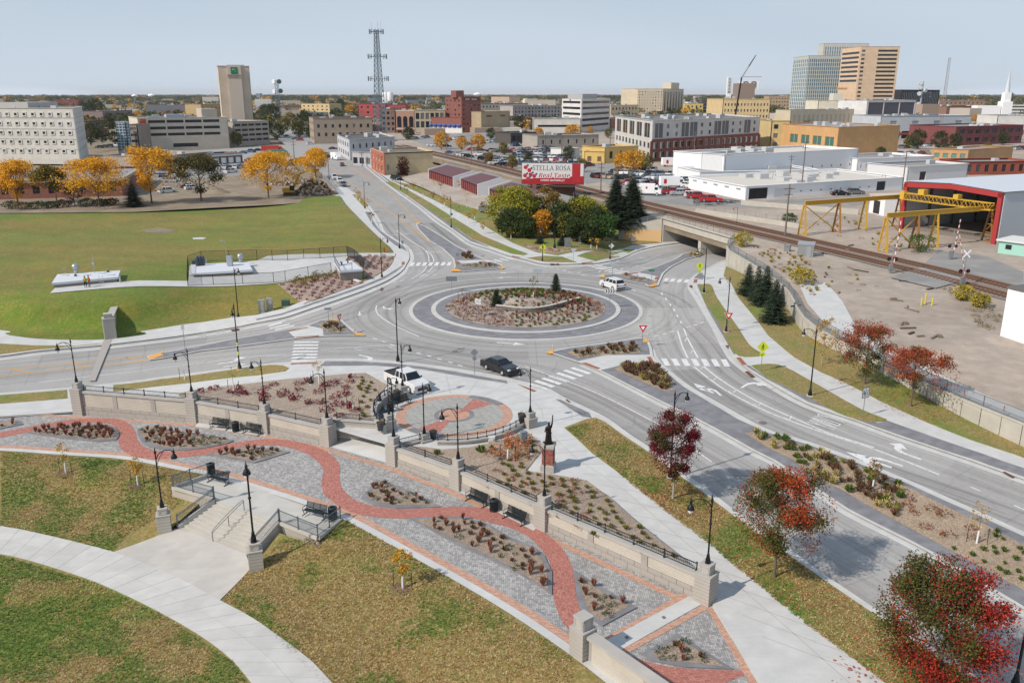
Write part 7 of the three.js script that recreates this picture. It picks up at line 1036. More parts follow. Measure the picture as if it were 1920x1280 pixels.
reseed(55);for(let i=0;i<26;i++){const p=onY(rnd(1480,1760),rnd(455,640)),b=new MB().box(rnd(0.8,3.2),0.16,rnd(0.16,0.3),0,0.1,0);if(i%3===0)b.box(rnd(0.5,1.2),0.3,0.5,0.4,0.15,0.4,0.6);const m=b.mesh('timber_scrap',M(...pick([[96,82,72],[130,116,104],[78,72,68]]),0.95));m.position.copy(p);m.rotation.y=rnd(3);tag(m,'weathered timber scrap lying in the dusty railway yard','debris','timber scraps in the yard');}

// downtown

const HF=(x,z)=>(x>-0.18*-z*0+railX(z)?Hy(x,z):-0.1);
function railX(z){for(let i=1;i<railC.length;i++)if(z<=railC[i][1]&&z>=railC[i-1][1])return lerp(railC[i-1][0],railC[i][0],(z-railC[i-1][1])/(railC[i][1]- railC[i-1][1]));return z<-505?-66+(z+505)*0.33:108;}
const gnd=(q)=>on(q[0],q[1],HF),mRoofG=M(150,148,146,0.95),mUnit=M(196,198,200,0.6),UB=()=>unit('ub',()=>new THREE.BoxGeometry(1,1,1));
function facade(t,o,u,n,L,H,wall,gs,glass,arch){
const sh=new THREE.Shape([[0,-1.5],[L,-1.5],[L,H],[0,H]].map((p)=>new THREE.Vector2(...p))),ang=Math.atan2(-u.z,u.x),T=0.35;
for(const g of gs){
const{r=1,c=1,w=0.5,h=0.5,x0=0.02,x1=0.98,y0=0.05,y1=0.95}=g,cw=L*(x1-x0)/c,chh=H*(y1-y0)/r;
for(let i=0;i<r;i++)for(let j=0;j<c;j++){
if(g.skip&&g.skip(i,j))continue;
const cx=L*x0+(j+0.5)*cw,cy=H*y0+(i+0.5)*chh,a=cw*w/2,b=chh*h/2,pa=new THREE.Path();
if(g.arch){pa.moveTo(cx-a,cy-b);pa.lineTo(cx+a,cy-b);pa.lineTo(cx+a,cy+b-a);pa.absarc(cx,cy+b-a,a,0,PI,false);pa.lineTo(cx-a,cy-b);}else{pa.moveTo(cx-a,cy-b);pa.lineTo(cx+a,cy-b);pa.lineTo(cx+a,cy+b);pa.lineTo(cx-a,cy+b);pa.lineTo(cx-a,cy-b);}
sh.holes.push(pa);
const P=(x,y,z)=>o.clone().addScaledVector(u,x).addScaledVector(n,z).add(V3(0,y,0));
const win=part(g.door?'door':'window',UB(),g.m??(glass===mGlass?glassV[Math.floor(hash(i*7+bldN*13,j*5)*(w*cw>4?2:5))]:glass),t,P(cx,cy,g.boss?-0.06:-0.27),ang,V3(a*2+0.1,b*2+0.1,0.06));
if(g.boss){const k=new MB();for(const[x,y,ww,hh]of[[0,b+0.2,a*2+0.8,0.4],[0,-b-0.2,a*2+0.8,0.4],[-a-0.2,0,0.4,b*2],[a+0.2,0,0.4,b*2]])k.box(ww,hh,0.3,x,y,0);part('surround',unit('boss'+a.toFixed(2),()=>k.geometry()),g.boss,win,V3(0,0,0.18/0.06),0,V3(1/(a*2+0.1),1/(b*2+0.1),1/0.06));}
if(g.mul&&a>0.3)part('mullion',UB(),g.mul,win,V3(0,0,0.8),0,V3(0.12/(a*2+0.1),0.98,1.3));
}
}
const e=new THREE.ExtrudeGeometry(sh,{depth:T,bevelEnabled:false,curveSegments:6});t.userData.fb.geo(e,new THREE.Matrix4().makeBasis(u,V3(0,1,0),n).setPosition(o.clone().addScaledVector(n,-T)));
}
let bldN=0;const texWall=tileTex(256,(u,v,x,y)=>{const n=fbm(u*6,v*6,4,6),s=fbm(u*40,v*3,3,0),h=hash(x,y);return[1,0.995,0.985].map((k)=>255*k*(0.86+0.1*n+0.06*s+0.03*(h-0.5)));},true,14),wallC=new Map(),wallM=(r,g,b)=>{const k=[r,g,b].join();if(!wallC.has(k))wallC.set(k,new THREE.MeshStandardMaterial({map:texWall,color:ph(r,g,b,0.92),roughness:0.92,side:THREE.DoubleSide}));return wallC.get(k);};
const glassV=[mGlass,mGlass,new THREE.MeshStandardMaterial({color:ph(70,80,90),roughness:0.1}),new THREE.MeshStandardMaterial({color:ph(120,122,120),roughness:0.3}),new THREE.MeshStandardMaterial({color:ph(28,32,38),roughness:0.08})];
function bld(label,a,b,topPx,o={}){
const A=gnd(a),B=gnd(b),D=B.clone().sub(A).setY(0),L=D.length(),u=D.clone().normalize(),back=V3(u.z,0,-u.x),t=thing('building',label,o.cat??'building',A.clone()),H=o.H??topY(A,topPx)- A.y,d=o.d??24;
if(o.name)t.name=nm(o.name);
const e=o.c?gnd(o.c).sub(B).setY(0):o.cl?gnd(o.cl).sub(A).setY(0):back.multiplyScalar(d),ev=e.clone().normalize(),eL=e.length(),wall=o.tex??wallM(...o.w),glass=o.glass??mGlass,O=V3(0,0,0),nf=V3(-u.z,0,u.x),nr=V3(-ev.z,0,ev.x);if(nf.dot(ev)>0)nf.negate();if(nr.dot(u)<0)nr.negate();
t.userData.fb=new MB();const fb=t.userData.fb,P=(x,y,z)=>V3(0,y,0).addScaledVector(u,x).addScaledVector(ev,z);
facade(t,O,u,nf,L,H,wall,o.f??[],glass);facade(t,P(L,0,0),ev,nr,eL,H,wall,o.s??[],glass);facade(t,P(0,0,eL),ev.clone().negate(),nr.clone().negate(),eL,H,wall,o.l??[],glass);
fb.quad(P(0,0,eL),P(L,0,eL),P(L,H,eL),P(0,H,eL));fb.mesh('wall',wall,t);delete t.userData.fb;
const k=new MB(),ins=0.36,y=H -(o.par??0.6);k.quadUp(P(ins,y,ins),P(L-ins,y,ins),P(L-ins,y,eL-ins),P(ins,y,eL-ins));k.mesh('roof',o.roof??mRoofG,t);
const cp=new MB();for(const[p,q]of[[P(0,H,0),P(L,H,0)],[P(L,H,0),P(L,H,eL)],[P(0,H,0),P(0,H,eL)],[P(0,H,eL),P(L,H,eL)]])cp.beam(p,q,0.6,0.16);cp.mesh('parapet',o.cap??wall,t);
reseed(900+bldN++*7);for(let i=0;i<(o.units??Math.min(6,Math.round(L*eL/350)));i++){const p=P(rnd(0.15,0.85)*L,y,rnd(0.15,0.85)*eL),w=rnd(1.5,4),h=rnd(0.8,2);const m=new MB().slab(w,h,rnd(1.4,3)).mesh('roof_unit',mUnit,t);m.position.copy(p);m.rotation.y=Math.atan2(-u.z,u.x);}
for(const bd of o.bands??[]){const[y0,h,c,z=0.12]=bd,q=new MB(),m=P(L/2,H*y0,0).addScaledVector(nf,z/2);q.box(L+0.1,H*h,z+0.1,m.x,m.y,m.z,Math.atan2(-u.z,u.x));const s=P(L,H*y0,eL/2).addScaledVector(nr,z/2);q.box(eL,H*h,z+0.1,s.x,s.y,s.z,Math.atan2(-ev.z,ev.x));q.mesh('band',M(...c,0.85),t);}
for(const x of o.box??[]){const[fx,fz,w,h,dd,c]=x,q=P(fx*L,y,fz*eL);const m=new MB().slab(w*L,h,dd*eL).mesh('penthouse',M(...c,0.9),t);m.position.copy(q);m.rotation.y=Math.atan2(-u.z,u.x);}
t.userData.fr={L,H,eL,u,nf,ry:Math.atan2(-u.z,u.x),P};const fr=t.userData.fr;delete t.userData.fr;t.frame=fr;return t;
}
function board(t,name,w,h,p,ry,draw,px=24){const cvs=document.createElement('canvas');cvs.width=Math.min(1024,Math.round(w*px));cvs.height=Math.max(8,Math.round(cvs.width*h/w));const g=cvs.getContext('2d');draw(g,cvs.width,cvs.height);const tx=new THREE.CanvasTexture(cvs);tx.colorSpace=THREE.SRGBColorSpace;tx.magFilter=THREE.LinearFilter;const m=new THREE.Mesh(new THREE.PlaneGeometry(w,h),new THREE.MeshStandardMaterial({map:tx,roughness:0.7,color:0xd8d8d8}));m.name=name;m.position.copy(p);m.rotation.y=ry;t.add(m);return m;}
const onFront=(t,fx,fy,z=0.1)=>t.frame.P(t.frame.L*fx,t.frame.H*fy,0).addScaledVector(t.frame.nf,z);
const say=(bg,fg,lines,font='bold',fam='sans-serif')=>(g,w,h)=>{g.fillStyle=bg;g.fillRect(0,0,w,h);g.fillStyle=fg;g.textAlign='center';g.textBaseline='middle';lines.forEach((s,i)=>{let f=h/lines.length*0.8;g.font=`${font} ${f}px ${fam}`;const k=g.measureText(s).width;if(k>w*0.94){f*=w*0.94/k;g.font=`${font} ${f}px ${fam}`;}g.fillText(s,w/2,h*(i+0.5)/lines.length);});};
const WH=[228,228,226];
const G=(r,c,w=0.5,h=0.5,x={})=>({r,c,w,h,...x});
{
const bw=M(222,220,214,0.85);bld('white precast office block of small square windows in bulging panels',[-32,300],[150,302],202,{w:[218,216,210],c:[165,288],f:[G(5,11,0.32,0.28,{boss:bw,y0:0.1,y1:0.97})],s:[G(5,12,0.3,0.24,{y0:0.1,y1:0.97})],bands:[[0.82,0.012,[190,188,184]],[0.61,0.008,[196,194,190]],[0.42,0.008,[196,194,190]],[0.23,0.008,[196,194,190]]],box:[[0.5,0.4,0.3,3,0.4,[196,192,186]]]});
bld('slim glass stair tower between the white block and the bank',[222,286],[241,286],228,{w:[206,212,216],d:5,glass:mGlassB,f:[G(10,3,0.8,0.75)],s:[G(10,2,0.8,0.75)]});
bld('low tan office wing beside the glass stair tower',[246,284],[262,284],233,{w:[170,158,146],f:[G(4,1,0.7,0.4)]});
let t=bld('beige bank office with three dark window ribbons and a red sign',[264,281],[431,276],221,{w:[224,213,198],d:40,f:[G(3,4,0.92,0.44,{x0:0.1,x1:0.91,y0:0.37,y1:0.98}),G(1,1,0.85,0.6,{x0:0.33,x1:0.66,y0:0.02,y1:0.22})],box:[[0.86,0.6,0.18,5,0.4,[200,186,170]],[0.45,0.4,0.2,2,0.2,[170,182,196]]]});
board(t,'sign_board',3.4,3.2,onFront(t,0.055,0.86),t.frame.ry,say('#c8202c','#f0c440',['WELLS','FARGO']));
t=bld('tall windowless tan tower with a green square sign',[421,262],[478,261],123,{w:[216,200,182],d:26,units:2});
{const f=t.frame;new MB().slab(f.L*0.44,f.H+0.6,4).mesh('centre_bay',M(218,203,186,0.9),t);const cb=t.children.at(-1);cb.position.copy(f.P(f.L*0.5,0,0));cb.rotation.y=f.ry;board(t,'green_sign',4.4,4.4,onFront(t,0.5,0.935,2.15),f.ry,(g,w,h)=>{g.fillStyle='#1c8a5c';g.fillRect(0,0,w,h);g.fillStyle='#e8f4ee';for(const[x,y,r]of[[0.3,0.35,0.09],[0.48,0.24,0.07],[0.62,0.4,0.06],[0.66,0.62,0.05]]){g.beginPath();g.arc(x*w,y*h,r*w,0,7);g.fill();}});board(t,'wordmark',9,2.2,onFront(t,0.5,0.86,2.15),f.ry,say('#c3b29e','#241c1c',['BANK OF THE WEST','BNP PARIBAS']));}
bld('grey concrete parking ramp with open decks under the tan tower',[440,270],[506,266],228,{w:[190,182,174],d:30,f:[G(4,5,0.86,0.45)]});
bld('long one storey brick building behind the yellow trees',[-40,376],[232,368],341,{w:[156,104,90],d:46,f:[G(1,9,0.45,0.5)],bands:[[0.96,0.16,[190,178,160],0.5]],roof:M(150,150,152,0.95),units:9});
bld('flat grey store roof beyond the locust trees',[285,318],[398,306],294,{w:[170,158,148],d:26,units:6,f:[G(1,6,0.6,0.5)]});
bld('small repair garage with white roller doors',[398,309],[455,305],290,{w:[120,100,92],d:14,roof:M(120,134,146,0.7),f:[{r:1,c:4,w:0.72,h:0.8,y0:0,y1:0.72,m:mW,door:1}],bands:[[0.88,0.18,[226,230,232]]]});
bld('taupe three storey office block left of the lattice tower',[590,270],[700,268],221,{w:[172,156,140],d:26,f:[G(2,8,0.34,0.42,{y0:0.2,y1:0.85})],l:[G(3,3,0.4,0.4)]});
bld('pale yellow apartment block far up the street',[566,222],[619,222],194,{w:[218,194,150],d:20,f:[G(4,6,0.36,0.4)]});
t=bld('whitewashed low building with small arched windows',[656,301],[741,292],262,{w:[206,208,214],cl:[634,288],f:[G(1,7,0.26,0.5,{y0:0.45,y1:0.9,arch:1})],l:[G(2,5,0.5,0.5,{m:mGlass})],roof:M(96,92,90,0.95)});
bld('grey one storey shop front beside the whitewashed building',[660,310],[697,312],284,{w:[188,188,194],d:18,f:[G(1,3,0.7,0.6,{y0:0.02,y1:0.75})]});
t=bld('old tan brick building with a red brick street front and ivy',[721,329],[812,325],286,{w:[216,196,160],cl:[699,318],d:24,roof:M(120,112,104,0.95),l:[G(2,4,0.42,0.5,{m:M(110,60,52,0.7)})],bands:[[0.97,0.05,[66,60,58]]],f:[G(1,1,0.5,0.6,{x0:0.03,x1:0.12,y0:0.15,y1:0.55,m:M(170,160,150,0.7)})]});
{const f=t.frame,iv=new MB(),sf=new MB(),ra=Math.atan2(-(f.P(0,0,1).z-f.P(0,0,0).z),f.P(0,0,1).x-f.P(0,0,0).x);for(const[y,h]of[[0.06,0.14],[0.48,0.16],[0.92,0.18]]){const q=f.P(-0.12,f.H*y,f.eL/2);sf.box(f.eL,f.H*h,0.3,q.x,q.y,q.z,ra);}for(let i=0;i<5;i++){const q=f.P(-0.13,f.H/2,f.eL*i/4);sf.box(f.eL*0.11,f.H,0.28,q.x,q.y,q.z,ra);}sf.mesh('brick_front',M(182,108,88,0.9),t);reseed(5);for(let i=0;i<700;i++){const a=rnd(),x=f.L*(0.3+0.16*a+rnd(-0.05,0.05)),y=f.H*Math.pow(rnd(),1.3)*(0.35+0.5*Math.abs(Math.sin(a*9)));iv.color(cv(pick([[120,44,56],[96,40,50],[140,70,60],[110,110,60]])));leaf(iv,f.P(x,y,0).addScaledVector(f.nf,0.12),rdir(),f.nf,0.6,0.45);}iv.mesh('ivy',mLeafV,t);}
bld('dull red painted brick block left of centre',[673,236],[721,236],194,{w:[190,92,92],d:30,f:[G(4,4,0.35,0.4)],s:[G(4,5,0.3,0.4)]});bld('low red painted brick block behind the lattice tower',[722,228],[762,228],196,{w:[176,84,88],d:26,f:[G(2,6,0.3,0.4)]});
bld('brown brick block with paired windows by the lattice tower',[716,249],[742,249],204,{w:[140,120,112],d:24,f:[G(4,3,0.55,0.5)]});bld('brick building with three tall dark arches',[743,250],[778,250],206,{w:[186,146,126],d:26,f:[G(1,3,0.72,0.85,{y0:0.22,y1:0.78,arch:1}),G(1,3,0.8,0.7,{y0:0,y1:0.17})],bands:[[0.97,0.05,[222,206,186]],[0.2,0.03,[222,206,186]]]});bld('cream framed building of large dark square windows',[778,250],[835,248],206,{w:[222,208,180],d:26,f:[G(2,6,0.74,0.74,{y0:0.2,y1:0.92})]});
t=bld('seven storey red brick bank tower with white lettering',[866,249],[902,247],181,{w:[142,88,78],cl:[836,247],l:[G(7,4,0.4,0.42)],f:[G(6,5,0.42,0.42,{y0:0.05,y1:0.84})],box:[[0.1,0.35,0.4,5,0.3,[140,88,78]]]});board(t,'bank_sign',t.frame.L*0.86,t.frame.H*0.085,onFront(t,0.5,0.93),t.frame.ry,say('#6e4840','#f2f2f4',['Bell ▲ Bank']),40);
t=bld('low brick bank hall with blue awnings and a white base',[803,249],[866,249],219,{w:[150,96,84],d:22,f:[G(1,6,0.5,0.7,{y0:0.05,y1:0.35})],bands:[[0.2,0.4,[226,226,226],0.2]]});{const f=t.frame;for(let i=0;i<7;i++){const m=new MB().box(f.L*0.1,f.H*0.09,1.6,0,0,0,0,0.5).mesh('awning',M(50,104,190,0.7),t);m.position.copy(onFront(t,0.08+i*0.14,0.5,0.9));m.rotation.y=f.ry;}}
bld('windowless taupe box building behind the brick bank',[903,248],[956,244],209,{w:[184,168,140],d:26,f:[G(1,2,0.4,0.25,{y0:0.6,y1:0.95,m:M(120,84,74,0.9)})]});bld('long cream three storey row far behind the brick bank',[902,224],[990,220],194,{w:[224,216,202],d:24,f:[G(3,14,0.4,0.42)],bands:[[0.97,0.05,[150,96,90]]]});
bld('white office block banded with dark window ribbons',[1089,248],[1143,242],185,{w:[230,230,230],cl:[1053,244],f:[G(5,1,0.96,0.42,{y0:0.1,y1:0.98})],l:[G(5,1,0.94,0.42,{y0:0.1,y1:0.98})],box:[[0.3,0.4,0.5,4,0.3,[190,190,190]]]});bld('low white wing with a dark ribbon before the banded office',[1000,250],[1089,250],222,{w:[214,212,208],d:20,f:[G(1,1,0.85,0.3,{y0:0.25,y1:0.75})]});
bld('grey and brick apartment row left of the banded office',[962,228],[1052,226],198,{w:[176,172,172],d:24,f:[G(4,14,0.45,0.5)],bands:[[0.12,0.24,[160,112,100],0.1]]});bld('pale arena with a domed roof on the skyline',[985,205],[1042,205],187,{w:[206,196,184],d:60});
bld('cream stone office block of eight rows of windows',[1195,214],[1242,214],167,{w:[224,210,186],d:60,f:[G(8,9,0.42,0.5)]});t=bld('cream stone office wing with dark vertical window strips',[1242,214],[1280,211],166,{w:[224,210,186],d:60,f:[G(1,7,0.5,0.86)],box:[[0.55,0.1,0.4,9,0.2,[226,212,188]]]});
t=bld('long apartment block, white upper storeys on a brick base',[1220,303],[1421,285],226,{w:[214,212,210],cl:[1152,281],f:[G(2,18,0.6,0.6,{y0:0.03,y1:0.5,mul:M(190,180,170,0.8)}),G(2,13,0.26,0.5,{y0:0.55,y1:0.95,skip:(i,j)=>[0,3,4,7,8,11].includes(j)}),G(1,13,0.88,0.85,{y0:0.54,y1:0.96,skip:(i,j)=>![0,3,4,7,8,11].includes(j),m:M(110,108,110,0.6),mul:mW})],l:[G(2,10,0.55,0.6,{y0:0.03,y1:0.5,m:mGlass}),G(1,5,0.7,0.85,{y0:0.54,y1:0.96,mul:mW})],bands:[],roof:M(120,118,116,0.95),units:14});
{const f=t.frame,b=new MB(),n=19;for(let i=0;i<n;i++)b.slab(f.L/18*0.38,f.H*0.5,0.3,f.L*i/18,0,0.16);for(const y of[0,0.23,0.47])b.slab(f.L,f.H*0.075,0.26,f.L/2,f.H*y,0.15);const m=b.mesh('brick_base',M(140,84,72,0.9),t);m.rotation.y=f.ry;}
t=bld('broad cream brick building of five window rows',[1352,252],[1440,252],185,{w:[220,196,150],d:50,f:[G(5,14,0.42,0.45,{y0:0.1,y1:0.92})],box:[[0.62,0.5,0.36,11,0.3,[150,132,120]]]});
{const f=t.frame,y=f.H,tk=thing('rooftop_tank','boxy white rooftop sign with two blue ring emblems','rooftop sign',deep(1391,168,640));const w=12.2,h=6.4;new MB().slab(w,h,8,w/2,0,-4).mesh('box',mW,tk);for(const x of[0.22,0.7])board(tk,'emblem',4.4,5.4,V3(w*x,h*0.52,0.05),0,(g,W0,H0)=>{g.fillStyle='#e2e2e0';g.fillRect(0,0,W0,H0);g.strokeStyle='#1c2c5c';g.lineWidth=W0*0.14;g.beginPath();g.ellipse(W0/2,H0/2,W0*0.38,H0*0.4,0,0,7);g.stroke();g.strokeStyle='#2c3c78';g.beginPath();g.arc(W0/2,H0/2,W0*0.17,0.7,5.6);g.stroke();});new MB().slab(w+2,0.3,1,w/2+1,h+2.4,-1).mesh('top_beam',M(150,100,120,0.7),tk);}
{const p=deep(1362,184,700),H=16,t2=thing('letter_pylon','slim white pylon sign with stacked dark letters','sign',p);new MB().slab(3.4,H,2.6,1.6,0,0).mesh('pylon',mW,t2);board(t2,'letters',3.0,H*0.76,V3(1.7,H*0.6,1.33),0,(g,w,h)=>{g.fillStyle='#e6e6e6';g.fillRect(0,0,w,h);g.fillStyle='#26262c';g.textAlign='center';g.textBaseline='middle';g.font=`bold ${w * 0.8}px sans-serif`;[...'FORUM'].forEach((c,i)=>g.fillText(c,w/2,h*(i+0.5)/5));});}
{const a=deep(1380,187,560),m=deep(1391,145,560),e=deep(1418,103,560),t2=thing('crane_boom','dark telescopic crane boom rising over the cream building','crane',a);new MB().bar(V3(0,-14,0),m.clone().sub(a),0.6,0.5,8).mesh('lower_boom',mBlack,t2);new MB().bar(m.clone().sub(a),m.clone().lerp(e,0.5).sub(a),0.45,0.38,6).mesh('middle_boom',M(150,152,158,0.5),t2);new MB().bar(m.clone().lerp(e,0.5).sub(a),e.clone().sub(a),0.45,0.25,6).mesh('upper_boom',mBlack,t2);}
{const p=deep(1385,180,720),t2=thing('water_tank','pale blue water tank behind the crane boom','water tank',p.setY(p.y-4));new MB().lathe([[0,13],[4.4,11],[4.6,5],[1.2,2],[1,-20],[0,-20]],0,0,0,16).mesh('tank',M(140,196,218,0.6),t2);}
bld('glass high rise with pale fins, lower front part',[1507,218],[1568,218],104,{w:[200,204,200],d:60,glass:mGlassB,f:[G(14,15,0.62,0.82)],l:[G(14,8,0.6,0.8)]});bld('glass high rise with pale fins, taller rear part',[1534,205],[1616,205],81,{w:[206,206,200],d:30,glass:mGlassB,f:[G(16,18,0.5,0.92)]});
t=bld('tan hotel tower with dark window ribbons and a roof sign',[1600,222],[1672,222],87,{w:[224,196,166],cl:[1566,220],f:[G(16,1,0.94,0.5,{x0:0.44,x1:0.97,y0:0.06,y1:0.97}),G(16,1,0.8,0.5,{x0:0.03,x1:0.14,y0:0.06,y1:0.97})],l:[G(7,1,0.95,0.5,{x0:0.02,x1:0.98,y0:0.5,y1:0.95})],cap:M(214,178,146,0.9)});
{const p=deep(1567,166,800),s=thing('hotel_sign','dark script hotel name on the sunlit side of the tan tower','sign',p.add(V3(0,0,6)));board(s,'lettering',9,3,V3(4,0,0),-0.6,say('#dcb688','#2e3a2c',['Radisson'],'italic bold','serif'),40);}
t=bld('black glass office block with a white emblem',[1686,218],[1757,215],168,{w:[52,50,56],d:40,f:[G(1,22,0.6,0.92,{m:mGlass})],units:0});board(t,'emblem',11,8,onFront(t,0.72,0.82),t.frame.ry,(g,w,h)=>{g.fillStyle='#34323a';g.fillRect(0,0,w,h);g.strokeStyle=g.fillStyle='#f0f0f4';g.lineWidth=w*0.05;g.beginPath();g.arc(w*0.3,h*0.55,h*0.4,2.2,4.6);g.stroke();g.font=`bold ${h * 0.28}px sans-serif`;['Bank','of','West'].forEach((s,i)=>g.fillText(s,w*0.46,h*(0.3+i*0.3)));});
bld('dark grey clad hall of three framed panels',[1621,245],[1712,243],188,{w:[226,226,228],d:30,f:[G(1,3,0.95,0.96,{m:M(88,86,96,0.7)})]});bld('large windowless cream theatre block',[1530,242],[1620,242],188,{w:[232,226,208],d:30,box:[[0.5,0.5,0.2,6,0.3,[226,220,204]]]});bld('low ribbed cream wall in front of the theatre block',[1480,248],[1619,243],206,{w:[216,206,184],d:14,f:[G(1,16,0.4,0.6,{m:M(196,186,166,0.8)})]});
bld('pale yellow corner building with bay windows',[1443,282],[1478,282],226,{w:[222,200,148],d:30,f:[G(3,2,0.5,0.5)]});bld('orange tan brick building with four green windows',[1456,281],[1567,294],231,{w:[218,174,122],c:[1682,288],f:[G(1,4,0.7,0.6,{y0:0.25,y1:0.75,x0:0.2,m:M(84,124,112,0.3),mul:mW})],roof:M(150,156,164,0.8),units:8});
const cw=mCorr(230,232,234,1.4);bld('long white warehouse with high strip windows facing the yard',[1291,353],[1397,375],330,{tex:mW,w:WH,c:[1692,355],roof:M(214,208,198,0.9),units:10,f:[G(1,5,0.4,0.3,{y0:0.45,y1:0.95,m:M(170,176,184,0.4)})],s:[{r:1,c:1,w:1,h:0.95,x0:0.02,x1:0.13,y0:0,y1:0.85,m:M(40,38,38,0.8),door:1},{r:1,c:1,w:1,h:0.9,x0:0.17,x1:0.27,y0:0,y1:0.75,m:M(236,236,236,0.6),door:1},G(1,8,0.18,0.25,{x0:0.3,x1:0.8,y0:0.2,y1:0.6}),{r:1,c:1,w:1,h:0.9,x0:0.82,x1:0.88,y0:0,y1:0.8,m:M(52,52,56,0.8),door:1}]});
bld('taller white warehouse behind with a few small windows',[1356,342],[1605,324],291,{tex:mW,w:WH,d:24,roof:M(216,208,196,0.9),f:[G(1,8,0.12,0.2,{x0:0.38,x1:0.98,y0:0.15,y1:0.6})],units:9});bld('white corrugated block at the west end of the warehouses',[1313,338],[1357,342],286,{tex:cw,w:WH,d:22});bld('low white annex with a grey roof west of the warehouses',[1270,336],[1312,347],312,{tex:mW,w:WH,d:40,roof:M(150,152,154,0.9)});bld('white flat shed right of the taller warehouse',[1606,326],[1748,320],297,{tex:mW,w:WH,d:20,f:[G(1,2,0.2,0.3,{x0:0.02,x1:0.15})]});bld('white block with one dark door before the steel hall',[1700,345],[1812,338],312,{tex:cw,w:WH,d:16,f:[{r:1,c:1,w:1,h:0.9,x0:0.2,x1:0.3,y0:0.05,y1:0.7,m:mGlass,door:1}]});
bld('two storey tan shop with green trim',[1745,313],[1812,316],278,{w:[206,164,122],c:[1896,308],f:[G(1,4,0.6,0.4,{y0:0.35,y1:0.95,m:M(110,150,140,0.4)})],bands:[[0.14,0.3,[50,104,84],0.1]]});bld('brick restaurant with a dark canopy at the view edge',[1806,328],[1940,326],303,{w:[158,82,64],d:14,f:[G(1,8,0.5,0.6)],bands:[[0.98,0.06,[60,72,66]]]});
bld('silver grey civic building with a long metal upper storey',[1648,264],[1817,262],217,{w:[196,204,212],d:30,f:[G(1,9,0.85,0.7,{y0:0.02,y1:0.45}),G(1,4,0.3,0.3,{y0:0.5,y1:0.95,m:M(150,158,170,0.5)})],bands:[[0.28,0.1,[140,76,76]]]});bld('maroon brick civic wing with wide windows',[1790,273],[1915,268],237,{w:[128,72,76],d:30,f:[G(2,8,0.6,0.5)]});bld('brown office block with narrow dark windows on the right skyline',[1773,226],[1888,224],199,{w:[150,112,92],d:40,f:[G(1,12,0.35,0.7,{y0:0.1,y1:0.8})]});bld('tan flat block left of the church steeple',[1760,207],[1845,206],188,{w:[206,170,140],d:30,f:[G(2,10,0.4,0.3)]});bld('white low hall at the right edge of the skyline',[1868,244],[1960,244],216,{w:WH,d:30});bld('white office with dark ribbons at the right edge of the view',[1892,216],[1960,216],196,{w:WH,d:30,f:[G(3,1,0.9,0.4)]});
{const p=deep(1884,205,900),t2=thing('church','white church with a tall pointed steeple','church',p.setY(0)),y=deep(1884,205,900).y;new MB().slab(10,22,10,0,0,0).slab(24,18,12,-18,0,-2).mesh('nave',mW,t2);new MB().slab(6.5,9,6.5,0,22,0).mesh('belfry',mW,t2);new MB().geo(new THREE.ConeGeometry(2.6,24,8),new THREE.Matrix4().makeTranslation(0,43,0)).mesh('spire',M(214,222,230,0.6),t2);}
bld('small yellow stucco building by the parking lot',[1095,305],[1134,306],283,{w:[222,192,116],d:12,f:[G(1,2,0.4,0.6,{y0:0,y1:0.7,m:M(120,92,70,0.7)})]});bld('yellow stucco wing in front of the apartment block',[1134,306],[1196,302],276,{w:[222,190,120],d:14,f:[G(1,3,0.3,0.5)]});bld('long low grey building with round windows',[1008,279],[1122,276],254,{w:[176,168,160],d:20,f:[G(1,7,0.2,0.35)],roof:M(168,162,156,0.9)});bld('white garage beside the parking rows',[1032,294],[1056,296],277,{w:WH,d:10});bld('dark fronted shop with a teal panel',[958,270],[1006,268],249,{w:[88,84,82],d:16,f:[G(1,5,0.8,0.5)]});
bld('brick apartment block on the left skyline',[100,202],[148,202],186,{w:[140,76,76],d:24,f:[G(3,8,0.35,0.35)]});bld('old grey brick block among the trees, left',[195,234],[250,230],208,{w:[150,134,134],d:24,f:[G(2,7,0.35,0.4)]});bld('brown office with large windows by the white block',[150,250],[195,247],227,{w:[120,92,88],d:20,f:[G(2,1,0.9,0.3)]});bld('tan brick block left of the tan tower',[380,232],[419,230],195,{w:[196,172,128],d:20,f:[G(3,5,0.34,0.36,{arch:1})]});
bld('cream parapet building in the middle distance',[1145,222],[1196,220],197,{w:[222,206,172],d:24,f:[G(2,8,0.4,0.4)]});bld('dark steel parking structure beyond the cream offices',[1318,212],[1352,212],192,{w:[84,88,98],d:24,f:[G(3,5,0.8,0.5)]});bld('yellow brick block by the steel parking structure',[1285,214],[1318,214],194,{w:[220,196,120],d:20,f:[G(2,4,0.4,0.4)]});bld('long salmon roofed row before the cream offices',[1145,240],[1350,236],222,{w:[196,140,116],d:30,units:16,f:[G(1,22,0.3,0.4)]});bld('tan office block right of the glass high rise base',[1441,208],[1506,208],180,{w:[182,160,132],d:30,f:[G(4,12,0.4,0.4)]});
}
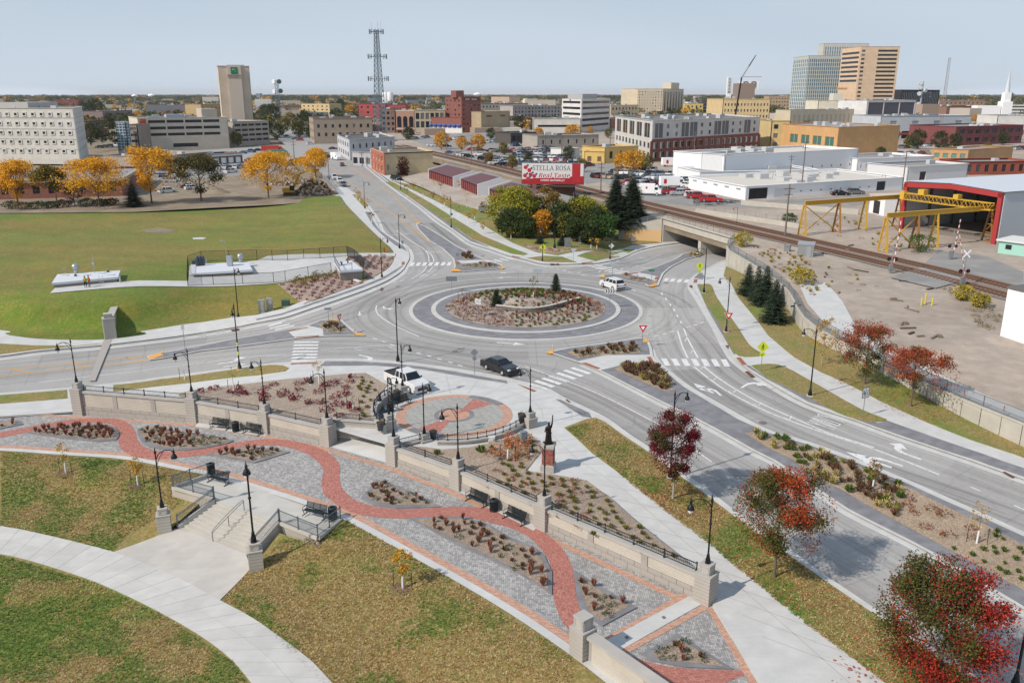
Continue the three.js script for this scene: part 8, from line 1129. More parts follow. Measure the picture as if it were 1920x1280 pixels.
{
const inf=[[540,236,26,224],[612,232,34,218],[640,226,30,214],[690,240,30,222],[748,226,34,208],[60,224,40,208],[205,256,36,244],[300,226,50,214],[342,238,36,226],[780,228,40,212],[842,226,30,208],[930,232,36,218],[962,214,60,204],[1000,222,40,206],[1150,232,44,216],[1064,264,34,252],[1120,236,30,222],[1200,232,50,219],[1290,228,44,214],[1330,238,30,224],[1440,232,36,214],[1490,222,40,206],[1556,252,50,238],[1350,214,60,204],[1640,212,40,198],[1716,254,60,240],[1800,246,50,231],[1860,238,60,223],[1700,234,50,222],[1080,218,50,204],[1240,246,60,236],[1500,262,46,250]],nn=[['cream',[222,210,184]],['brick red',[150,92,80]],['grey',[176,176,178]],['tan',[196,168,134]],['white',[230,230,228]],['dark brown',[112,88,78]]],or=['first','second','third','fourth','fifth','sixth','seventh','eighth'];
inf.forEach(([x,y,w,tp],i)=>bld(`small ${nn[i % 6][0]} flat roofed building, ${or[i >> 2]} group from left${['', ', by lower roofs', ', among treetops', ', before the skyline'][i % 4]}`,[x,y],[x+w,y],tp,{w:nn[i%6][1],d:22,f:[G(1+(y-tp>13),Math.max(3,Math.round(w/6)),0.45,0.45)]}));
}
{
const mRf=M(104,72,78,0.85),mDr=M(132,62,62,0.7);
[[[806,335],[852,351],'farthest'],[[866,353],[898,367],'middle'],[[920,374],[985,398],'nearest']].forEach(([a,b,w],i)=>{
const A=at(...a,0.3),B=at(...b,0.3),d=B.clone().sub(A),L=d.length(),t=thing('storage_unit',w + ' storage unit row with a maroon roof and white end walls','storage building',A,Math.atan2(-d.z,d.x)),D=13,h=3,r=1.7,n=Math.round(L/2.6),rf=new MB();
new MB().slab(L,h,D-0.4,L/2,0,-D/2-0.1).mesh('wall',M(140,76,74,0.9),t);for(let k=0;k<n;k++)part('door',UB(),mDr,t,V3((k+0.5)*L/n,1.3,0.0),0,V3(L/n*0.8,2.6,0.12));for(let k=0;k<=n;k++)part('pilaster',UB(),M(96,50,52,0.8),t,V3(k*L/n,1.5,0.05),0,V3(0.2,3,0.3));
for(const[z0,z1,y0,y1]of[[0.4,-D/2,h,h+r],[-D/2,-D-0.3,h+r,h]])rf.quadUp(V3(0,y0+0.05,z0),V3(L,y0+0.05,z0),V3(L,y1+0.05,z1),V3(0,y1+0.05,z1));rf.mesh('roof',mRf,t);
for(const x of[-0.2,L+0.2])new MB().ext(new THREE.Shape([[0.5,0],[0.5,h+0.5],[-D/2,h+r+0.6],[-D-0.5,h+0.5],[-D-0.5,0]].map((p)=>new THREE.Vector2(-p[0],p[1]))),0.4,new THREE.Matrix4().makeRotationY(PI/2).setPosition(x-0.2,0,0)).mesh('end_wall',M(222,222,224,0.85),t);
});
}
{
const p=deep(1036,345,238),sc=238/CP/F*1.06,w=103*sc,h=34*sc,t=thing('billboard','red and white wine billboard above the wood','billboard',p,-0.12);
new MB().slab(w+0.4,h+0.3,0.6,0,-0.1,-0.35).mesh('panel_back',M(110,112,116,0.7),t);new MB().slab(w,0.15,1,0,-0.6,0.3).mesh('catwalk',M(96,92,90,0.8),t);for(const x of[-0.35,0,0.35])new MB().bar(V3(x*w,-9,-0.5),V3(x*w,0,-0.5),0.25,0.25,8).mesh('post',M(90,82,78,0.8),t);
board(t,'poster',w,h,V3(0,h/2,0),0,(g,W0,H0)=>{g.fillStyle='#f4f3f2';g.fillRect(0,0,W0,H0);g.fillStyle='#b81e2c';g.beginPath();g.moveTo(0,H0*0.78);g.quadraticCurveTo(W0*0.2,H0*0.72,W0*0.4,H0*0.68);g.lineTo(W0,H0*0.6);g.lineTo(W0,H0);g.lineTo(0,H0);g.fill();g.fillStyle='#c8242e';g.fillRect(W0*0.815,0,W0*0.135,H0*0.9);const B=[[0.06,0.2],[0.12,0.34],[0.05,0.6],[0.14,0.55],[0.1,0.75],[0.2,0.62]];for(const[x,y]of B){g.fillStyle='#c8323a';g.beginPath();g.arc(x*W0,y*H0,H0*0.1,0,7);g.fill();g.fillStyle='#2c3a6c';g.beginPath();g.arc((x+0.035)*W0,(y-0.1)*H0,H0*0.05,0,7);g.fill();}g.textAlign='center';g.fillStyle='#20222a';g.font=`${H0 * 0.32}px serif`;g.fillText('STELLA ROSA',W0*0.48,H0*0.34,W0*0.62);g.font=`italic bold ${H0 * 0.3}px serif`;g.lineWidth=H0*0.05;g.strokeStyle='#fff';g.fillStyle='#c02030';g.strokeText('Real Taste',W0*0.52,H0*0.68);g.fillText('Real Taste',W0*0.52,H0*0.68);g.fillStyle='#fff';g.font=`bold ${H0 * 0.13}px sans-serif`;g.fillText('COMES NATURALLY',W0*0.5,H0*0.86);g.fillStyle='#e8c8a0';g.font=`${H0 * 0.1}px serif`;g.fillText('◆',W0*0.88,H0*0.3);},100);
bld('plain brown brick building below the billboard',[1020,385],[1078,382],347,{w:[124,86,70],d:12,units:0});
}
function lattice(label,p,top,wb,wt,n,mat,extra){const t=thing('lattice_tower',label,'mast',p),H=topY(p,top)- p.y,b=new MB(),c=(i,k)=>{const f=i/n,w=lerp(wb,wt,f)/2,a=k*2*PI/3+0.4;return V3(w*Math.cos(a),H*f,w*Math.sin(a));},th=wb*0.032;for(let k=0;k<3;k++)new MB().beam(c(0,k),c(n,k),th*1.5).mesh('leg',mat,t);for(let i=0;i<n;i++)for(let k=0;k<3;k++){b.beam(c(i,k),c(i+1,(k+1)%3),th*0.7);b.beam(c(i+1,k),c(i,(k+1)%3),th*0.7);b.beam(c(i+1,k),c(i+1,(k+1)%3),th*0.7);}b.mesh('bracing',mat,t).userData.kind='stuff';extra?.(t,H);return t;}
const mGal=M(120,136,146,0.5,{metalness:0.3});
lattice('tall three legged lattice radio tower with antenna rings',at(714,262,1),56,9.5,3,22,mGal,(t,H)=>{for(const[f,r]of[[0.985,4.5],[0.765,6],[0.565,6.5]]){const b=new MB();for(let i=0;i<12;i++){const a=i/12*2*PI;b.box(0.35,2.9,0.25,r*Math.cos(a),H*f,r*Math.sin(a),-a);b.bar(V3(r*Math.cos(a),H*f,r*Math.sin(a)),V3(0.5*r*Math.cos(a),H*f,0.5*r*Math.sin(a)),0.1);}b.mesh('antenna_ring',M(90,100,110,0.5),t);}for(const x of[-3,1,3])new MB().bar(V3(x,H,0),V3(x,H*1.07,0),0.06).mesh('whip_antenna',mGal,t);});
lattice('small lattice tower with white microwave dishes',at(523,217,0),150,9,5,10,mGal,(t,H)=>{for(const[x,f,m]of[[-4,0.95,mW],[3.5,0.96,M(70,84,96,0.6)],[-4,0.68,mW],[4.5,0.7,M(60,74,86,0.6)]])new MB().bar(V3(x,H*f,0),V3(x*1.1,H*f,1.4),3.2,2.6,14).mesh('dish',m,t);});
lattice('thin guyed lattice mast on the right skyline',at(1759,268,2),108,2.6,1.4,30,M(150,130,132,0.6));{const p=at(1722,230,2),t=thing('dish_pole','tall pole hung with grey dishes on the right skyline','mast',p),H=topY(p,152)- p.y;new MB().bar(V3(0,0,0),V3(0,H,0),0.9,0.6,8).mesh('pole',M(170,182,190,0.6),t);for(const[f,x]of[[0.95,-2],[0.85,-2],[0.78,2.4],[0.7,-2.4],[0.45,-2]])new MB().bar(V3(x,H*f,0),V3(x*1.3,H*f,1.6),2.2,1.8,12).mesh('dish',M(196,204,208,0.6),t);}
[[880,245,220,3],[838,305,249,1],[884,317,259,1],[1126,377,302,2],[1198,284,245,2],[1301,303,246,2],[1022,290,250,1],[1053,296,252,1],[1502,366,259,2],[1692,355,284,2],[1470,468,345,2],[1552,363,342,2],[1143,305,250,2],[679,312,285,0],[553,320,262,0],[852,243,222,1],[933,262,210,1],[1380,300,258,2],[1480,345,290,2]].forEach(([x,y,tp,k],i)=>{const p=gnd([x,y]),H=topY(p,tp)- p.y,t=thing('utility_pole',['street side','parking lot side','railway side','bank side'][k]+ ' wooden utility pole, '+['slim','tall','short','leaning'][i%4]+ ', near the '+['taupe office','parked rows','billboard','white warehouse','brick bank','apartment block'][i%6],'utility pole',p,0.3,'utility poles');new MB().bar(V3(0,0,0),V3(0,H,0),0.2,0.13,7).mesh('pole',M(122,112,104,0.9),t);new MB().box(2.4,0.14,0.14,0,H*0.93,0).box(1.9,0.12,0.12,0,H*0.84,0).mesh('crossarm',M(122,112,104,0.9),t);});
const cols5=[mixCol([70,84,48],[58,72,44],[88,96,54]),mixCol([226,168,50],[208,146,44],[236,190,70]),mixCol([120,116,56],[96,96,50],[150,130,60]),mixCol([160,116,64],[136,100,60],[120,108,58])],cityT=cols5.map((c,i)=>{const[T,B]=treeParts({h:10,r:4.6,th:1.2,tr:0.25,n:1500,ls:0.8,seed:700+i,col:c,fill:0.65,clump:0.5}),g=new THREE.Group();T.mesh('trunk',mBark,g);B.mesh('crown',mLeafV,g);return g;});
const kn=['green','golden yellow','olive','bronze'];
[[828,280,246,1],[865,282,256,1],[897,282,250,1],[1188,326,279,1],[1166,322,284,1],[1210,322,288,2],[960,316,290,2],[918,308,284,3],[1090,322,297,2],[1048,276,252,0],[1066,300,274,0],[975,244,217,0],[1000,246,226,0],[510,236,196,0],[548,242,210,2],[575,252,209,0],[530,252,218,2],[605,240,226,1],[180,222,186,0],[160,218,192,0],[205,250,218,0],[170,272,230,0],[192,268,238,0],[258,222,206,1],[240,238,216,0],[308,212,198,2],[345,210,195,0],[365,214,200,1],[285,208,194,2],[445,274,246,2],[640,212,186,0],[655,216,196,1],[910,236,215,0],[788,248,222,0],[1720,280,244,0],[1760,280,246,0],[1790,278,250,0],[1705,278,252,2],[1830,232,213,1],[1905,262,236,0],[1880,272,248,0],[1415,210,192,0],[1170,206,186,0],[1010,262,238,1],[1074,270,232,1],[1106,250,236,1],[420,300,284,2],[30,208,196,0],[70,204,192,2],[1850,192,178,2],[520,262,232,0],[560,258,230,2],[585,262,236,0],[500,258,226,0],[495,222,196,0],[275,234,212,2],[225,230,204,0],[330,224,204,3],[355,226,206,0],[120,214,194,2],[50,212,194,0],[255,262,238,0],[150,262,232,0],[215,270,246,0],[1140,258,240,2],[1185,250,234,0],[1240,240,222,3],[1300,236,220,0],[985,268,246,0],[920,262,240,0],[945,290,266,2],[990,306,284,0],[765,262,238,0],[640,236,214,0],[700,212,190,2],[1650,300,276,0],[1850,296,268,2],[1775,296,270,0],[1560,236,216,0],[1110,214,196,0],[1450,214,196,2],[1895,190,174,0],[1810,198,182,3]].forEach(([x,y,tp,k],i)=>{const p=gnd([x,y]),h=topY(p,tp)- p.y;copy(cityT[k],'city_tree',kn[k]+ ' tree in the city, '+['standing by the parked rows','rising behind low roofs','beside an office block','at a street corner','half hidden by roofs','crown touching its neighbour','small one on the skyline'][i%7],p,i*1.7,kn[k]+ ' trees in the city',h/10).userData.category='tree';});
{
reseed(1234);const n=5200;
for(const[k,s0]of[[0,0.62],[1,0.06],[2,0.22],[3,0.1]]){const[T,B]=treeParts({h:10,r:6,th:0.4,tr:0.3,n:130,ls:2.6,seed:720+k,col:cols5[k],fill:0.9,nb:6}),m=Math.round(n*s0),im=new THREE.InstancedMesh(B.geometry(),mLeafV,m),q=new THREE.Matrix4();for(let i=0;i<m;i++){const u=rnd(),Z=640*Math.pow(9500/640,Math.pow(u,0.6)),x=(rnd()- 0.5)*Z*1.5,s=rnd(0.7,1.25)*(Z>3000?1.6:1);q.compose(V3(x,-0.5,-Z),new THREE.Quaternion().setFromAxisAngle(V3(0,1,0),rnd(6.3)),V3(s*(Z>3000?2.2:1.1),s,s*1.1));if(Math.abs(x+0.26*Z)<0.012*Z+9&&Z<1500)q.makeScale(0,0,0).setPosition(0,-50,-900);im.setMatrixAt(i,q);}im.name=nm('far_wood');scene.add(im);tag(im,'far belt of '+kn[k]+ ' trees running to the horizon',null,null,'stuff');}
const bm=new THREE.InstancedMesh(UB(),new THREE.MeshStandardMaterial({roughness:0.9}),900),q=new THREE.Matrix4(),cc=[[226,224,218],[190,180,170],[170,150,134],[150,110,98],[206,196,176],[140,140,146]];for(let i=0;i<900;i++){const Z=620*Math.pow(9,Math.pow(rnd(),0.7)),x=(rnd()- 0.5)*Z*1.5,h=rnd(3,9)*(rnd()<0.06?2.4:1);q.compose(V3(x,h/2-0.5,-Z),new THREE.Quaternion().setFromAxisAngle(V3(0,1,0),0.3),V3(rnd(10,46),h,rnd(10,30)));if(Math.abs(x+0.26*Z)<0.03*Z&&Z<1500)q.setPosition(0,-50,-900);bm.setMatrixAt(i,q);bm.setColorAt(i,ph(...pick(cc),0.8));}bm.name=nm('far_rooftops');scene.add(bm);tag(bm,'far low roofs and walls scattered between the trees',null,null,'stuff');
for(const[x,y,tp,w,l]of[[3,190,179,10,'white water tower at the left end of the skyline'],[252,186,176,8,'small water tower left of the twin on the skyline'],[284,186,175,9,'water tower standing alone above the left trees'],[895,186,173,11,'broad white water tower behind the brick bank']]){const p=deep(x,y,4200),t=thing('water_tower',l,'water tower',p.setY(0)),H=deep(x,tp,4200).y;new MB().lathe([[0,H],[w*1.6,H-6],[w*1.8,H-12],[w*0.6,H-20],[3,H-24],[4,0],[0,0]],0,0,0,14).mesh('tank',mW,t);}{const p=deep(727,192,2400),t=thing('grain_silo','pair of white silos on the skyline behind the lattice tower','silo',p.setY(0));for(const x of[-6,6])new MB().lathe([[0,34],[9,32],[9.5,0],[0,0]],x,0,0,14).mesh('silo',mW,t);}bld('slim grey tower block on the far skyline',[480,190],[488,190],175,{w:[150,170,180],d:30,f:[G(8,3,0.5,0.5)],units:0});bld('tan plant with a tall round stack on the skyline',[921,196],[955,196],181,{w:[196,170,150],d:30,units:0});
}

// vehicles

const paint=(r,g,b)=>M(r,g,b,0.35,{clearcoat:0.6,clearcoatRoughness:0.15,k:0.75}),CARC={white:paint(236,237,238),black:paint(20,20,23),grey:paint(112,116,122),silver:paint(182,186,190),red:paint(190,44,50),blue:paint(62,84,120),maroon:paint(120,40,48),tan:paint(178,162,138)};
const mTyre=M(34,34,36,0.9),mRim=M(176,178,182,0.35,{metalness:0.7}),mHead=M(232,236,240,0.15),mTail=M(170,26,30,0.25),mTrim=M(42,42,46,0.6),mCarGlass=new THREE.MeshStandardMaterial({color:ph(34,42,50),roughness:0.06,metalness:0.25});
const CK={
sedan:{L:4.85,W:1.84,wb:1.4,r:0.33,low:[[-2.42,0.4],[-2.43,0.82],[-2.25,0.97],[-1.6,1.01],[1.05,0.98],[2.05,0.84],[2.38,0.68],[2.43,0.4]],cab:[-1.85,1.15,-1.05,0.3,0.99,1.45,0.8,0.6]},
suv:{L:4.7,W:1.9,wb:1.37,r:0.37,low:[[-2.33,0.42],[-2.34,1.0],[-2.2,1.12],[1.05,1.08],[2.0,1.0],[2.28,0.82],[2.34,0.42]],cab:[-2.24,1.2,-1.95,0.35,1.1,1.7,0.84,0.68]},
pickup:{L:5.85,W:2.0,wb:1.82,r:0.41,low:[[-2.9,0.55],[-2.9,1.16],[-0.95,1.16],[1.35,1.16],[2.55,1.1],[2.85,0.95],[2.9,0.5]],cab:[-0.95,1.5,-0.75,0.85,1.16,1.86,0.88,0.72],bed:1},
};
function carProto(kind,fine){
const k=CK[kind],t=new THREE.Group(),sh=new THREE.Shape(),hw=k.W/2-0.06;sh.moveTo(...k.low[0]);for(const p of k.low.slice(1))sh.lineTo(...p);
sh.lineTo(k.low.at(-1)[0],0.26);for(const s of[1,-1]){sh.lineTo(s*k.wb+k.r*1.12,0.26);sh.absarc(s*k.wb,0.34,k.r*1.12,-0.07,PI+0.07,false);}sh.lineTo(k.low[0][0],0.26);sh.closePath();
const b=new MB(),ex=new THREE.ExtrudeGeometry(sh,{depth:hw*2,bevelEnabled:true,bevelSize:0.05,bevelThickness:0.06,bevelSegments:fine?3:1,curveSegments:fine?10:4});b.geo(ex,new THREE.Matrix4().makeTranslation(0,0,-hw));
const[x0,x1,x2,x3,y0,y1,w0,w1]=k.cab,Q=(x,y,z)=>V3(x,y,z),g=new MB();
for(const s of[-1,1]){g.quad(Q(x0+0.1,y0,s*w0),Q(x1-0.1,y0,s*w0),Q(x3,y1,s*w1),Q(x2,y1,s*w1));for(const[f,h]of[[0,0],[0.36,0.34],[0.68,0.7],[1,1]])b.beam(Q(lerp(x0+0.06,x1-0.06,f),y0-0.02,s*(w0+0.005)),Q(lerp(x2,x3,h),y1,s*(w1+0.005)),0.09,0.07);b.beam(Q(x2,y1,s*w1),Q(x3,y1,s*w1),0.1,0.09);b.beam(Q(x0,y0,s*w0),Q(x1,y0,s*w0),0.06,0.05);}
g.quad(Q(x1,y0,-w0),Q(x1,y0,w0),Q(x3,y1,w1),Q(x3,y1,-w1));g.quad(Q(x0,y0,-w0),Q(x0,y0,w0),Q(x2,y1,w1),Q(x2,y1,-w1));b.box(x3-x2+0.1,0.07,w1*2+0.06,(x2+x3)/2,y1+0.02,0);
b.mesh('body',CARC.white,t);g.mesh('glass',mCarGlass,t);
if(k.bed){new MB().box(1.75,0.02,1.62,-1.95,1.225,0).mesh('bed_floor',mTrim,t);new MB().box(1.9,0.1,0.1,-1.95,1.25,0.92).box(1.9,0.1,0.1,-1.95,1.25,-0.92).box(0.1,0.1,1.9,-2.86,1.25,0).mesh('bed_rail',mTrim,t);}
const wheel=unit('wheel'+fine,()=>{const w=new MB();w.color(new THREE.Color(0.012,0.012,0.013));w.geo(new THREE.CylinderGeometry(1,1,0.62,fine?20:9),new THREE.Matrix4().makeRotationX(PI/2));w.color(new THREE.Color(0.42,0.43,0.45));w.geo(new THREE.CylinderGeometry(0.62,0.62,0.66,fine?14:7),new THREE.Matrix4().makeRotationX(PI/2));return w.geometry();});
for(const x of[-1,1])for(const z of[-1,1])part('wheel',wheel,mWheel,t,V3(x*k.wb,k.r,z*(k.W/2-0.1)),0,V3(k.r,k.r,0.33));
if(fine){for(const w of t.children.filter((c)=>c.name==='wheel'))part('rim',unit('rim',()=>new THREE.TorusGeometry(0.5,0.1,6,16).translate(0,0,0)),mRim,w,V3(0,0,w.position.z>0?0.34:-0.34));const f=k.L/2;for(const z of[-1,1]){new MB().box(0.3,0.14,0.34,f-0.16,y0-0.22,z*(hw-0.2)).mesh('headlight',mHead,t);new MB().box(0.12,0.22,0.28,-f-0.01,y0-0.12,z*(hw-0.16)).mesh('taillight',mTail,t);new MB().box(0.16,0.14,0.2,x1-0.35,y0+0.1,z*(w0+0.18)).mesh('mirror',kind==='sedan'?CARC.black:mTrim,t);}new MB().box(0.1,0.28,1.2,f+0.02,0.58,0).mesh('grille',mTrim,t);new MB().box(0.12,0.2,k.W*0.86,-f-0.01,0.42,0).mesh('rear_bumper',mTrim,t);new MB().box(0.03,0.12,0.36,-f-0.08,0.72,0).mesh('number_plate',mW,t);}
return t;
}
const mWheel=new THREE.MeshStandardMaterial({vertexColors:true,roughness:0.7});
const CP1={},CP0={};for(const k of Object.keys(CK)){CP1[k]=carProto(k,true);CP0[k]=carProto(k,false);}
function car(kind,col,label,p,ry,fine,group){const o=copy((fine?CP1:CP0)[kind],kind==='pickup'?'pickup_truck':kind==='suv'?'parked_suv':'parked_car',label,p,ry,group);o.userData.category=kind==='pickup'?'pickup truck':'car';o.children.find((c)=>c.name==='body').material=CARC[col];return o;}
const carPx=(kind,col,label,a,b,Y,fine=true,group)=>{const A=Y===undefined?on(...a,Hr):at(...a,Y),B=at(...b,A.y),p=A.clone().lerp(B,0.5);p.y=A.y+0.01;return car(kind,col,label,p,Math.atan2(-(B.z-A.z),B.x-A.x),fine,group);};
carPx('sedan','black','black sedan entering the roundabout near the circular overlook',[922.5,690],[953.4,701.5]).name=nm('sedan');carPx('suv','white','white sport utility car driving round the far side of the roundabout',[1158,543.5],[1139,537]);carPx('pickup','white','white crew cab pickup parked beside the round overlook',[747,718],[779,732.5],KB+0.01);carPx('pickup','grey','dark grey pickup parked in the worn yard by the storage units',[905,396],[922,400],0.35);carPx('suv','black','black car parked before the ivy covered brick building',[734,336],[752,338],0.2);
carPx('pickup','white','white pickup farthest along the kerb parking beside the demolition site',[622,331],[632,341],0.02,true);carPx('suv','white','white car between two others at the demolition site kerb',[632,338],[642,347],0.02,true);carPx('suv','grey','dark grey car nearest the viewer at the demolition site kerb',[638,345],[649,354],0.02,true);carPx('sedan','maroon','dark red car driving down the middle of the downtown street',[638,308],[645,314],0.02,true);carPx('sedan','black','black car parked before the long white warehouse',[1564,366],[1587,366],YARD,true);carPx('suv','grey','grey car parked beside the black one at the long white warehouse',[1594,364],[1615,364],YARD,true);
for(const[x,y,c,l,k]of[[1287,366,'red','red pickup left of the white car in the warehouse lot','pickup'],[1299,370,'white','white car between the red pickups in the warehouse lot','suv'],[1308,372,'red','red pickup in the middle of the front row by the warehouse','pickup'],[1333,378,'red','red pickup with a topper at the end of the warehouse lot','pickup'],[322,342,'white','white truck among the cars beyond the locust trees','pickup'],[313,362,'white','white pickup on the dirt before the parking area','pickup'],[360,356,'white','white car next to the dirt heap','suv'],[308,330,'white','white car behind the tallest locust tree','sedan'],[420,313,'blue','blue car in front of the repair garage','sedan'],[456,312,'blue','dark blue car right of the repair garage','sedan'],[433,324,'white','white pickup with an open bed near the excavation','pickup'],[468,302,'maroon','maroon car behind the leftmost end of the excavation','sedan'],[546,311,'blue','blue car near the round yellow tree','sedan'],[484,283,'black','black car on the cross street by the parking ramp','sedan'],[582,271,'white','white car turning on the street far away','suv'],[624,280,'maroon','maroon car behind the box truck on the street','sedan'],[352,352,'maroon','maroon car beside the white one near the dirt heap','sedan']]){const p=gnd([x,y]);car(k,c,l,p.setY(p.y+0.03),x>1200?-0.15:0.4+(x%7)*0.1,x>1280||x<330);}
{
const rows=[[962,283,1036,278,11,'back row of the lot beyond the rails'],[964,291,1052,288,12,'second row of the lot beyond the rails'],[967,300,1084,303,14,'third row of the lot beyond the rails'],[964,308,1056,312,11,'front row of the lot beyond the rails'],[1157,322,1226,322,9,'back row of the warehouse lot'],[1196,329,1268,330,8,'second row of the warehouse lot'],[1119,333,1172,336,6,'row beside the yellow trees of the warehouse lot'],[1212,335,1286,341,8,'third row of the warehouse lot'],[1196,342,1246,348,5,'fourth row of the warehouse lot'],[1238,359,1272,366,4,'row behind the red pickups'],[756,254,803,251,9,'row behind the lattice tower'],[766,261,801,258,6,'near row behind the lattice tower'],[808,274,838,276,5,'row left of the three yellow trees'],[844,288,886,297,7,'row along the rails below the yellow trees'],[884,282,956,287,9,'row right of the yellow trees'],[918,307,958,313,5,'row at the rail side end'],[912,268,956,260,6,'row under the brick bank ramp'],[922,297,956,302,5,'short row by the young trees'],[186,278,224,273,5,'street row before the glass stair tower'],[210,303,232,300,3,'row before the long brick building'],[530,254,562,264,5,'line of traffic far up the street'],[556,250,580,256,5,'row parked by the taupe office'],[1690,278,1740,274,6,'row beside the civic building'],[1840,284,1915,280,9,'row before the maroon civic wing'],[838,296,880,306,6,'lowest row by the rails'],[900,292,925,300,4,'short row under the middle yellow tree'],[962,274,1004,272,7,'row before the dark fronted shop'],[1010,296,1060,297,7,'row by the white garage'],[1172,314,1200,312,4,'row behind the warehouse lot trees'],[1140,326,1188,327,6,'row left of the step van'],[690,262,720,258,4,'row at the tower foot'],[440,290,470,286,3,'row beside the ramp entrance'],[1600,274,1640,272,5,'row behind the orange brick building'],[966,287,1046,283,11,'aisle row between the back rows beyond the rails'],[966,295.5,1070,295.5,13,'aisle row between the middle rows beyond the rails'],[1062,309,1104,312,6,'right end row beyond the rails'],[870,272,906,268,6,'row between the yellow trees and bank'],[826,264,868,260,6,'row under the cream framed building'],[905,300,955,306,7,'dense row by the young trees'],[1176,346,1196,350,3,'row beside the tall spruces'],[1288,346,1292,352,2,'pair at the warehouse corner'],[240,310,290,312,6,'row behind the brick building'],[1680,290,1738,288,7,'row beside the tan shop'],[300,320,372,316,8,'paved row behind the locust trees'],[296,332,350,330,6,'front paved row behind the locust trees'],[400,318,452,316,6,'row before the repair garage'],[600,288,616,296,3,'line queued on the cross street'],[1000,264,1050,262,7,'row before the long grey building']];
reseed(77);const cn=['white','black','grey','silver','white','red','blue','grey','black','maroon','silver','tan','white'],od=['first','second','third','fourth','fifth','sixth','seventh','eighth','ninth','tenth','eleventh','twelfth','thirteenth','fourteenth'],kd=['sedan','suv','suv','pickup','sedan'];
for(const[x0,y0,x1,y1,n,w]of rows){const base=gnd([x0,y0]),e=gnd([x1,y1]),a=Math.atan2(-(e.z-base.z),e.x-base.x)+PI/2-0.35;for(let i=0;i<n;i++){const c=pick(cn),k=pick(kd),p=gnd([lerp(x0,x1,i/(n-1)),lerp(y0,y1,i/(n-1))]),dx=rnd(-0.05,0.05);if(rnd()<0.06)continue;car(k,c,`${c} ${k}, ${od[i]} from left in the ${w}`,p.setY(p.y+0.06),a+dx+(rnd()<0.4?PI:0),false,'cars in the '+w);}}
}
function van(name,label,p,ry,L,H,body,extra){const t=thing(name,label,'truck',p,ry);new MB().slab(L*0.74,H-0.7,2.3,-L*0.13,0.7,0).mesh('cargo_box',body,t);new MB().ext(new THREE.Shape([[0,0],[L*0.24,0],[L*0.24,1.1],[L*0.19,1.2],[L*0.1,H-1.0],[0,H-1.0]].map((q)=>new THREE.Vector2(...q))),2.1,new THREE.Matrix4().makeTranslation(L*0.24,0.55,-1.05),0.04).mesh('cab',body,t);new MB().box(0.06,0.9,1.8,L*0.395,2.0,0,0,0,0.5).mesh('windscreen',mCarGlass,t);for(const s of[-1,1])new MB().box(0.9,0.7,0.04,L*0.3,2.0,s*1.1).mesh('side_window',mCarGlass,t);for(const x of[-L*0.32,L*0.34])for(const z of[-1,1])part('wheel',UNIT.get('wheeltrue'),mWheel,t,V3(x,0.45,z*1.0),0,V3(0.45,0.45,0.4));extra?.(t);return t;}
const redFl=(t)=>new MB().box(0.9,1.4,2.34,-2.6,1.9,0).mesh('red_panel',M(200,40,44,0.5),t),gY=(x,y,d=0.03)=>{const p=gnd([x,y]);p.y+=d;return p;};
van('step_van','white step van driving out past the tall spruces',gY(1216,366),-0.25,7.2,3.2,mW,(t)=>new MB().box(0.5,0.6,2.34,-0.5,2.2,0).mesh('red_emblem',M(200,50,56,0.5),t));van('delivery_truck','white delivery truck with a red tail behind the parked rows',gY(1261,351),0.1,8,3.3,mW,redFl);van('delivery_truck','white delivery truck before the brick apartment base',gY(1262,312),0.1,9,3.4,mW,redFl);van('box_truck','white box truck coming down the downtown street',gY(630,300),-1.0,8,3.4,mW);van('tanker_truck','white and green truck on the cross street',gY(522,294),0.1,11,3.6,M(70,130,100,0.6));van('fire_truck','long red and white truck behind the green one',gY(512,285),0.1,12,3.4,M(186,50,54,0.6));
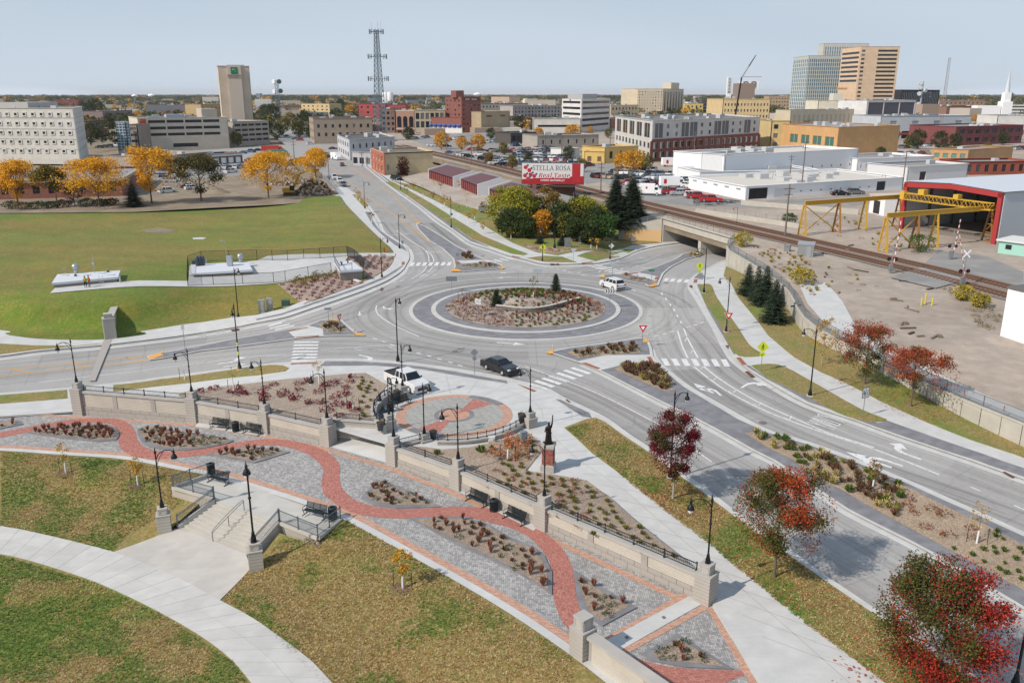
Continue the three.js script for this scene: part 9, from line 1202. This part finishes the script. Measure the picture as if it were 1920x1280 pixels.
{
sheet('dirt_lot',[[-200,402],[250,398],[400,390],[520,384],[648,374],[608,333],[560,322],[300,338],[-60,352]],()=>-0.05,mSoil,{lift:0.1,L:12,tint:patch(0.15,0.85,1.15)});sheet('parking_lot',[[150,300],[470,306],[540,300],[560,322],[300,340],[232,330]],()=>-0.05,mAsph,{lift:0.06,L:20});sheet('cross_street',[[150,295],[600,268],[610,285],[540,300],[470,306],[160,312]],()=>-0.05,mRoad,{lift:0.08,L:20});
const p=at(545,366,0),t=thing('excavator','yellow excavator with a raised bent boom at the demolition site','excavator',p,0.15);for(const z of[-1.2,1.2])new MB().slab(4.2,0.9,0.6,0,0,z).mesh('track',M(70,64,58,0.9),t);new MB().slab(3.4,1.3,2.6,-0.6,1.0,0).mesh('body',mYel,t);new MB().slab(1.4,1.5,1.1,0.6,1.6,0.8).mesh('cab',mCarGlass,t);new MB().beam(V3(0.8,2,-0.3),V3(3,6.4,-0.3),0.5,0.7).beam(V3(3,6.4,-0.3),V3(6.2,7.6,-0.3),0.45,0.6).mesh('boom',mYel,t);new MB().beam(V3(6.2,7.9,-0.3),V3(7.6,3.6,-0.3),0.4,0.55).mesh('arm',mYel,t);new MB().slab(1.2,1.1,1.2,7.5,2.6,-0.3).mesh('bucket',M(60,54,50,0.8),t);
const heap=(l,x,y,tp,R,n,cs,sd)=>{const q=at(x,y,0),h=topY(q,tp),b=new MB(),C=cs.map(cv);reseed(sd);for(let i=0;i<n;i++){const a=rnd(6.3),r=R*Math.sqrt(rnd()),s=rnd(0.3,1.1);b.color(pick(C).clone().multiplyScalar(rnd(0.9,1.7)));b.box(s,s*rnd(0.3,0.8),s*rnd(0.5,1.4),r*Math.cos(a),Math.max(0,h*(1-r/R)*rnd(0.6,1)),r*Math.sin(a)*0.7,rnd(3),rnd(1),rnd(1));}const m=b.mesh('rubble_heap',mLeafV);m.position.copy(q);tag(m,l,'rubble heap',null,'stuff');};
heap('heap of broken concrete and boards beside the excavator',590,364,328,7,420,[[176,160,140],[140,120,100],[196,184,168],[120,90,70]],1);heap('low rubble of the torn down building left of the excavator',555,345,330,9,420,[[180,164,144],[150,128,106],[110,96,84]],2);const dh=at(405,362,0),dm=new MB().geo(new THREE.ConeGeometry(5,topY(dh,348),18,4),new THREE.Matrix4().makeTranslation(0,topY(dh,348)/2-0.2,0)).mesh('dirt_heap',mSoil2());dm.position.copy(dh);tag(dm,'conical heap of tan dirt by the green locust tree','dirt heap');meshFence('site_fence','pale construction fence along the demolition site kerb',[at(602,332,0),at(622,352,0),at(634,366,0)],1.8,M(210,214,218,0.6),mFabG,3);
}
function mSoil2(){return TM(texSoil,1,{vertexColors:false});}

// traffic signs

const mPost=M(150,156,160,0.5,{metalness:0.4}),mBackS=M(138,144,150,0.5,{metalness:0.4}),HK=(x,z)=>Hr(x,z)+KB;
function sign(label,px,py,top,o){
const p=o.Y!==undefined?at(px,py,o.Y):on(px,py,HK),t=thing('road_sign',label,'road sign',p,o.ry??0,o.group),H=topY(p,top)- p.y;new MB().bar(V3(0,-0.1,0),V3(0,H,0),0.035,0.035,6).mesh('post',mPost,t);
for(const[w,h,dy,d,a=0]of o.f){if(typeof d==='function'){const m=board(t,'sign_face',w,h,V3(0,H-dy,0.055),0,d,120);m.rotation.z=a;}const b=new MB().box(w,h,0.03,0,0,0.035).mesh('sign_plate',typeof d==='function'?mBackS:d,t);b.position.y=H-dy;b.rotation.z=a;}
return t;
}
const dPed=(g,w,h)=>{g.fillStyle='#e2f01e';g.fillRect(0,0,w,h);g.translate(w/2,h/2);g.rotate(PI/4);g.fillStyle=g.strokeStyle='#15150c';g.lineWidth=w*0.075;g.beginPath();g.arc(0,-h*0.3,w*0.065,0,7);g.fill();g.lineCap='round';for(const l of[[0,-0.2,0,0.05],[0,0.05,-0.14,0.32],[0,0.05,0.12,0.32],[0,-0.17,-0.14,0],[0,-0.17,0.14,-0.02]]){g.beginPath();g.moveTo(l[0]*w,l[1]*h);g.lineTo(l[2]*w,l[3]*h);g.stroke();}};
const dArr=(g,w,h)=>{g.fillStyle='#e2f01e';g.fillRect(0,0,w,h);g.strokeStyle='#15150c';g.lineWidth=h*0.12;g.beginPath();g.moveTo(w*0.75,h*0.22);g.lineTo(w*0.3,h*0.75);g.moveTo(w*0.3,h*0.45);g.lineTo(w*0.3,h*0.75);g.lineTo(w*0.55,h*0.75);g.stroke();};
const dChev=(g,w,h)=>{g.fillStyle='#f2f2f0';g.fillRect(0,0,w,h);g.strokeStyle='#101014';g.lineWidth=w*0.075;for(let i=0;i<4;i++){const x=w*(0.1+i*0.23);g.beginPath();g.moveTo(x,h*0.12);g.lineTo(x+w*0.11,h*0.5);g.lineTo(x,h*0.88);g.stroke();}};
const ped=[[0.95,0.95,0.62,dPed,PI/4],[0.62,0.42,1.5,dArr]];
sign('yellow pedestrian sign with an arrow plate at the kerb ramp by the near grass strip',1427,696,640,{f:ped});sign('yellow pedestrian sign beyond the underpass splitter island',1311,524,491,{f:ped});sign('yellow pedestrian sign hung on the corner island lamp',1018,489,457,{f:ped,Y:KB});
function yieldSign(label,px,py,top,ry,back){const t=sign(label,px,py,top,{f:[],ry}),H=topY(t.position,top)- t.position.y,tri=(s,z,mat,n)=>{const sh=new THREE.Shape([[-s,s*0.58],[s,s*0.58],[0,-s*1.15]].map((q)=>new THREE.Vector2(...q)));const m=new MB().ext(sh,0.02,new THREE.Matrix4().makeTranslation(0,H-0.4,z)).mesh(n,mat,t);return m;};if(back)tri(0.56,0.04,M(196,202,206,0.5),'sign_plate');else{tri(0.6,0.04,mW,'white_rim');tri(0.55,0.062,M(206,40,52,0.5),'red_border');tri(0.26,0.084,mW,'white_centre');}}
yieldSign('red and white yield sign at the nose of the median island',1204,650,608,0);yieldSign('red and white yield sign before the lamp on the far verge',1364,624,585,0);yieldSign('red yield sign seen edge on at the west splitter island',637,626,588,1.25);yieldSign('pale back of a yield sign at the underpass splitter island',1148,519,489,0.1,1);yieldSign('pale back of a yield sign beside the corner ramp',1075,490,465,0.1,1);
sign('black and white chevron board at the east side of the central island',1143,576,541,{f:[[1.55,0.75,0.38,dChev]],Y:0.17});sign('black and white chevron board facing left on the near west side of the island',897,598,560,{f:[[1.1,0.75,0.38,dChev]],Y:0.17,ry:-0.7});sign('grey back of a chevron board on the far west side of the island',847,549,518,{f:[[1.7,0.75,0.38,mBackS]],Y:0.17});sign('pale back of a chevron board at the far side of the island',1008,532,504,{f:[[1.5,0.65,0.35,M(180,190,194,0.5)]],Y:0.17});
sign('grey diamond sign back on a post by the roundabout, above a small plate',890,702,653,{f:[[0.62,0.62,0.45,mBackS,PI/4],[0.42,0.42,1.15,mBackS]]});sign('white diamond sign on the underpass approach lamp',1146,484,455,{f:[[0.85,0.85,0.6,(g,w,h)=>{g.fillStyle='#f2f2f2';g.fillRect(0,0,w,h);g.strokeStyle='#222';g.lineWidth=w*0.06;g.strokeRect(w*0.06,h*0.06,w*0.88,h*0.88);g.translate(w/2,h/2);g.rotate(PI/4);g.beginPath();g.moveTo(0,h*0.25);g.lineTo(0,-h*0.25);g.stroke();},PI/4]]});sign('square grey sign back beside the underpass pavement',1187,469,444,{f:[[0.9,0.9,0.45,mBackS]]});
sign('white lane control sign on the grass by the far approach',1618,781,725,{f:[[0.85,1.1,0.58,(g,w,h)=>{g.fillStyle='#eef0f0';g.fillRect(0,0,w,h);g.strokeStyle=g.fillStyle='#16161a';g.lineWidth=w*0.06;g.strokeRect(w*0.04,h*0.03,w*0.92,h*0.94);for(const[x,d]of[[0.3,-0.12],[0.72,0.14]]){g.beginPath();g.moveTo(x*w,h*0.85);g.lineTo(x*w,h*0.45);g.lineTo((x+d)*w,h*0.25);g.stroke();}g.beginPath();g.arc(w*0.3,h*0.55,w*0.13,0,7);g.stroke();g.beginPath();g.moveTo(w/2,h*0.1);g.lineTo(w/2,h*0.9);g.stroke();}]],ry:0.35});
sign('green street name blade at the underpass splitter island',1221,534,505,{f:[[0.95,0.28,0.16,M(30,130,90,0.5)]]});sign('grey lane sign back on the grass strip side of the west island',347,659,607,{f:[[0.42,0.7,0.4,M(186,190,194,0.5)]]});sign('narrow sign post on the west splitter island',616,603,576,{f:[[0.95,0.3,0.2,mBackS]]});sign('thin pale sign post at the street kerb near the round lamp',755,466,451,{f:[[0.5,0.6,0.3,mBackS]]});sign('sign post on the downtown splitter island',858,490,474,{f:[[0.5,0.6,0.3,mBackS]]});sign('grey diamond sign back inside the underpass mouth',1279,451,432,{f:[[0.8,0.8,0.55,mBackS,PI/4]],Y:-2.3});sign('green route marker on the lamp by the storage units',847,425,399,{f:[[0.55,0.5,0.3,M(30,140,100,0.5)],[0.55,0.55,0.9,mW]],Y:KB});
for(const[x,y,l]of[[624,601,'west island tip'],[664,629,'west island nose'],[306,670,'far west median tip'],[850,505,'downtown island corner'],[943,502,'downtown island end'],[1133,520,'underpass island tip'],[1227,536,'underpass island corner'],[1037,661,'median island tip'],[1214,639,'median island corner']]){const t=thing('delineator','yellow flexible post at the '+l,'delineator',on(x,y,HK));new MB().bar(V3(0,0,0),V3(0,1.15,0),0.05,0.05,8).mesh('post',M(240,178,50,0.6),t);new MB().bar(V3(0,0.8,0),V3(0,1.0,0),0.055,0.055,8).mesh('reflective_band',M(232,226,200,0.4),t);}
for(const[x,y,l]of[[720,472,'by the driveway to the pump station'],[683,427,'beside the downtown kerb']]){const t=thing('fire_hydrant','red fire hydrant '+l,'hydrant',x>700?lawnAt(x,y):at(x,y,KB));new MB().lathe([[0,0.85],[0.1,0.82],[0.14,0.7],[0.12,0.65],[0.12,0.12],[0.2,0.1],[0.2,0],[0,0]],0,0,0,12).bar(V3(-0.22,0.5,0),V3(0.22,0.5,0),0.07).mesh('barrel',M(190,40,44,0.5),t);}
{
reseed(909);const b=new MB();b.color(new THREE.Color(1,1,1));for(let i=0;i<7;i++){const a=rnd(6.3),r=0.09*rnd(0.4,1.2),h=rnd(0.05,0.1),s=V3(-Math.sin(a),0,Math.cos(a)).multiplyScalar(0.012),tp=V3(r*Math.cos(a),h,r*Math.sin(a));b.tri(V3(0,0,0).add(s),V3(0,0,0).sub(s),tp);}
const g=b.geometry(),N=90000,im=new THREE.InstancedMesh(g,new THREE.MeshStandardMaterial({vertexColors:true,roughness:1,side:THREE.DoubleSide}),N),q=new THREE.Matrix4(),E=new THREE.Euler(),Q=new THREE.Quaternion();
const zones=[[toW([[0,846],[240,864],[391,893],[330,950],[240,1000],[211,1034],[95,1004],[0,985]],Hlow),Hlow,0.45,2],[toW([[650,976],[855,1092],[1075,1234],[1075,1400],[700,1380],[480,1161],[415,1124],[470,1066],[530,1010],[600,1010]],Hlow),Hlow,0.2,4],[toW([[0,1041],[175,1092],[312,1157],[437,1242],[480,1300],[-60,1320],[-60,1030]],Hlow),Hlow,0.55,2.6],[toW([[1060,804],[1116,787],[1311,921],[1467,1035],[1677,1181],[1880,1330],[1822,1400],[1515,1174],[1329,1020],[1185,910]],HV),(x,z)=>Hr(x,z)+KB+0.03,0.42,2.4]];
const gc=[[98,126,52],[122,138,64],[86,112,46]].map(cv),dc=[[184,164,116],[158,128,84],[190,170,124],[140,104,70],[150,120,60]].map(cv);let n=0;const tot=zones.reduce((s,z)=>s+z[3],0);
for(const[w,H,gr,share]of zones){const x0=Math.min(...w.map((p)=>p.x)),x1=Math.max(...w.map((p)=>p.x)),z0=Math.min(...w.map((p)=>p.z)),z1=Math.max(...w.map((p)=>p.z)),m=Math.round(N*share/tot);for(let i=0,k=0;i<m&&k<m*6;k++){const x=rnd(x0,x1),z=rnd(z0,z1);if(!inP(w,x,z))continue;const f=fbm(x*0.35+7,z*0.35,4),lush=f+(gr-0.5)*0.5+(rnd()- 0.5)*0.25>0.5;E.set(rnd(-0.3,0.3),rnd(6.3),rnd(-0.3,0.3));q.compose(V3(x,H(x,z),z),Q.setFromEuler(E),V3(1,1,1).multiplyScalar(rnd(0.7,1.6)*(lush?1.1:0.9)));im.setMatrixAt(n,q);im.setColorAt(n++,pick(lush?gc:dc).clone().multiplyScalar(rnd(0.9,1.35)));i++;}}
im.count=n;im.name=nm('grass');scene.add(im);tag(im,'dry and green grass blades of the near lawns',null,null,'stuff');
}
for(const[px,m,l]of[[[[262,431],[300,427],[330,431],[318,437],[275,436]],mSoil,'bare brown patch worn in the middle of the lawn'],[[[360,446],[376,445],[387,446],[380,449],[362,449]],mConc,'small pale slab lying in the lawn']])sheet('ground_patch',px.map(([x,y])=>{const p=lawnAt(x,y);return W(p.x,p.z);}),LB(0.05),m,{L:1}).userData.label=l;
{reseed(31);const g=new MB().quad(V3(-0.06,0,-0.03),V3(0.06,0,-0.03),V3(0.06,0.02,0.03),V3(-0.06,0.02,0.03)).geometry(),N=2600,im=new THREE.InstancedMesh(g,new THREE.MeshStandardMaterial({roughness:0.9,side:THREE.DoubleSide}),N),q=new THREE.Matrix4();let n=0;const vg=toW([[1060,806],[1116,787],[1311,921],[1467,1035],[1677,1181],[1880,1330],[1822,1400],[1515,1174],[1329,1020],[1185,910]],HV);for(const[px,py,R,H,m,cs]of[[1262,935,3.5,HV,500,[[132,44,50],[150,70,50]]],[1452,1082,5,HV,700,[[170,90,50],[130,100,60]]],[1752,1318,6,HV,700,[[176,60,40],[190,90,50]]],[1621,720,4,HV,350,[[170,84,58],[150,110,60]]],[1708,762,4,HV,350,[[178,88,56],[150,110,60]]]]){const c=on(px,py,H);for(let i=0;i<m;i++){const a=rnd(6.3),r=R*Math.pow(rnd(),0.6),x=c.x+r*Math.cos(a)+1,z=c.z+r*Math.sin(a)- 0.5;if(px<1600&&!inP(vg,x,z))continue;q.compose(V3(x,Hr(x,z)+KB+0.07,z),new THREE.Quaternion().setFromEuler(new THREE.Euler(rnd(-0.3,0.3),rnd(6.3),rnd(-0.3,0.3))),V3(1,1,1).multiplyScalar(rnd(0.7,1.5)));im.setMatrixAt(n,q);im.setColorAt(n++,cv(pick(cs)));}}im.count=n;im.name=nm('fallen_leaves');scene.add(im);tag(im,'fallen autumn leaves scattered under the verge trees',null,null,'stuff');}
renderer.render(scene,camera);
